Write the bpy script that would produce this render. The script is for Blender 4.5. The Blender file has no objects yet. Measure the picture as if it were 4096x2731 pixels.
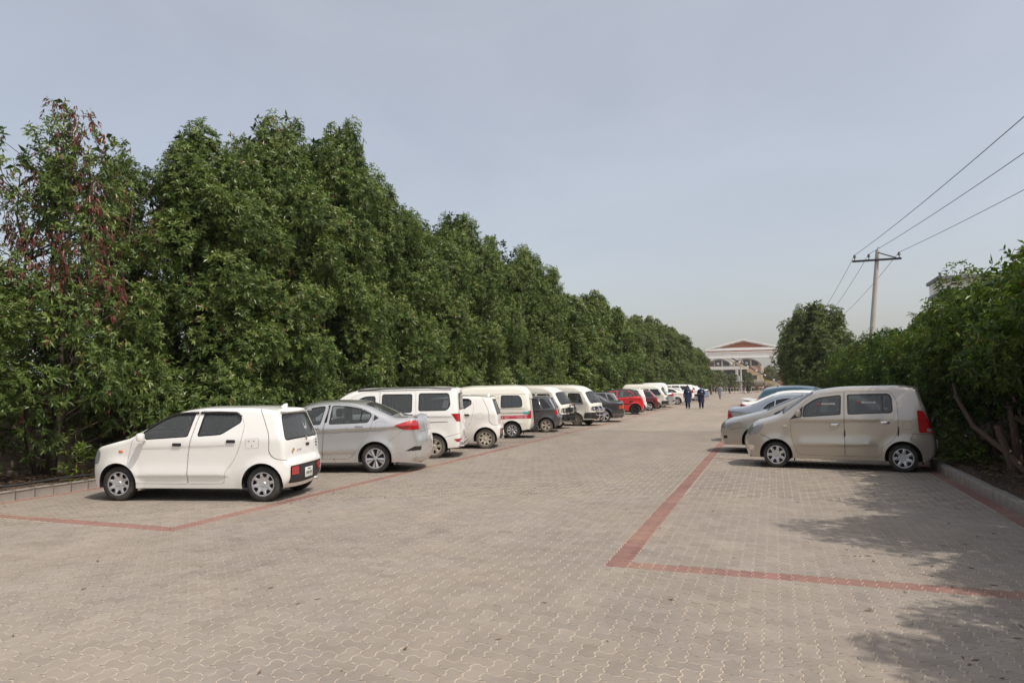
import bpy, bmesh, math, random
import numpy as np
from mathutils import Vector, Matrix
from mathutils.geometry import delaunay_2d_cdt

R = math.radians
scene = bpy.context.scene
COL = scene.collection

# ------------------------------------------------------------------ camera
CAM_H = 1.75
YAW, PITCH, ROLL = R(-20.426), R(3.664), R(0.70)
cam_d = bpy.data.cameras.new('camera')
cam_d.sensor_width = 36.0
cam_d.lens = 24.61
cam_d.clip_start = 0.05
cam_d.clip_end = 6000
cam = bpy.data.objects.new('camera', cam_d)
COL.objects.link(cam)
_f = Vector((math.sin(YAW) * math.cos(PITCH), math.cos(YAW) * math.cos(PITCH), math.sin(PITCH)))
_r = Vector((math.cos(YAW), -math.sin(YAW), 0))
_u = _r.cross(_f)
_r2 = _r * math.cos(ROLL) - _u * math.sin(ROLL)
_u2 = _u * math.cos(ROLL) + _r * math.sin(ROLL)
_m = Matrix((_r2, _u2, -_f)).transposed().to_4x4()
_m.translation = (0, 0, CAM_H)
cam.matrix_world = _m
scene.camera = cam

# ------------------------------------------------------------------ world, sun, exposure
SUN_EL, SUN_AZ = R(57), R(110)          # azimuth clockwise from +Y
world = bpy.data.worlds.new('World')
scene.world = world
world.use_nodes = True
wn = world.node_tree
wn.nodes.clear()
w_out = wn.nodes.new('ShaderNodeOutputWorld')
w_bg = wn.nodes.new('ShaderNodeBackground')
w_sky = wn.nodes.new('ShaderNodeTexSky')
w_sky.sky_type = 'NISHITA'
w_sky.sun_disc = False
w_sky.sun_elevation = SUN_EL
w_sky.sun_rotation = SUN_AZ
w_sky.altitude = 20
w_sky.air_density = 1.0
w_sky.dust_density = 4.0
w_sky.ozone_density = 1.0
# even veil of dust over the whole dome
w_hs = wn.nodes.new('ShaderNodeMix')
w_hs.data_type = 'RGBA'
w_hs.blend_type = 'ADD'
w_hs.inputs[0].default_value = 1.0
# thin uneven high haze in the veil
w_tc = wn.nodes.new('ShaderNodeTexCoord')
w_mp = wn.nodes.new('ShaderNodeMapping')
w_mp.inputs['Scale'].default_value = (1.0, 1.0, 2.6)
w_nz = wn.nodes.new('ShaderNodeTexNoise')
w_nz.inputs['Scale'].default_value = 2.2
w_nz.inputs['Detail'].default_value = 7.0
w_nz.inputs['Roughness'].default_value = 0.58
w_nz.inputs['Distortion'].default_value = 0.6
w_rm = wn.nodes.new('ShaderNodeMapRange')
w_rm.inputs[1].default_value = 0.35
w_rm.inputs[2].default_value = 0.70
w_rm.inputs[3].default_value = 0.93
w_rm.inputs[4].default_value = 1.09
w_vl = wn.nodes.new('ShaderNodeMix')
w_vl.data_type = 'RGBA'
w_vl.blend_type = 'MULTIPLY'
w_vl.inputs[0].default_value = 1.0
w_vl.inputs[6].default_value = (3.27, 3.15, 2.98, 1.0)
wn.links.new(w_tc.outputs['Generated'], w_mp.inputs['Vector'])
wn.links.new(w_mp.outputs[0], w_nz.inputs['Vector'])
wn.links.new(w_nz.outputs[0], w_rm.inputs[0])
wn.links.new(w_rm.outputs[0], w_vl.inputs[7])
wn.links.new(w_vl.outputs[2], w_hs.inputs[7])
wn.links.new(w_sky.outputs[0], w_hs.inputs[6])
wn.links.new(w_hs.outputs[2], w_bg.inputs[0])
wn.links.new(w_bg.outputs[0], w_out.inputs[0])
w_bg.inputs[1].default_value = 0.10
sun_d = bpy.data.lights.new('sun', 'SUN')
sun_d.energy = 3.0
sun_d.angle = R(0.7)
sun_d.color = (1.0, 0.93, 0.83)
sun = bpy.data.objects.new('sun', sun_d)
COL.objects.link(sun)
_sv = Vector((math.sin(SUN_AZ) * math.cos(SUN_EL), math.cos(SUN_AZ) * math.cos(SUN_EL), math.sin(SUN_EL)))
sun.rotation_euler = _sv.to_track_quat('Z', 'Y').to_euler()
sun.location = _sv * 60
vs = scene.view_settings
vs.view_transform = 'Standard'
vs.look = 'None'
vs.exposure = 0.0
vs.gamma = 1.0
vs.use_curve_mapping = False
scene.cycles.max_bounces = 6
scene.cycles.diffuse_bounces = 3
scene.cycles.glossy_bounces = 3
scene.cycles.transmission_bounces = 4
scene.cycles.transparent_max_bounces = 10

# ------------------------------------------------------------------ materials
MATS = {}

def _principled(name):
    m = bpy.data.materials.new(name)
    m.use_nodes = True
    nt = m.node_tree
    return m, nt, nt.nodes['Principled BSDF']

def _n(nt, typ, **kw):
    n = nt.nodes.new(typ)
    for k, v in kw.items():
        if k in n.inputs:
            n.inputs[k].default_value = v
        else:
            setattr(n, k, v)
    return n

def rgb(c):
    return (c[0], c[1], c[2], 1.0)

def mat(name, col, rough=0.6, metal=0.0, var=0.12, scale=6.0, bump=0.0, bscale=40.0, coat=0.0, spec=0.5,
        dirt=None, dirt_amt=0.0, dirt_scale=1.5):
    """plain surface with a little noise in colour, roughness and relief"""
    if name in MATS:
        return MATS[name]
    m, nt, p = _principled(name)
    tc = _n(nt, 'ShaderNodeTexCoord')
    nz = _n(nt, 'ShaderNodeTexNoise', Scale=scale, Detail=6.0, Roughness=0.62)
    nt.links.new(tc.outputs['Object'], nz.inputs['Vector'])
    mp = _n(nt, 'ShaderNodeMapRange')
    mp.inputs[3].default_value = 1.0 - var
    mp.inputs[4].default_value = 1.0 + var
    nt.links.new(nz.outputs[0], mp.inputs[0])
    mx = _n(nt, 'ShaderNodeMix', data_type='RGBA', blend_type='MULTIPLY')
    mx.inputs[0].default_value = 1.0
    mx.inputs[6].default_value = rgb(col)
    nt.links.new(mp.outputs[0], mx.inputs[7])
    out = mx.outputs[2]
    if dirt is not None:
        n2 = _n(nt, 'ShaderNodeTexNoise', Scale=dirt_scale, Detail=8.0, Roughness=0.7)
        nt.links.new(tc.outputs['Object'], n2.inputs['Vector'])
        cr = _n(nt, 'ShaderNodeMapRange')
        cr.inputs[1].default_value = 0.45
        cr.inputs[2].default_value = 0.75
        cr.inputs[4].default_value = dirt_amt
        nt.links.new(n2.outputs[0], cr.inputs[0])
        m2 = _n(nt, 'ShaderNodeMix', data_type='RGBA')
        nt.links.new(cr.outputs[0], m2.inputs[0])
        nt.links.new(out, m2.inputs[6])
        m2.inputs[7].default_value = rgb(dirt)
        out = m2.outputs[2]
    nt.links.new(out, p.inputs['Base Color'])
    p.inputs['Roughness'].default_value = rough
    p.inputs['Metallic'].default_value = metal
    p.inputs['Specular IOR Level'].default_value = spec
    p.inputs['Coat Weight'].default_value = coat
    p.inputs['Coat Roughness'].default_value = 0.08
    if bump:
        nb = _n(nt, 'ShaderNodeTexNoise', Scale=bscale, Detail=5.0, Roughness=0.6)
        nt.links.new(tc.outputs['Object'], nb.inputs['Vector'])
        b = _n(nt, 'ShaderNodeBump', Strength=bump, Distance=0.02)
        nt.links.new(nb.outputs[0], b.inputs['Height'])
        nt.links.new(b.outputs[0], p.inputs['Normal'])
    MATS[name] = m
    return m

def paint(name, col, metal=0.0, rough=0.35, dust=0.25, dustcol=(0.42, 0.36, 0.28)):
    """car paint: clear coat over base, road dust that thickens towards the sills"""
    if name in MATS:
        return MATS[name]
    m, nt, p = _principled(name)
    tc = _n(nt, 'ShaderNodeTexCoord')
    sx = _n(nt, 'ShaderNodeSeparateXYZ')
    nt.links.new(tc.outputs['Object'], sx.inputs[0])
    low = _n(nt, 'ShaderNodeMapRange')
    low.inputs[1].default_value = 0.62
    low.inputs[2].default_value = 0.18
    nt.links.new(sx.outputs[2], low.inputs[0])
    nz = _n(nt, 'ShaderNodeTexNoise', Scale=3.5, Detail=8.0, Roughness=0.68)
    nt.links.new(tc.outputs['Object'], nz.inputs['Vector'])
    mu = _n(nt, 'ShaderNodeMath', operation='MULTIPLY')
    nt.links.new(low.outputs[0], mu.inputs[0])
    nt.links.new(nz.outputs[0], mu.inputs[1])
    ad = _n(nt, 'ShaderNodeMath', operation='MULTIPLY_ADD')
    nt.links.new(mu.outputs[0], ad.inputs[0])
    ad.inputs[1].default_value = dust * 1.6
    n2 = _n(nt, 'ShaderNodeMapRange')
    n2.inputs[1].default_value = 0.35
    n2.inputs[2].default_value = 0.8
    n2.inputs[4].default_value = dust * 0.35
    nt.links.new(nz.outputs[0], n2.inputs[0])
    nt.links.new(n2.outputs[0], ad.inputs[2])
    ad.use_clamp = True
    mx = _n(nt, 'ShaderNodeMix', data_type='RGBA')
    nt.links.new(ad.outputs[0], mx.inputs[0])
    mx.inputs[6].default_value = rgb(col)
    mx.inputs[7].default_value = rgb(dustcol)
    nt.links.new(mx.outputs[2], p.inputs['Base Color'])
    ro = _n(nt, 'ShaderNodeMapRange')
    ro.inputs[3].default_value = rough
    ro.inputs[4].default_value = 0.75
    nt.links.new(ad.outputs[0], ro.inputs[0])
    nt.links.new(ro.outputs[0], p.inputs['Roughness'])
    p.inputs['Metallic'].default_value = metal
    p.inputs['Coat Weight'].default_value = 1.0
    p.inputs['Coat Roughness'].default_value = 0.035
    MATS[name] = m
    return m

def glass(name, tint=(0.25, 0.28, 0.29), rough=0.03, film=0.12):
    if name in MATS:
        return MATS[name]
    m = bpy.data.materials.new(name)
    m.use_nodes = True
    nt = m.node_tree
    nt.nodes.clear()
    o = _n(nt, 'ShaderNodeOutputMaterial')
    tr = _n(nt, 'ShaderNodeBsdfTransparent')
    tr.inputs[0].default_value = rgb(tint)
    gl = _n(nt, 'ShaderNodeBsdfGlossy')
    gl.inputs['Roughness'].default_value = rough
    df = _n(nt, 'ShaderNodeBsdfDiffuse')
    df.inputs[0].default_value = (0.27, 0.28, 0.27, 1)
    fr = _n(nt, 'ShaderNodeFresnel', IOR=1.75)
    mx = _n(nt, 'ShaderNodeMixShader')
    nt.links.new(fr.outputs[0], mx.inputs[0])
    nt.links.new(tr.outputs[0], mx.inputs[1])
    nt.links.new(gl.outputs[0], mx.inputs[2])
    m2 = _n(nt, 'ShaderNodeMixShader')
    m2.inputs[0].default_value = film  # grey share: dust, raised to stand in for reflections of sky and trees
    nt.links.new(mx.outputs[0], m2.inputs[1])
    nt.links.new(df.outputs[0], m2.inputs[2])
    nt.links.new(m2.outputs[0], o.inputs[0])
    MATS[name] = m
    return m

def lens(name, col, rough=0.12):
    """moulded lamp plastic"""
    if name in MATS:
        return MATS[name]
    m, nt, p = _principled(name)
    tc = _n(nt, 'ShaderNodeTexCoord')
    wv = _n(nt, 'ShaderNodeTexNoise', Scale=30.0, Detail=2.0)
    nt.links.new(tc.outputs['Object'], wv.inputs['Vector'])
    mx = _n(nt, 'ShaderNodeMix', data_type='RGBA')
    nt.links.new(wv.outputs[0], mx.inputs[0])
    mx.inputs[6].default_value = rgb([c * 0.75 for c in col])
    mx.inputs[7].default_value = rgb([min(1, c * 1.2) for c in col])
    nt.links.new(mx.outputs[2], p.inputs['Base Color'])
    p.inputs['Roughness'].default_value = rough
    p.inputs['Coat Weight'].default_value = 1.0
    p.inputs['Coat Roughness'].default_value = 0.03
    MATS[name] = m
    return m

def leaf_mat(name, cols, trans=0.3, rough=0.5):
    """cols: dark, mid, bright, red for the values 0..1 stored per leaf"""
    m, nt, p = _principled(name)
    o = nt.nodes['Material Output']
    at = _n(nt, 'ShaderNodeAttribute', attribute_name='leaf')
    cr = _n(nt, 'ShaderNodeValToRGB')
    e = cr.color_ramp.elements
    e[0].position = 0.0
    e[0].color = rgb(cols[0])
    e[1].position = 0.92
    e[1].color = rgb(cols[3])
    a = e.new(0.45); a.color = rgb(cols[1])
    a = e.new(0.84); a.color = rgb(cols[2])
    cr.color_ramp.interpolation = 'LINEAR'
    nt.links.new(at.outputs['Fac'], cr.inputs[0])
    geo = _n(nt, 'ShaderNodeNewGeometry')
    nt.links.new(cr.outputs[0], p.inputs['Base Color'])
    p.inputs['Roughness'].default_value = rough
    p.inputs['Specular IOR Level'].default_value = 0.35
    tl = _n(nt, 'ShaderNodeBsdfTranslucent')
    br = _n(nt, 'ShaderNodeMix', data_type='RGBA', blend_type='MULTIPLY')
    br.inputs[0].default_value = 1.0
    nt.links.new(cr.outputs[0], br.inputs[6])
    br.inputs[7].default_value = (1.2, 1.35, 0.5, 1)
    nt.links.new(br.outputs[2], tl.inputs[0])
    mx = _n(nt, 'ShaderNodeMixShader')
    mx.inputs[0].default_value = trans
    nt.links.new(p.outputs[0], mx.inputs[1])
    nt.links.new(tl.outputs[0], mx.inputs[2])
    nt.links.new(mx.outputs[0], o.inputs[0])
    MATS[name] = m
    return m

def paver_mat(name, col, sandamt=0.3, far=False):
    """concrete pavers: tone differs from stone to stone, stains, dust and fine grain"""
    m, nt, p = _principled(name)
    geo = _n(nt, 'ShaderNodeNewGeometry')
    at = _n(nt, 'ShaderNodeAttribute', attribute_name='tone')
    big = _n(nt, 'ShaderNodeTexNoise', Scale=0.22, Detail=7.0, Roughness=0.6)
    mid = _n(nt, 'ShaderNodeTexNoise', Scale=2.3, Detail=8.0, Roughness=0.7)
    fine = _n(nt, 'ShaderNodeTexNoise', Scale=90.0, Detail=4.0, Roughness=0.7)
    for x in (big, mid, fine):
        nt.links.new(geo.outputs['Position'], x.inputs['Vector'])
    def rng(src, lo, hi, a=0.3, b=0.7, clamp=True):
        r = _n(nt, 'ShaderNodeMapRange')
        r.clamp = clamp
        r.inputs[1].default_value = a
        r.inputs[2].default_value = b
        r.inputs[3].default_value = lo
        r.inputs[4].default_value = hi
        nt.links.new(src, r.inputs[0])
        return r.outputs[0]
    def mul(a, b):
        q = _n(nt, 'ShaderNodeMath', operation='MULTIPLY')
        nt.links.new(a, q.inputs[0])
        nt.links.new(b, q.inputs[1])
        return q.outputs[0]
    v = mul(mul(rng(big.outputs[0], 0.90, 1.10), rng(mid.outputs[0], 0.86, 1.10)), rng(fine.outputs[0], 0.90, 1.08))
    if not far:
        v = mul(v, rng(at.outputs['Fac'], 0.88, 1.08, 0.0, 1.0, False))
    # dark oil spots
    vo = _n(nt, 'ShaderNodeTexNoise', Scale=1.1, Detail=3.0, Roughness=0.5)
    nt.links.new(geo.outputs['Position'], vo.inputs['Vector'])
    v = mul(v, rng(vo.outputs[0], 1.0, 0.74, 0.62, 0.78))
    v2 = _n(nt, 'ShaderNodeTexNoise', Scale=9.0, Detail=2.0, Roughness=0.5)
    nt.links.new(geo.outputs['Position'], v2.inputs['Vector'])
    v = mul(v, rng(v2.outputs[0], 1.0, 0.80, 0.68, 0.76))
    # long tyre-darkened lanes along the drive
    ml = _n(nt, 'ShaderNodeMapping')
    ml.inputs['Scale'].default_value = (1.0, 0.07, 1.0)
    nt.links.new(geo.outputs['Position'], ml.inputs['Vector'])
    v3 = _n(nt, 'ShaderNodeTexNoise', Scale=0.9, Detail=5.0, Roughness=0.6)
    nt.links.new(ml.outputs[0], v3.inputs['Vector'])
    v = mul(v, rng(v3.outputs[0], 1.04, 0.92, 0.40, 0.68))
    mx = _n(nt, 'ShaderNodeMix', data_type='RGBA', blend_type='MULTIPLY')
    mx.inputs[0].default_value = 1.0
    mx.inputs[6].default_value = rgb(col)
    nt.links.new(v, mx.inputs[7])
    sand = _n(nt, 'ShaderNodeMix', data_type='RGBA')
    n4 = _n(nt, 'ShaderNodeTexNoise', Scale=0.6, Detail=9.0, Roughness=0.75)
    nt.links.new(geo.outputs['Position'], n4.inputs['Vector'])
    nt.links.new(rng(n4.outputs[0], 0.0, sandamt, 0.42, 0.75), sand.inputs[0])
    nt.links.new(mx.outputs[2], sand.inputs[6])
    sand.inputs[7].default_value = (0.40, 0.31, 0.21, 1)
    out = sand.outputs[2]
    if far:
        # joint pattern too fine to model this far away
        br = _n(nt, 'ShaderNodeTexBrick')
        br.inputs['Color1'].default_value = (0.86, 0.86, 0.86, 1)
        br.inputs['Color2'].default_value = (1.1, 1.1, 1.1, 1)
        br.inputs['Mortar'].default_value = (1.25, 1.2, 1.1, 1)
        br.inputs['Scale'].default_value = 1.0
        br.inputs['Mortar Size'].default_value = 0.008
        br.inputs['Brick Width'].default_value = 0.228
        br.inputs['Row Height'].default_value = 0.114
        nt.links.new(geo.outputs['Position'], br.inputs['Vector'])
        m3 = _n(nt, 'ShaderNodeMix', data_type='RGBA', blend_type='MULTIPLY')
        m3.inputs[0].default_value = 1.0
        nt.links.new(out, m3.inputs[6])
        nt.links.new(br.outputs[0], m3.inputs[7])
        out = m3.outputs[2]
    nt.links.new(out, p.inputs['Base Color'])
    p.inputs['Roughness'].default_value = 0.88
    p.inputs['Specular IOR Level'].default_value = 0.25
    b = _n(nt, 'ShaderNodeBump', Strength=0.25, Distance=0.004)
    nt.links.new(fine.outputs[0], b.inputs['Height'])
    nt.links.new(b.outputs[0], p.inputs['Normal'])
    MATS[name] = m
    return m

def brick_mat(name, c1, c2, mortar, sx=0.24, sz=0.08, axis='xz', bump=0.4):
    m, nt, p = _principled(name)
    geo = _n(nt, 'ShaderNodeNewGeometry')
    s = _n(nt, 'ShaderNodeSeparateXYZ')
    nt.links.new(geo.outputs['Position'], s.inputs[0])
    c = _n(nt, 'ShaderNodeCombineXYZ')
    nt.links.new(s.outputs[0 if axis[0] == 'x' else 1], c.inputs[0])
    nt.links.new(s.outputs[2], c.inputs[1])
    br = _n(nt, 'ShaderNodeTexBrick')
    br.inputs['Scale'].default_value = 1.0
    br.inputs['Color1'].default_value = rgb(c1)
    br.inputs['Color2'].default_value = rgb(c2)
    br.inputs['Mortar'].default_value = rgb(mortar)
    br.inputs['Mortar Size'].default_value = 0.008
    br.inputs['Brick Width'].default_value = sx
    br.inputs['Row Height'].default_value = sz
    nt.links.new(c.outputs[0], br.inputs['Vector'])
    nz = _n(nt, 'ShaderNodeTexNoise', Scale=1.3, Detail=8.0, Roughness=0.7)
    nt.links.new(geo.outputs['Position'], nz.inputs['Vector'])
    mp = _n(nt, 'ShaderNodeMapRange')
    mp.inputs[3].default_value = 0.75
    mp.inputs[4].default_value = 1.25
    nt.links.new(nz.outputs[0], mp.inputs[0])
    mx = _n(nt, 'ShaderNodeMix', data_type='RGBA', blend_type='MULTIPLY')
    mx.inputs[0].default_value = 1.0
    nt.links.new(br.outputs[0], mx.inputs[6])
    nt.links.new(mp.outputs[0], mx.inputs[7])
    nt.links.new(mx.outputs[2], p.inputs['Base Color'])
    p.inputs['Roughness'].default_value = 0.9
    MATS[name] = m
    return m

# ------------------------------------------------------------------ mesh and object helpers
def mesh_np(name, V, F, normals=None, smooth=True):
    """mesh from an (n,3) array and an (m,k) int array or a list of faces"""
    me = bpy.data.meshes.new(name)
    V = np.asarray(V, dtype=np.float32).reshape(-1, 3)
    if isinstance(F, np.ndarray):
        k = F.shape[1]
        me.vertices.add(len(V))
        me.vertices.foreach_set('co', V.ravel())
        me.loops.add(F.size)
        me.loops.foreach_set('vertex_index', F.astype(np.int32).ravel())
        me.polygons.add(len(F))
        me.polygons.foreach_set('loop_start', np.arange(0, F.size, k, dtype=np.int32))
        me.update(calc_edges=True)
    else:
        me.from_pydata(V.tolist(), [], [list(f) for f in F])
    if len(me.polygons):
        me.polygons.foreach_set('use_smooth', np.full(len(me.polygons), bool(smooth), dtype=bool))
    me.update()
    if normals is not None:
        me.normals_split_custom_set_from_vertices(np.asarray(normals, dtype=np.float32).tolist())
    me.materials.append(None)
    return me

def add(name, me, material, parent=None, loc=None, rot=None):
    o = bpy.data.objects.new(name, me)
    COL.objects.link(o)
    if me is not None and material is not None:
        if len(me.materials) == 0:
            me.materials.append(None)
        o.material_slots[0].link = 'OBJECT'
        o.material_slots[0].material = material
    if parent is not None:
        o.parent = parent
    if loc is not None:
        o.location = loc
    if rot is not None:
        o.rotation_euler = rot
    return o

def empty(name, loc=(0, 0, 0), rz=0.0, scale=1.0):
    o = bpy.data.objects.new(name, None)
    o.empty_display_size = 0.2
    COL.objects.link(o)
    o.location = loc
    o.rotation_euler = (0, 0, rz)
    o.scale = (scale, scale, scale)
    return o

def tag(o, label=None, cat=None, group=None, kind=None):
    if label:
        o['label'] = label
    if cat:
        o['category'] = cat
    if group:
        o['group'] = group
    if kind:
        o['kind'] = kind
    return o

class MB:
    """collects simple shapes into one mesh"""
    def __init__(s):
        s.v = []
        s.f = []
    def push(s, V, F):
        b = len(s.v)
        s.v += [tuple(p) for p in V]
        s.f += [[i + b for i in q] for q in F]
        return s
    def box(s, x0, y0, z0, x1, y1, z1, bev=0.0):
        if bev <= 0:
            V = [(x, y, z) for x in (x0, x1) for y in (y0, y1) for z in (z0, z1)]
            return s.push(V, [(0, 1, 3, 2), (4, 6, 7, 5), (0, 4, 5, 1), (2, 3, 7, 6), (0, 2, 6, 4), (1, 5, 7, 3)])
        bm = bmesh.new()
        bmesh.ops.create_cube(bm, size=1.0)
        for v in bm.verts:
            v.co = Vector(((x0 + x1) / 2 + v.co.x * (x1 - x0), (y0 + y1) / 2 + v.co.y * (y1 - y0), (z0 + z1) / 2 + v.co.z * (z1 - z0)))
        bmesh.ops.bevel(bm, geom=bm.edges[:], offset=bev, segments=2, affect='EDGES', profile=0.5)
        bm.verts.index_update()
        s.push([tuple(v.co) for v in bm.verts], [[v.index for v in f.verts] for f in bm.faces])
        bm.free()
        return s
    def tube(s, pts, rad, n=8, caps=True):
        """round bar along a polyline; rad is one number or one per point"""
        P = [Vector(p) for p in pts]
        k = len(P)
        rr = [rad] * k if not hasattr(rad, '__len__') else list(rad)
        b = len(s.v)
        prev = None
        for i, p in enumerate(P):
            d = (P[min(i + 1, k - 1)] - P[max(i - 1, 0)])
            if d.length < 1e-9:
                d = Vector((0, 0, 1))
            d.normalize()
            if prev is None:
                a = d.orthogonal().normalized()
            else:
                a = (prev - d * prev.dot(d))
                a = a.normalized() if a.length > 1e-6 else d.orthogonal().normalized()
            prev = a
            c = d.cross(a)
            for j in range(n):
                t = 2 * math.pi * j / n
                s.v.append(tuple(p + (a * math.cos(t) + c * math.sin(t)) * rr[i]))
        for i in range(k - 1):
            for j in range(n):
                j2 = (j + 1) % n
                s.f.append([b + i * n + j, b + i * n + j2, b + (i + 1) * n + j2, b + (i + 1) * n + j])
        if caps:
            s.f.append([b + j for j in reversed(range(n))])
            s.f.append([b + (k - 1) * n + j for j in range(n)])
        return s
    def prism(s, poly, lo, hi, axis='y'):
        """extrude a polygon given in the two other axes"""
        n = len(poly)
        def P(a, c, t):
            return (a, t, c) if axis == 'y' else ((t, a, c) if axis == 'x' else (a, c, t))
        V = [P(a, c, lo) for a, c in poly] + [P(a, c, hi) for a, c in poly]
        F = [list(range(n)), list(reversed(range(n, 2 * n)))]
        F += [[i, i + n, (i + 1) % n + n, (i + 1) % n] for i in range(n)]
        return s.push(V, F)
    def lathe(s, prof, n=32, axis='y', centre=(0, 0, 0)):
        """profile of (radius, height) pairs turned about an axis"""
        b = len(s.v)
        for r, h in prof:
            for j in range(n):
                t = 2 * math.pi * j / n
                c, q = r * math.cos(t), r * math.sin(t)
                p = (c, h, q) if axis == 'y' else ((c, q, h) if axis == 'z' else (h, c, q))
                s.v.append((p[0] + centre[0], p[1] + centre[1], p[2] + centre[2]))
        for i in range(len(prof) - 1):
            for j in range(n):
                j2 = (j + 1) % n
                s.f.append([b + i * n + j, b + i * n + j2, b + (i + 1) * n + j2, b + (i + 1) * n + j])
        return s
    def mesh(s, name, smooth=False, angle=None):
        me = bpy.data.meshes.new(name)
        me.from_pydata(s.v, [], s.f)
        bm = bmesh.new()
        bm.from_mesh(me)
        bmesh.ops.recalc_face_normals(bm, faces=bm.faces)
        if smooth and angle:
            for e in bm.edges:
                if len(e.link_faces) == 2 and e.calc_face_angle(0) > angle:
                    e.smooth = False
        bm.to_mesh(me)
        bm.free()
        if smooth:
            me.polygons.foreach_set('use_smooth', np.ones(len(me.polygons), dtype=bool))
        me.materials.append(None)
        me.update()
        return me
    def build(s, name, material, parent=None, smooth=False, angle=R(40), loc=None, rot=None):
        return add(name, s.mesh(name, smooth, angle), material, parent, loc, rot)

def text_mesh(body, size, material, parent, loc, rot, name='lettering', extrude=0.001, align='CENTER', sx=1.0):
    cu = bpy.data.curves.new('tmp', 'FONT')
    cu.body = body
    cu.size = size
    cu.align_x = align
    cu.align_y = 'CENTER'
    cu.extrude = extrude
    cu.resolution_u = 2
    t = bpy.data.objects.new('tmp', cu)
    COL.objects.link(t)
    dg = bpy.context.evaluated_depsgraph_get()
    me = bpy.data.meshes.new_from_object(t.evaluated_get(dg))
    bpy.data.objects.remove(t)
    bpy.data.curves.remove(cu)
    me.name = name
    me.materials.clear()
    me.materials.append(None)
    o = add(name, me, material, parent, loc, rot)
    o.scale = (sx, 1, 1)
    return o

# ------------------------------------------------------------------ vehicles
def fillet(pts, closed=True, seg=4):
    """round the corners of a polygon; a third value per point is the radius"""
    P = [(Vector((p[0], p[1])), (p[2] if len(p) > 2 else 0.0)) for p in pts]
    n = len(P)
    out = []
    for i, (p, r) in enumerate(P):
        if r <= 0 or (not closed and i in (0, n - 1)):
            out.append(p)
            continue
        a, c = P[(i - 1) % n][0], P[(i + 1) % n][0]
        da, dc = a - p, c - p
        la, lc = da.length, dc.length
        d = min(r, 0.46 * la, 0.46 * lc)
        if d < 1e-4:
            out.append(p)
            continue
        s, e = p + da / la * d, p + dc / lc * d
        for k in range(seg + 1):
            t = k / seg
            out.append(s * (1 - t) ** 2 + p * 2 * t * (1 - t) + e * t ** 2)
    return np.array([[q.x, q.y] for q in out])

def resample(P, step, closed=True):
    P = np.asarray(P, float)
    out = []
    n = len(P)
    for i in range(n if closed else n - 1):
        a, b = P[i], P[(i + 1) % n]
        k = max(1, int(math.ceil(np.hypot(*(b - a)) / step)))
        for j in range(k):
            out.append(a + (b - a) * j / k)
    if not closed:
        out.append(P[-1])
    return np.array(out)

def inside(P, poly):
    """which points lie inside the polygon"""
    x, y = P[:, 0], P[:, 1]
    c = np.zeros(len(P), bool)
    n = len(poly)
    for i in range(n):
        x0, y0 = poly[i]
        x1, y1 = poly[(i + 1) % n]
        if y0 == y1:
            continue
        m = ((y0 > y) != (y1 > y)) & (x < (x1 - x0) * (y - y0) / (y1 - y0) + x0)
        c ^= m
    return c

def grow(poly, d):
    """polygon pushed outwards by d"""
    P = np.asarray(poly, float)
    keep = [0]
    for i in range(1, len(P)):
        if np.hypot(*(P[i] - P[keep[-1]])) > 1e-4:
            keep.append(i)
    P = P[keep]
    area = 0.5 * np.sum(P[:, 0] * np.roll(P[:, 1], -1) - np.roll(P[:, 0], -1) * P[:, 1])
    a = P - np.roll(P, 1, 0)
    b = np.roll(P, -1, 0) - P
    na = np.stack([a[:, 1], -a[:, 0]], 1) / (np.hypot(a[:, 0], a[:, 1])[:, None] + 1e-9)
    nb = np.stack([b[:, 1], -b[:, 0]], 1) / (np.hypot(b[:, 0], b[:, 1])[:, None] + 1e-9)
    n = na + nb
    l = np.maximum(np.sum(n * na, 1), 0.35)[:, None]
    return P + n / l * d * (1 if area > 0 else -1)

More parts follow.
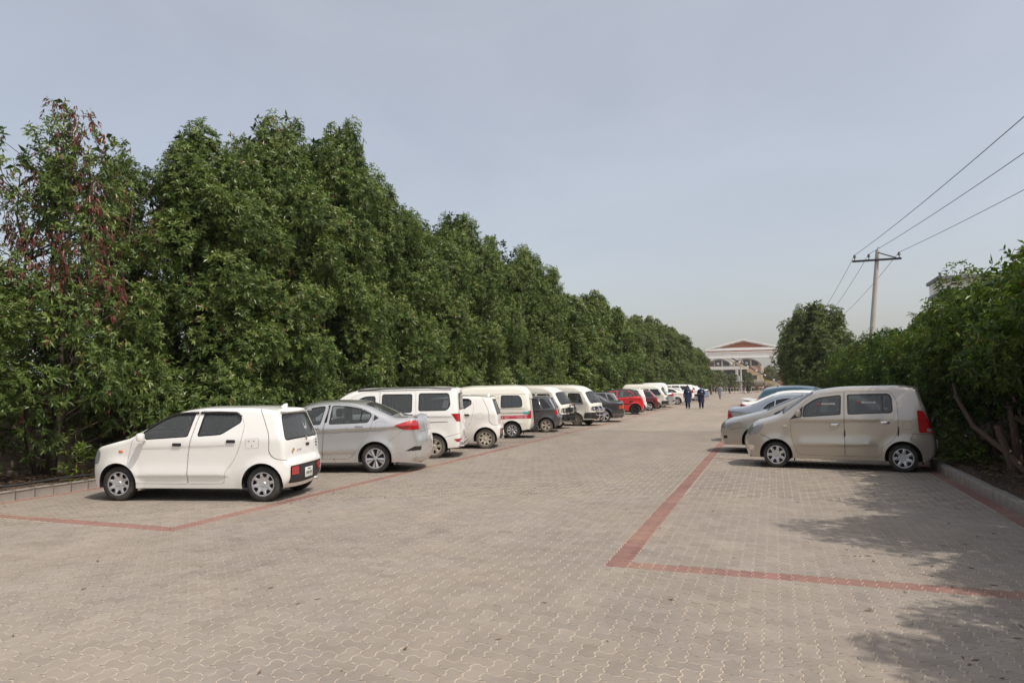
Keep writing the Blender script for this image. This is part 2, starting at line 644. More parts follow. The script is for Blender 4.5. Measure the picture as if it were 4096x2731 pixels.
def sheet(outline, regions, step, surf, extra=None):
    """triangulate an outline with regions inside; regions = [(key, polygon, push)] later ones win"""
    verts, edges = [], []
    def loop(P):
        b = len(verts)
        for q in P:
            verts.append(Vector((q[0], q[1])))
        n = len(P)
        edges.extend([(b + i, b + (i + 1) % n) for i in range(n)])
    loop(resample(outline, step * 0.7))
    for key, poly, push in regions:
        loop(resample(poly, step * 0.7))
    lo, hi = outline.min(0), outline.max(0)
    gx = np.arange(lo[0] + step * 0.5, hi[0], step)
    gy = np.arange(lo[1] + step * 0.5, hi[1], step * 0.85)
    G = np.array([(x + (step * 0.5 if j % 2 else 0), y) for j, y in enumerate(gy) for x in gx])
    G = G[inside(G, outline)]
    if extra is not None and len(extra):
        G = np.vstack([G, extra])
    verts.extend(Vector((g[0], g[1])) for g in G)
    res = delaunay_2d_cdt(verts, edges, [], 0, 1e-5)
    V2 = np.array([[v.x, v.y] for v in res[0]])
    T = np.array([f for f in res[2] if len(f) == 3], dtype=int)
    C = V2[T].mean(1)
    ok = inside(C, outline)
    a2 = (V2[T[:, 1]] - V2[T[:, 0]])
    b2 = (V2[T[:, 2]] - V2[T[:, 0]])
    ok &= np.abs(a2[:, 0] * b2[:, 1] - a2[:, 1] * b2[:, 0]) > 1e-9
    T, C = T[ok], C[ok]
    rid = np.full(len(T), -1)
    for i, (key, poly, push) in enumerate(regions):
        rid[inside(C, poly)] = i
    P = surf(V2)
    N = np.zeros_like(P)
    fn = np.cross(P[T[:, 1]] - P[T[:, 0]], P[T[:, 2]] - P[T[:, 0]])
    for k in range(3):
        np.add.at(N, T[:, k], fn)
    N /= (np.linalg.norm(N, axis=1)[:, None] + 1e-12)
    out = []
    for i in [-1] + list(range(len(regions))):
        t = T[rid == i]
        if len(t) == 0:
            continue
        u, inv = np.unique(t, return_inverse=True)
        push = 0.0 if i < 0 else regions[i][2]
        out.append(('body' if i < 0 else regions[i][0], P[u] + N[u] * push, inv.reshape(-1, 3), N[u]))
    return out

_WHEELS = {}
def wheel_meshes(rad, rim, width, n, holes, dish, twin=False):
    """tyre, rim with cut-outs, dark disc behind; turned about the y axis, outside face at -y"""
    key = (rad, rim, width, n, tuple(holes), dish, twin)
    if key in _WHEELS:
        return _WHEELS[key]
    h = width / 2
    ty = MB().lathe([(rim * 0.97, -h * 0.80), (rim * 1.03, -h * 0.97), (rim + (rad - rim) * 0.45, -h * 1.04), (rad * 0.955, -h * 0.93), (rad * 0.988, -h * 0.72),
                     (rad, -h * 0.5), (rad, -h * 0.16), (rad * 0.985, -h * 0.14), (rad * 0.985, -h * 0.08), (rad, -h * 0.06), (rad, h * 0.06), (rad * 0.985, h * 0.08),
                     (rad * 0.985, h * 0.14), (rad, h * 0.16), (rad, h * 0.5), (rad * 0.988, h * 0.72), (rad * 0.955, h * 0.93), (rim * 1.03, h * 0.97), (rim * 0.95, h * 0.8)], n=40)
    tyre = ty.mesh('tyre', True, R(60))
    # face of the rim: polar grid, cells inside a hole are left out
    r0, r1, f0, f1 = holes
    per = 12
    nt = n * per
    rs = sorted(set([0.02, 0.10, 0.18, 0.24] + list(np.linspace(r0, r1, 7)) + [min(r1 + 0.05, 0.98), 0.96, 1.0]))
    mb = MB()
    def yy(r):
        edge = -h * 0.86
        return edge + dish * (1 - r) ** 0.6 * 0.5 - (0.012 if r < 0.2 else 0.0)
    for r in rs:
        for j in range(nt):
            t = 2 * math.pi * (j + 0.5) / nt + math.pi / 2
            fr = (j % per + 0.5) / per
            bulge = 0.008 * math.cos(2 * math.pi * fr) if r0 < r < r1 else 0.0
            mb.v.append((r * rim * math.cos(t), yy(r) - bulge, r * rim * math.sin(t)))
    for i in range(len(rs) - 1):
        rm = (rs[i] + rs[i + 1]) / 2
        for j in range(nt):
            fr = ((j % per) + 1.0) / per
            d = abs(fr - 0.5 if fr <= 1 else fr - 1.5)
            fw = f0 + (f1 - f0) * (rm - r0) / max(r1 - r0, 1e-3)
            hole = r0 < rm < r1 and d < fw * 0.5
            if twin and r0 < rm < r1 and not hole and d > 0.47:
                hole = True
            if not hole:
                j2 = (j + 1) % nt
                mb.f.append([i * nt + j, i * nt + j2, (i + 1) * nt + j2, (i + 1) * nt + j])
    mb.lathe([(rim, -h * 0.86), (rim * 1.02, -h * 0.95), (rim * 0.98, -h * 0.97)], n=nt)
    rimm = mb.mesh('rim', True, R(35))
    bk = MB().lathe([(0.001, -h * 0.2), (rim * 0.75, -h * 0.2), (rim * 0.97, -h * 0.1), (rim * 0.97, -h * 0.8)], n=32)
    bk.lathe([(0.001, h * 0.6), (rim * 0.98, h * 0.6)], n=24)
    back = bk.mesh('brake_disc', True, R(35))
    _WHEELS[key] = (tyre, rimm, back)
    return _WHEELS[key]

def build_model(S):
    """all meshes of one vehicle model in its own coordinates: x from nose (0) to tail, y across, z up.
    returns a list of (key, name, parent key, mesh, material key)"""
    step = S.get('step', 0.07)
    half = S['W'] / 2
    xf, xr, sill = S['wf'], S['wr'], S.get('sill', 0.22)
    ra = S['ra']
    x_mid = (xf + xr) / 2
    con = resample(fillet(S['top'], closed=False, seg=5), step * 0.6, closed=False)
    L = con[:, 0].max()
    belt, tum = S['belt'], S.get('tum', 0.30)
    rE = S.get('edge', 0.09)
    pf, pr = S.get('pf', (0.75, 0.13)), S.get('pr', (0.6, 0.08))   # plan taper: length, amount
    cres = S.get('crease', None)
    # signed data along the contour
    seg = np.diff(con, axis=0)
    sl = np.hypot(seg[:, 0], seg[:, 1])
    tc = np.concatenate([[0], np.cumsum(sl)])
    tang = np.gradient(con, axis=0)
    tang /= np.hypot(tang[:, 0], tang[:, 1])[:, None]
    nor = np.stack([-tang[:, 1], tang[:, 0]], 1)          # outwards for a contour running front to back over the top
    A, B = con[:-1], con[1:]
    def dist(P):
        d = np.full(len(P), 9.0)
        for a, b in zip(A, B):
            ab = b - a
            t = np.clip(((P - a) @ ab) / (ab @ ab + 1e-12), 0, 1)
            q = a + t[:, None] * ab - P
            d = np.minimum(d, np.hypot(q[:, 0], q[:, 1]))
        return d
    def plain(x, z):
        f = np.clip((pf[0] - x) / pf[0], 0, 1.2)
        r = np.clip((x - (L - pr[0])) / pr[0], 0, 1.2)
        w = half - pf[1] * f ** 2.4 - pr[1] * r ** 2.4
        up = np.clip(z - belt, 0, 2)
        w = w - tum * up - 0.25 * up ** 2 * S.get('tum2', 0.5)
        lo = np.clip((0.55 - z) / 0.4, 0, 1)
        w = w - 0.05 * lo ** 2
        if cres:
            for cx0, cx1, cz0, cz1, amt in cres:
                zz = cz0 + (cz1 - cz0) * (x - cx0) / (cx1 - cx0)
                on = np.clip((x - cx0) / 0.15, 0, 1) * np.clip((cx1 - x) / 0.15, 0, 1)
                dz = z - zz
                w = w + on * amt * np.where(dz > 0, np.exp(-(dz / 0.13) ** 2), np.exp(-(dz / 0.008) ** 2))
        for cx in (xf, xr):
            dd = np.hypot(x - cx, z - S['R'])
            w = w + S.get('flare', 0.014) * np.exp(-((dd - ra) / 0.07) ** 2)
        return w
    def width(x, z, d):
        k = np.clip(1 - d / rE, 0, 1)
        return plain(x, z) - rE * (1 - np.sqrt(np.clip(1 - k ** 2, 0, 1)))
    # ---- side sheet
    def arch(cx):
        r = ra
        zc = S['R']
        a0 = math.asin(max(-0.99, min(0.99, (sill - zc) / r)))
        return [(cx + r * math.cos(t), zc + r * math.sin(t)) for t in np.linspace(a0, math.pi - a0, 17)]
    bottom = []
    bx = con[-1]
    for cx in (xr, xf):
        bottom += arch(cx)
    outline = np.vstack([con, np.array(bottom)])
    ex = []
    for k in (0.02, 0.08, 0.2, 0.4, 0.65, 1.0):
        q = con - nor * rE * k
        ex.append(q)
    if cres:
        for cx0, cx1, cz0, cz1, amt in cres:
            xs_ = np.arange(cx0 + 0.05, cx1 - 0.05, step)
            zz_ = cz0 + (cz1 - cz0) * (xs_ - cx0) / (cx1 - cx0)
            for dzz in (0.03, 0.004, -0.007, -0.016, -0.03):
                ex.append(np.stack([xs_, zz_ + dzz], 1))
    ex = np.vstack(ex)
    ex = ex[inside(ex, outline)]
    regs = []
    fr = S.get('rubber', 0.022)
    for i, d in enumerate(S.get('doors', [])):
        p = fillet(d)
        regs.append(('seam', grow(p, 0.005), -0.010))
        regs.append(('door%d' % i, p, 0.0))
    for d in S.get('panels', []):
        p = fillet(d)
        regs.append(('seam', grow(p, 0.0035), -0.008))
        regs.append(('body', p, 0.0))
    for i, (d, own) in enumerate(S.get('windows', [])):
        p = fillet(d)
        regs.append(('frame%d' % i, grow(p, fr), -0.003))
        regs.append(('glass%d' % i, p, -0.010))
    for key, d, push in S.get('side', []):
        regs.append((key, fillet(d), push))
    def surf(P):
        return np.stack([P[:, 0], -width(P[:, 0], P[:, 1], dist(P)), P[:, 1]], 1)
    acc = {}
    def put(key, V, F, N):
        acc.setdefault(key, []).append((V, F, N))
    for key, V, F, N in sheet(outline, regs, step, surf, ex):
        flip = N[:, 1].mean() > 0
        if flip:
            F = F[:, ::-1]
            N = -N
        if key not in ('body', 'seam') and not key.startswith('*'):
            put(key + '.L', V, F, N)
            put(key + '.R', V * [1, -1, 1], F[:, ::-1], N * [1, -1, 1])
        else:
            put(key, V, F, N)
            put(key, V * [1, -1, 1], F[:, ::-1], N * [1, -1, 1])
    # ---- the band over the top from bumper to bumper
    WV = half
    wE = width(con[:, 0], con[:, 1], np.zeros(len(con)))
    cz, cf, cr_ = S.get('crown', (0.035, 0.11, 0.07))
    # nose and tail corners keep the plan curve
    def ribbon(P):
        t = np.clip(P[:, 0], 0, tc[-1])
        s = np.clip(P[:, 1] / WV, -1, 1)
        x = np.interp(t, tc, con[:, 0])
        z = np.interp(t, tc, con[:, 1])
        nx = np.interp(t, tc, nor[:, 0])
        nz = np.interp(t, tc, nor[:, 1])
        w = np.interp(t, tc, wE)
        c = cz * np.abs(nz) + np.where(nx < 0, cf, cr_) * np.abs(nx)
        b = c * (1 - np.abs(s) ** 2.2)
        return np.stack([x + nx * b, s * w, z + nz * b], 1)
    def T(x, z):
        i = int(np.argmin((con[:, 0] - x) ** 2 + (con[:, 1] - z) ** 2))
        return tc[i]
    rect = np.array([(0, -WV), (tc[-1], -WV), (tc[-1], WV), (0, WV)])
    rr = []
    for key, a, b, y0, y1, rad, push in S.get('band', []):
        # a, b contour points; y as share of the half width (0..1); y0 None = symmetric about the middle
        ta, tb = T(*a), T(*b)
        polys = []
        if y0 is None:
            if isinstance(y1, tuple):
                ya, yb = y1
            else:
                ya = yb = y1
            polys.append(('', [(ta, -ya * WV, rad), (tb, -yb * WV, rad), (tb, yb * WV, rad), (ta, ya * WV, rad)]))
        else:
            polys.append(('.L', [(ta, -y1 * WV, rad), (tb, -y1 * WV, rad), (tb, -y0 * WV, rad), (ta, -y0 * WV, rad)]))
            polys.append(('.R', [(ta, y0 * WV, rad), (tb, y0 * WV, rad), (tb, y1 * WV, rad), (ta, y1 * WV, rad)]))
        for sfx, q in polys:
            p = fillet(q)
            if key == 'panel':
                rr.append(('seam', grow(p, 0.006), -0.010))
                rr.append(('body', p, 0.0))
            elif key in ('windscreen', 'rearglass'):
                rr.append((key + '_rub', grow(p, 0.025), 0.001))
                rr.append((key, p, -0.004))
            else:
                rr.append((key + sfx, p, push))
    extra = np.array([(t, s * WV) for t in tc[::2] for s in (-0.985, -0.95, 0.95, 0.985)])
    for key, V, F, N in sheet(rect, rr, step * 1.25, ribbon, extra):
        c = np.array([V[:, 0].mean(), 0, 0.6])
        # orient outwards using contour normals
        d = (V - np.array([x_mid, 0, 0.55]))
        if (N * d).sum() < 0:
            F = F[:, ::-1]
            N = -N
        put(key, V, F, N)
    sh = np.array([x_mid, 0, 0])
    parts = []
    def merged(keys):
        V, F, N = [], [], []
        b = 0
        for k in keys:
            for v, f, n in acc.get(k, []):
                V.append(v - sh)
                F.append(f + b)
                N.append(n)
                b += len(v)
        if not V:
            return None
        return mesh_np(keys[0], np.vstack(V), np.vstack(F), np.vstack(N))
    used = set()
    def emit(key, name, parent, keys, matk):
        me = merged(keys)
        used.update(keys)
        if me is not None:
            me.name = name
            parts.append((key, name, parent, me, matk))
    emit('body', 'body', None, ['body'], 'paint')
    emit('seam', 'panel_gap', 'body', ['seam'], 'black')
    for i in range(len(S.get('doors', []))):
        for sd in 'LR':
            emit('door%d.%s' % (i, sd), 'door', None, ['door%d.%s' % (i, sd)], 'paint')
    for i, (d, own) in enumerate(S.get('windows', [])):
        for sd in 'LR':
            par = ('door%d.%s' % (own, sd)) if own is not None else None
            emit('frame%d.%s' % (i, sd), 'window_frame', par, ['frame%d.%s' % (i, sd)], S.get('frame_mat', 'rubber'))
            emit('glass%d.%s' % (i, sd), 'window', par, ['glass%d.%s' % (i, sd)], 'glass')
    emit('windscreen', 'windscreen', None, ['windscreen'], 'glass_front')
    emit('windscreen_rub', 'windscreen_seal', 'windscreen', ['windscreen_rub'], 'rubber')
    emit('rearglass', 'rear_window', None, ['rearglass'], 'glass')
    emit('rearglass_rub', 'rear_window_seal', 'rearglass', ['rearglass_rub'], 'rubber')
    look = S.get('look', {})
    for key in list(acc):
        if key in used:
            continue
        base = key.split('.')[0].lstrip('*')
        nm, mk = look.get(base, (base, 'black'))
        emit(key, nm, None, [key], mk)
    # ---- underbody and wheel wells
    mb = MB()
    fb, rb = con[0, 0] + 0.10, con[-1, 0] - 0.10
    mb.box(fb - x_mid, -half + 0.24, sill - 0.02, rb - x_mid, half - 0.24, sill + 0.12)
    mb.box(xf + ra - x_mid, -half + 0.07, sill + 0.01, xr - ra - x_mid, half - 0.07, sill + 0.05)
    for sg in (-1, 1):
        for cx in (xf, xr):
            n = 14
            a0 = math.asin(max(-0.99, min(0.99, (sill - S['R']) / ra)))
            ring = [(cx - x_mid + ra * math.cos(t), S['R'] + ra * math.sin(t)) for t in np.linspace(a0, math.pi - a0, n)]
            ya, yb = sg * (half - 0.045), sg * (half - 0.30)
            mb.push([(x, ya, z) for x, z in ring] + [(x, yb, z) for x, z in ring], [[i, i + 1, i + 1 + n, i + n] for i in range(n - 1)] + [list(range(n, 2 * n))])
    mb.tube([(fb + 0.3 - x_mid, 0.1, sill - 0.05), (rb - x_mid, 0.25, sill - 0.04)], 0.03, 8)
    parts.append(('under', 'underbody', None, mb.mesh('underbody'), 'under'))
    # ---- wheels
    tyre, rim, back = wheel_meshes(S['R'], S['rim'], S.get('tw', 0.165), *S['wheel'])
    yw = half - S.get('tw', 0.165) / 2 - S.get('winset', 0.035)
    for cx, fr_ in ((xf, 'f'), (xr, 'r')):
        for sg, sd in ((-1, 'L'), (1, 'R')):
            parts.append(('wheel_%s%s' % (fr_, sd), 'wheel', None, (cx - x_mid, sg * yw, S['R'], 0.0 if sg < 0 else math.pi), (tyre, rim, back)))
    # ---- cabin
    if S.get('cabin', True):
        for sg in (-1, 1):
            sb = MB()
            y0 = sg * half * 0.42
            x0 = S['seat'] - x_mid
            zs = S.get('seat_z', 0.50)
            sb.box(x0 - 0.26, y0 - 0.23, zs - 0.14, x0 + 0.26, y0 + 0.23, zs + 0.06, 0.05)
            bk = [(x0 + 0.18, zs), (x0 + 0.30, zs), (x0 + 0.44, zs + 0.56), (x0 + 0.34, zs + 0.58)]
            sb.prism(bk, y0 - 0.22, y0 + 0.22)
            sb.box(x0 + 0.35, y0 - 0.12, zs + 0.61, x0 + 0.45, y0 + 0.12, zs + 0.80, 0.04)
            parts.append(('seat%d' % sg, 'seat', None, sb.mesh('seat', True, R(30)), 'seat'))
        rb_ = MB()
        x0 = S['seat2'] - x_mid
        zs = S.get('seat_z', 0.50)
        rb_.box(x0 - 0.26, -half * 0.75, zs - 0.14, x0 + 0.24, half * 0.75, zs + 0.04, 0.05)
        rb_.prism([(x0 + 0.16, zs), (x0 + 0.30, zs), (x0 + 0.44, zs + 0.54), (x0 + 0.34, zs + 0.56)], -half * 0.74, half * 0.74)
        parts.append(('bench', 'rear_seat', None, rb_.mesh('rear_seat', True, R(30)), 'seat'))
        db = MB()
        dx = S['dash'] - x_mid
        db.prism([(dx, belt - 0.30), (dx + 0.02, belt - 0.03), (dx + 0.22, belt - 0.01), (dx + 0.34, belt - 0.12), (dx + 0.32, belt - 0.35)], -half * 0.88, half * 0.88)
        parts.append(('dash', 'dashboard', None, db.mesh('dashboard'), 'interior'))
        sw = MB()
        cxx, czz = dx + 0.42, belt - 0.04
        ring = [(cxx + 0.17 * math.sin(t) * 0.35, half * 0.42 + 0.17 * math.cos(t), czz + 0.17 * math.sin(t)) for t in np.linspace(0, 2 * math.pi, 21)]
        sw.tube(ring, 0.014, 6, False)
        sw.tube([(cxx, half * 0.42 - 0.16, czz), (cxx, half * 0.42 + 0.16, czz)], 0.012, 5)
        sw.tube([(cxx - 0.25, half * 0.42, czz - 0.14), (cxx, half * 0.42, czz)], 0.02, 6)
        parts.append(('steer', 'steering_wheel', None, sw.mesh('steering_wheel', True), 'interior'))
    S['_x'] = x_mid
    S['_half'] = half
    S['_surf'] = lambda x, z: float(width(np.array([x]), np.array([z]), dist(np.array([[x, z]])))[0])
    def band_pt(x, z, s):
        t = T(x, z)
        p = ribbon(np.array([[t, s * WV]]))[0]
        return (p[0] - x_mid, p[1], p[2])
    S['_band'] = band_pt
    S['_L'] = L
    # ---- fittings
    for key, nm, par, fn, mk in S.get('fit', []):
        m_ = MB()
        fn(m_, S)
        parts.append((key, nm, par, m_.mesh(nm, True, R(32)), mk))
    return parts

_MODELS = {}
def vehicle(model, name, label, group, paintm, loc, rz, scale=1.0, mats=None, cat='car'):
    if model not in _MODELS:
        _MODELS[model] = build_model(SPEC[model])
    S = SPEC[model]
    root = empty(name, loc, rz, scale)
    tag(root, label, cat, group)
    lut = dict(BASE)
    lut['paint'] = paintm
    lut.update(S.get('mats', {}))
    if mats:
        lut.update(mats)
    objs = {}
    for key, nm, par, me, mk in _MODELS[model]:
        if mats and key.rsplit('.', 1)[0] in mats.get('skip', ()):
            continue
        if isinstance(me, tuple):
            x, y, z, rot = me
            tyre, rim, back = mk
            w = empty('wheel', (x, y, z), rot)
            w.parent = root
            if mats and 'steer' in mats and key.startswith('wheel_f'):
                w.rotation_euler = (0, 0, rot + mats['steer'])
            add('tyre', tyre, lut['tyre'], w, rot=(0, random.uniform(0, 6), 0))
            a = random.uniform(0, 6)
            add('rim', rim, lut['rim'], w, rot=(0, a, 0))
            add('brake_disc', back, lut['brake'], w)
            objs[key] = w
            continue
        p = objs.get(par, root) if par else root
        objs[key] = add(nm, me, lut.get(mk, BASE['black']), p)
    return root, objs

def by_wheel(model, rear_xy, rz, scale=1.0, front=False):
    """place so that the wheel nearest the camera touches the ground at rear_xy"""
    S = SPEC[model]
    half = S['W'] / 2
    lx = ((S['wf'] if front else S['wr']) - (S['wf'] + S['wr']) / 2) * scale
    ly = -(half - S.get('tw', 0.165) * 0.5 - S.get('winset', 0.035)) * scale
    if abs(rz) > math.pi / 2:
        ly = -ly
    c, s = math.cos(rz), math.sin(rz)
    return (rear_xy[0] - (lx * c - ly * s), rear_xy[1] - (lx * s + ly * c), 0.0)

BASE = dict(
    black=mat('black_plastic', (0.018, 0.018, 0.019), 0.55, var=0.25),
    rubber=mat('window_rubber', (0.014, 0.014, 0.015), 0.5, var=0.2),
    glass=glass('tinted_glass', (0.16, 0.18, 0.19)),
    glass_front=glass('clear_glass', (0.50, 0.55, 0.55)),
    under=mat('underbody_dark', (0.02, 0.019, 0.018), 0.9),
    tyre=mat('tyre_rubber', (0.028, 0.027, 0.026), 0.85, var=0.35, scale=9, bump=0.3, bscale=60, dirt=(0.16, 0.135, 0.105), dirt_amt=0.45, dirt_scale=5),
    rim=mat('silver_wheel_cover', (0.55, 0.55, 0.56), 0.38, metal=0.55, var=0.1),
    brake=mat('wheel_inside', (0.03, 0.029, 0.028), 0.8),
    seat=mat('seat_fabric_grey', (0.10, 0.10, 0.10), 0.9),
    interior=mat('cabin_plastic', (0.05, 0.05, 0.052), 0.7),
    red=lens('red_lamp', (0.42, 0.012, 0.015)),
    amber=lens('amber_lamp', (0.75, 0.22, 0.02)),
    white_lamp=lens('clear_lamp', (0.30, 0.31, 0.32), 0.06),
    chrome=mat('chrome', (0.75, 0.75, 0.76), 0.14, metal=1.0, var=0.05),
    plate=mat('number_plate', (0.72, 0.72, 0.68), 0.45),
    letter=mat('plate_letters', (0.02, 0.02, 0.025), 0.5),
    body_black=mat('bumper_black', (0.03, 0.03, 0.032), 0.6, var=0.2),
)
ALLOY = mat('alloy_bright', (0.62, 0.62, 0.63), 0.25, metal=0.85, var=0.08)
ALLOY_DUSTY = mat('alloy_dusty', (0.50, 0.45, 0.37), 0.5, metal=0.4, var=0.2)
ALLOY_BLACK = mat('alloy_black', (0.02, 0.02, 0.021), 0.3, metal=0.3)
TYRE_DUSTY = mat('tyre_dusty', (0.13, 0.115, 0.095), 0.9, var=0.3, scale=9)

def f_mirror(x, z, mk='paint', big=1.0, drop=0.0, parent=None):
    out = []
    for sg, sd in ((-1, 'L'), (1, 'R')):
        def fn(m, S, sg=sg):
            w = S['_surf'](x, z)
            a = sg * (w + 0.02)
            b = sg * (w + 0.19 * big)
            y0, y1 = min(a, b), max(a, b)
            xx = x - S['_x']
            m.box(xx - 0.045 * big, y0 + (0.03 if sg > 0 else 0), z - drop, xx + 0.045 * big, y1 - (0.03 if sg < 0 else 0), z + 0.135 * big - drop, 0.035 * big)
            m.tube([(xx, sg * (w - 0.02), z + 0.0), (xx, sg * (w + 0.06), z + 0.03 - drop * 0.5)], 0.022, 6)
        out.append(('mirror.' + sd, 'door_mirror', parent and parent + '.' + sd, fn, mk))
    return out

def f_handle(door, x, z, mk='black', w=0.14, h=0.035):
    out = []
    for sg, sd in ((-1, 'L'), (1, 'R')):
        def fn(m, S, sg=sg):
            y = S['_surf'](x, z)
            xx = x - S['_x']
            ya, yb = sg * (y - 0.006), sg * (y + 0.018)
            m.box(xx - w / 2, min(ya, yb), z - h / 2, xx + w / 2, max(ya, yb), z + h / 2, min(h * 0.4, 0.012))
        out.append(('handle%s.%s' % (door, sd), 'door_handle', 'door%s.%s' % (door, sd), fn, mk))
    return out

def f_plate(x, z, w=0.34, h=0.16, mk='plate', off=0.012, nm='number_plate'):
    def fn(m, S):
        p = S['_band'](x, z, 0.0)
        q = S['_band'](x, z, 0.25)
        d = 1 if x > 1.5 else -1
        e = max(p[0] * d, q[0] * d) * d
        m.box(min(e, e + d * off) , -w / 2, z - h / 2, max(e, e + d * off), w / 2, z + h / 2, 0.004)
        S['_plate'] = (e + d * (off + 0.001), z)
    return [('plate' + str(round(x, 1)), nm, None, fn, mk)]

def f_strip(pts, rad=0.02, nm='door_visor', mk='black', out=0.012, both=True):
    """bar that follows the side of the body"""
    res = []
    for sg, sd in ((-1, 'L'), (1, 'R')):
        def fn(m, S, sg=sg):
            P = [(x - S['_x'], sg * (S['_surf'](x, z) + out), z) for x, z in pts]
            m.tube(P, rad, 6)
        res.append((nm + '.' + sd, nm, None, fn, mk))
    return res

def f_flap(x, z0=0.12, z1=0.34, mk='black'):
    res = []
    for sg, sd in ((-1, 'L'), (1, 'R')):
        def fn(m, S, sg=sg):
            a, b = sg * (S['_half'] - 0.03), sg * (S['_half'] - 0.21)
            m.box(x - S['_x'] - 0.008, min(a, b), z0, x - S['_x'] + 0.008, max(a, b), z1)
        res.append(('flap%.1f.%s' % (x, sd), 'mud_flap', None, fn, mk))
    return res

def f_fin(x, z, mk='paint'):
    def fn(m, S):
        x0 = x - S['_x']
        m.prism([(x0 - 0.10, z - 0.02), (x0 + 0.06, z - 0.02), (x0 + 0.055, z + 0.055), (x0 + 0.02, z + 0.055)], -0.018, 0.018)
    return [('fin', 'roof_antenna', None, fn, mk)]

def f_wiper(x, z, s, mk='black'):
    def fn(m, S):
        for sh in s:
            a = S['_band'](x, z, sh)
            b = S['_band'](x + 0.12, z + 0.09, sh + 0.5)
            n = Vector((-0.02, 0, 0.02))
            m.tube([Vector(a) + n, Vector(b) + n], 0.009, 5)
    return [('wiper', 'wiper', None, fn, mk)]

def f_sidelamp(x, z, mk='amber', r=0.035):
    res = []
    for sg, sd in ((-1, 'L'), (1, 'R')):
        def fn(m, S, sg=sg):
            y = S['_surf'](x, z)
            m.box(x - S['_x'] - r, min(sg * (y - 0.004), sg * (y + 0.012)), z - r * 0.5, x - S['_x'] + r, max(sg * (y - 0.004), sg * (y + 0.012)), z + r * 0.5, 0.006)
        res.append(('sidelamp.' + sd, 'indicator_lamp', None, fn, mk))
    return res

def f_spoiler(x, z, depth=0.16, share=0.86, mk='paint'):
    def fn(m, S):
        p = S['_band'](x, z, 0)
        w = S['_half'] * share * 0.8
        x0 = p[0]
        m.prism([(x0 - 0.12, z - 0.01), (x0 + depth, z - 0.035), (x0 + depth, z - 0.06), (x0 - 0.1, z - 0.07)], -w, w)
    return [('spoiler', 'rear_spoiler', None, fn, mk)]

def f_bullbar(kind='black'):
    def fn(m, S):
        x = -S['_x'] - 0.16
        r = 0.02
        if kind == 'black':
            for y in (-0.24, 0.24):
                m.tube([(x + 0.12, y, 0.30), (x, y, 0.42), (x - 0.01, y, 0.98)], r, 8)
            for y in (-0.38, 0.38):
                sg = 1 if y > 0 else -1
                m.tube([(x, sg * 0.24, 0.86), (x + 0.02, y, 0.86), (x + 0.03, y + sg * 0.08, 0.80), (x + 0.03, y + sg * 0.08, 0.56), (x + 0.02, y, 0.50), (x, sg * 0.24, 0.50)], r, 8)
            for z in (0.95, 0.80, 0.62, 0.50):
                m.tube([(x - 0.005, -0.25, z), (x - 0.005, 0.25, z)], r * 0.9, 8)
        else:
            for y in (-0.20, 0.20):
                m.tube([(x + 0.12, y, 0.28), (x, y, 0.38), (x - 0.02, y, 0.55), (x, y, 0.74), (x + 0.08, y, 0.84)], 0.026, 8)
            for z, q in ((0.72, 0.36), (0.60, 0.30), (0.46, 0.42)):
                m.tube([(x - 0.015, -q, z), (x - 0.015, q, z)], 0.022, 8)
            m.tube([(x, -0.42, 0.46), (x + 0.03, -0.48, 0.52), (x + 0.03, -0.46, 0.68), (x, -0.36, 0.72)], 0.02, 8)
            m.tube([(x, 0.42, 0.46), (x + 0.03, 0.48, 0.52), (x + 0.03, 0.46, 0.68), (x, 0.36, 0.72)], 0.02, 8)
    return [('bullbar', 'bull_bar', None, fn, 'black' if kind == 'black' else 'bar')]

def mk_rearguard():
    def fn(m, S):
        x = S['_L'] - S['_x'] + 0.06
        for z in (0.30, 0.40):
            m.tube([(x - 0.12, -0.66, z), (x, -0.62, z), (x + 0.02, 0, z), (x, 0.62, z), (x - 0.12, 0.66, z)], 0.026, 8)
        for y in (-0.5, 0.5):
            m.tube([(x, y, 0.28), (x, y, 0.42)], 0.02, 6)
    return [('guard', 'rear_bumper_guard', None, fn, 'chrome')]

def mk_ladder():
    def fn(m, S):
        x = S['_L'] - S['_x'] + 0.05
        for y in (-0.52, -0.30):
            m.tube([(x - 0.15, y, 1.36), (x - 0.02, y, 1.30), (x + 0.06, y, 0.45), (x - 0.02, y, 0.28)], 0.014, 6)
        for z in (0.5, 0.72, 0.94, 1.16):
            m.tube([(x + 0.02, -0.52, z), (x + 0.02, -0.30, z)], 0.012, 6)
        m.box(x - 0.08, -0.62, 0.24, x + 0.12, 0.62, 0.33, 0.02)
        m.box(x + 0.08, -0.60, 0.20, x + 0.17, -0.48, 0.40, 0.02)
    return [('ladder', 'rear_step_and_ladder', None, fn, 'black')]

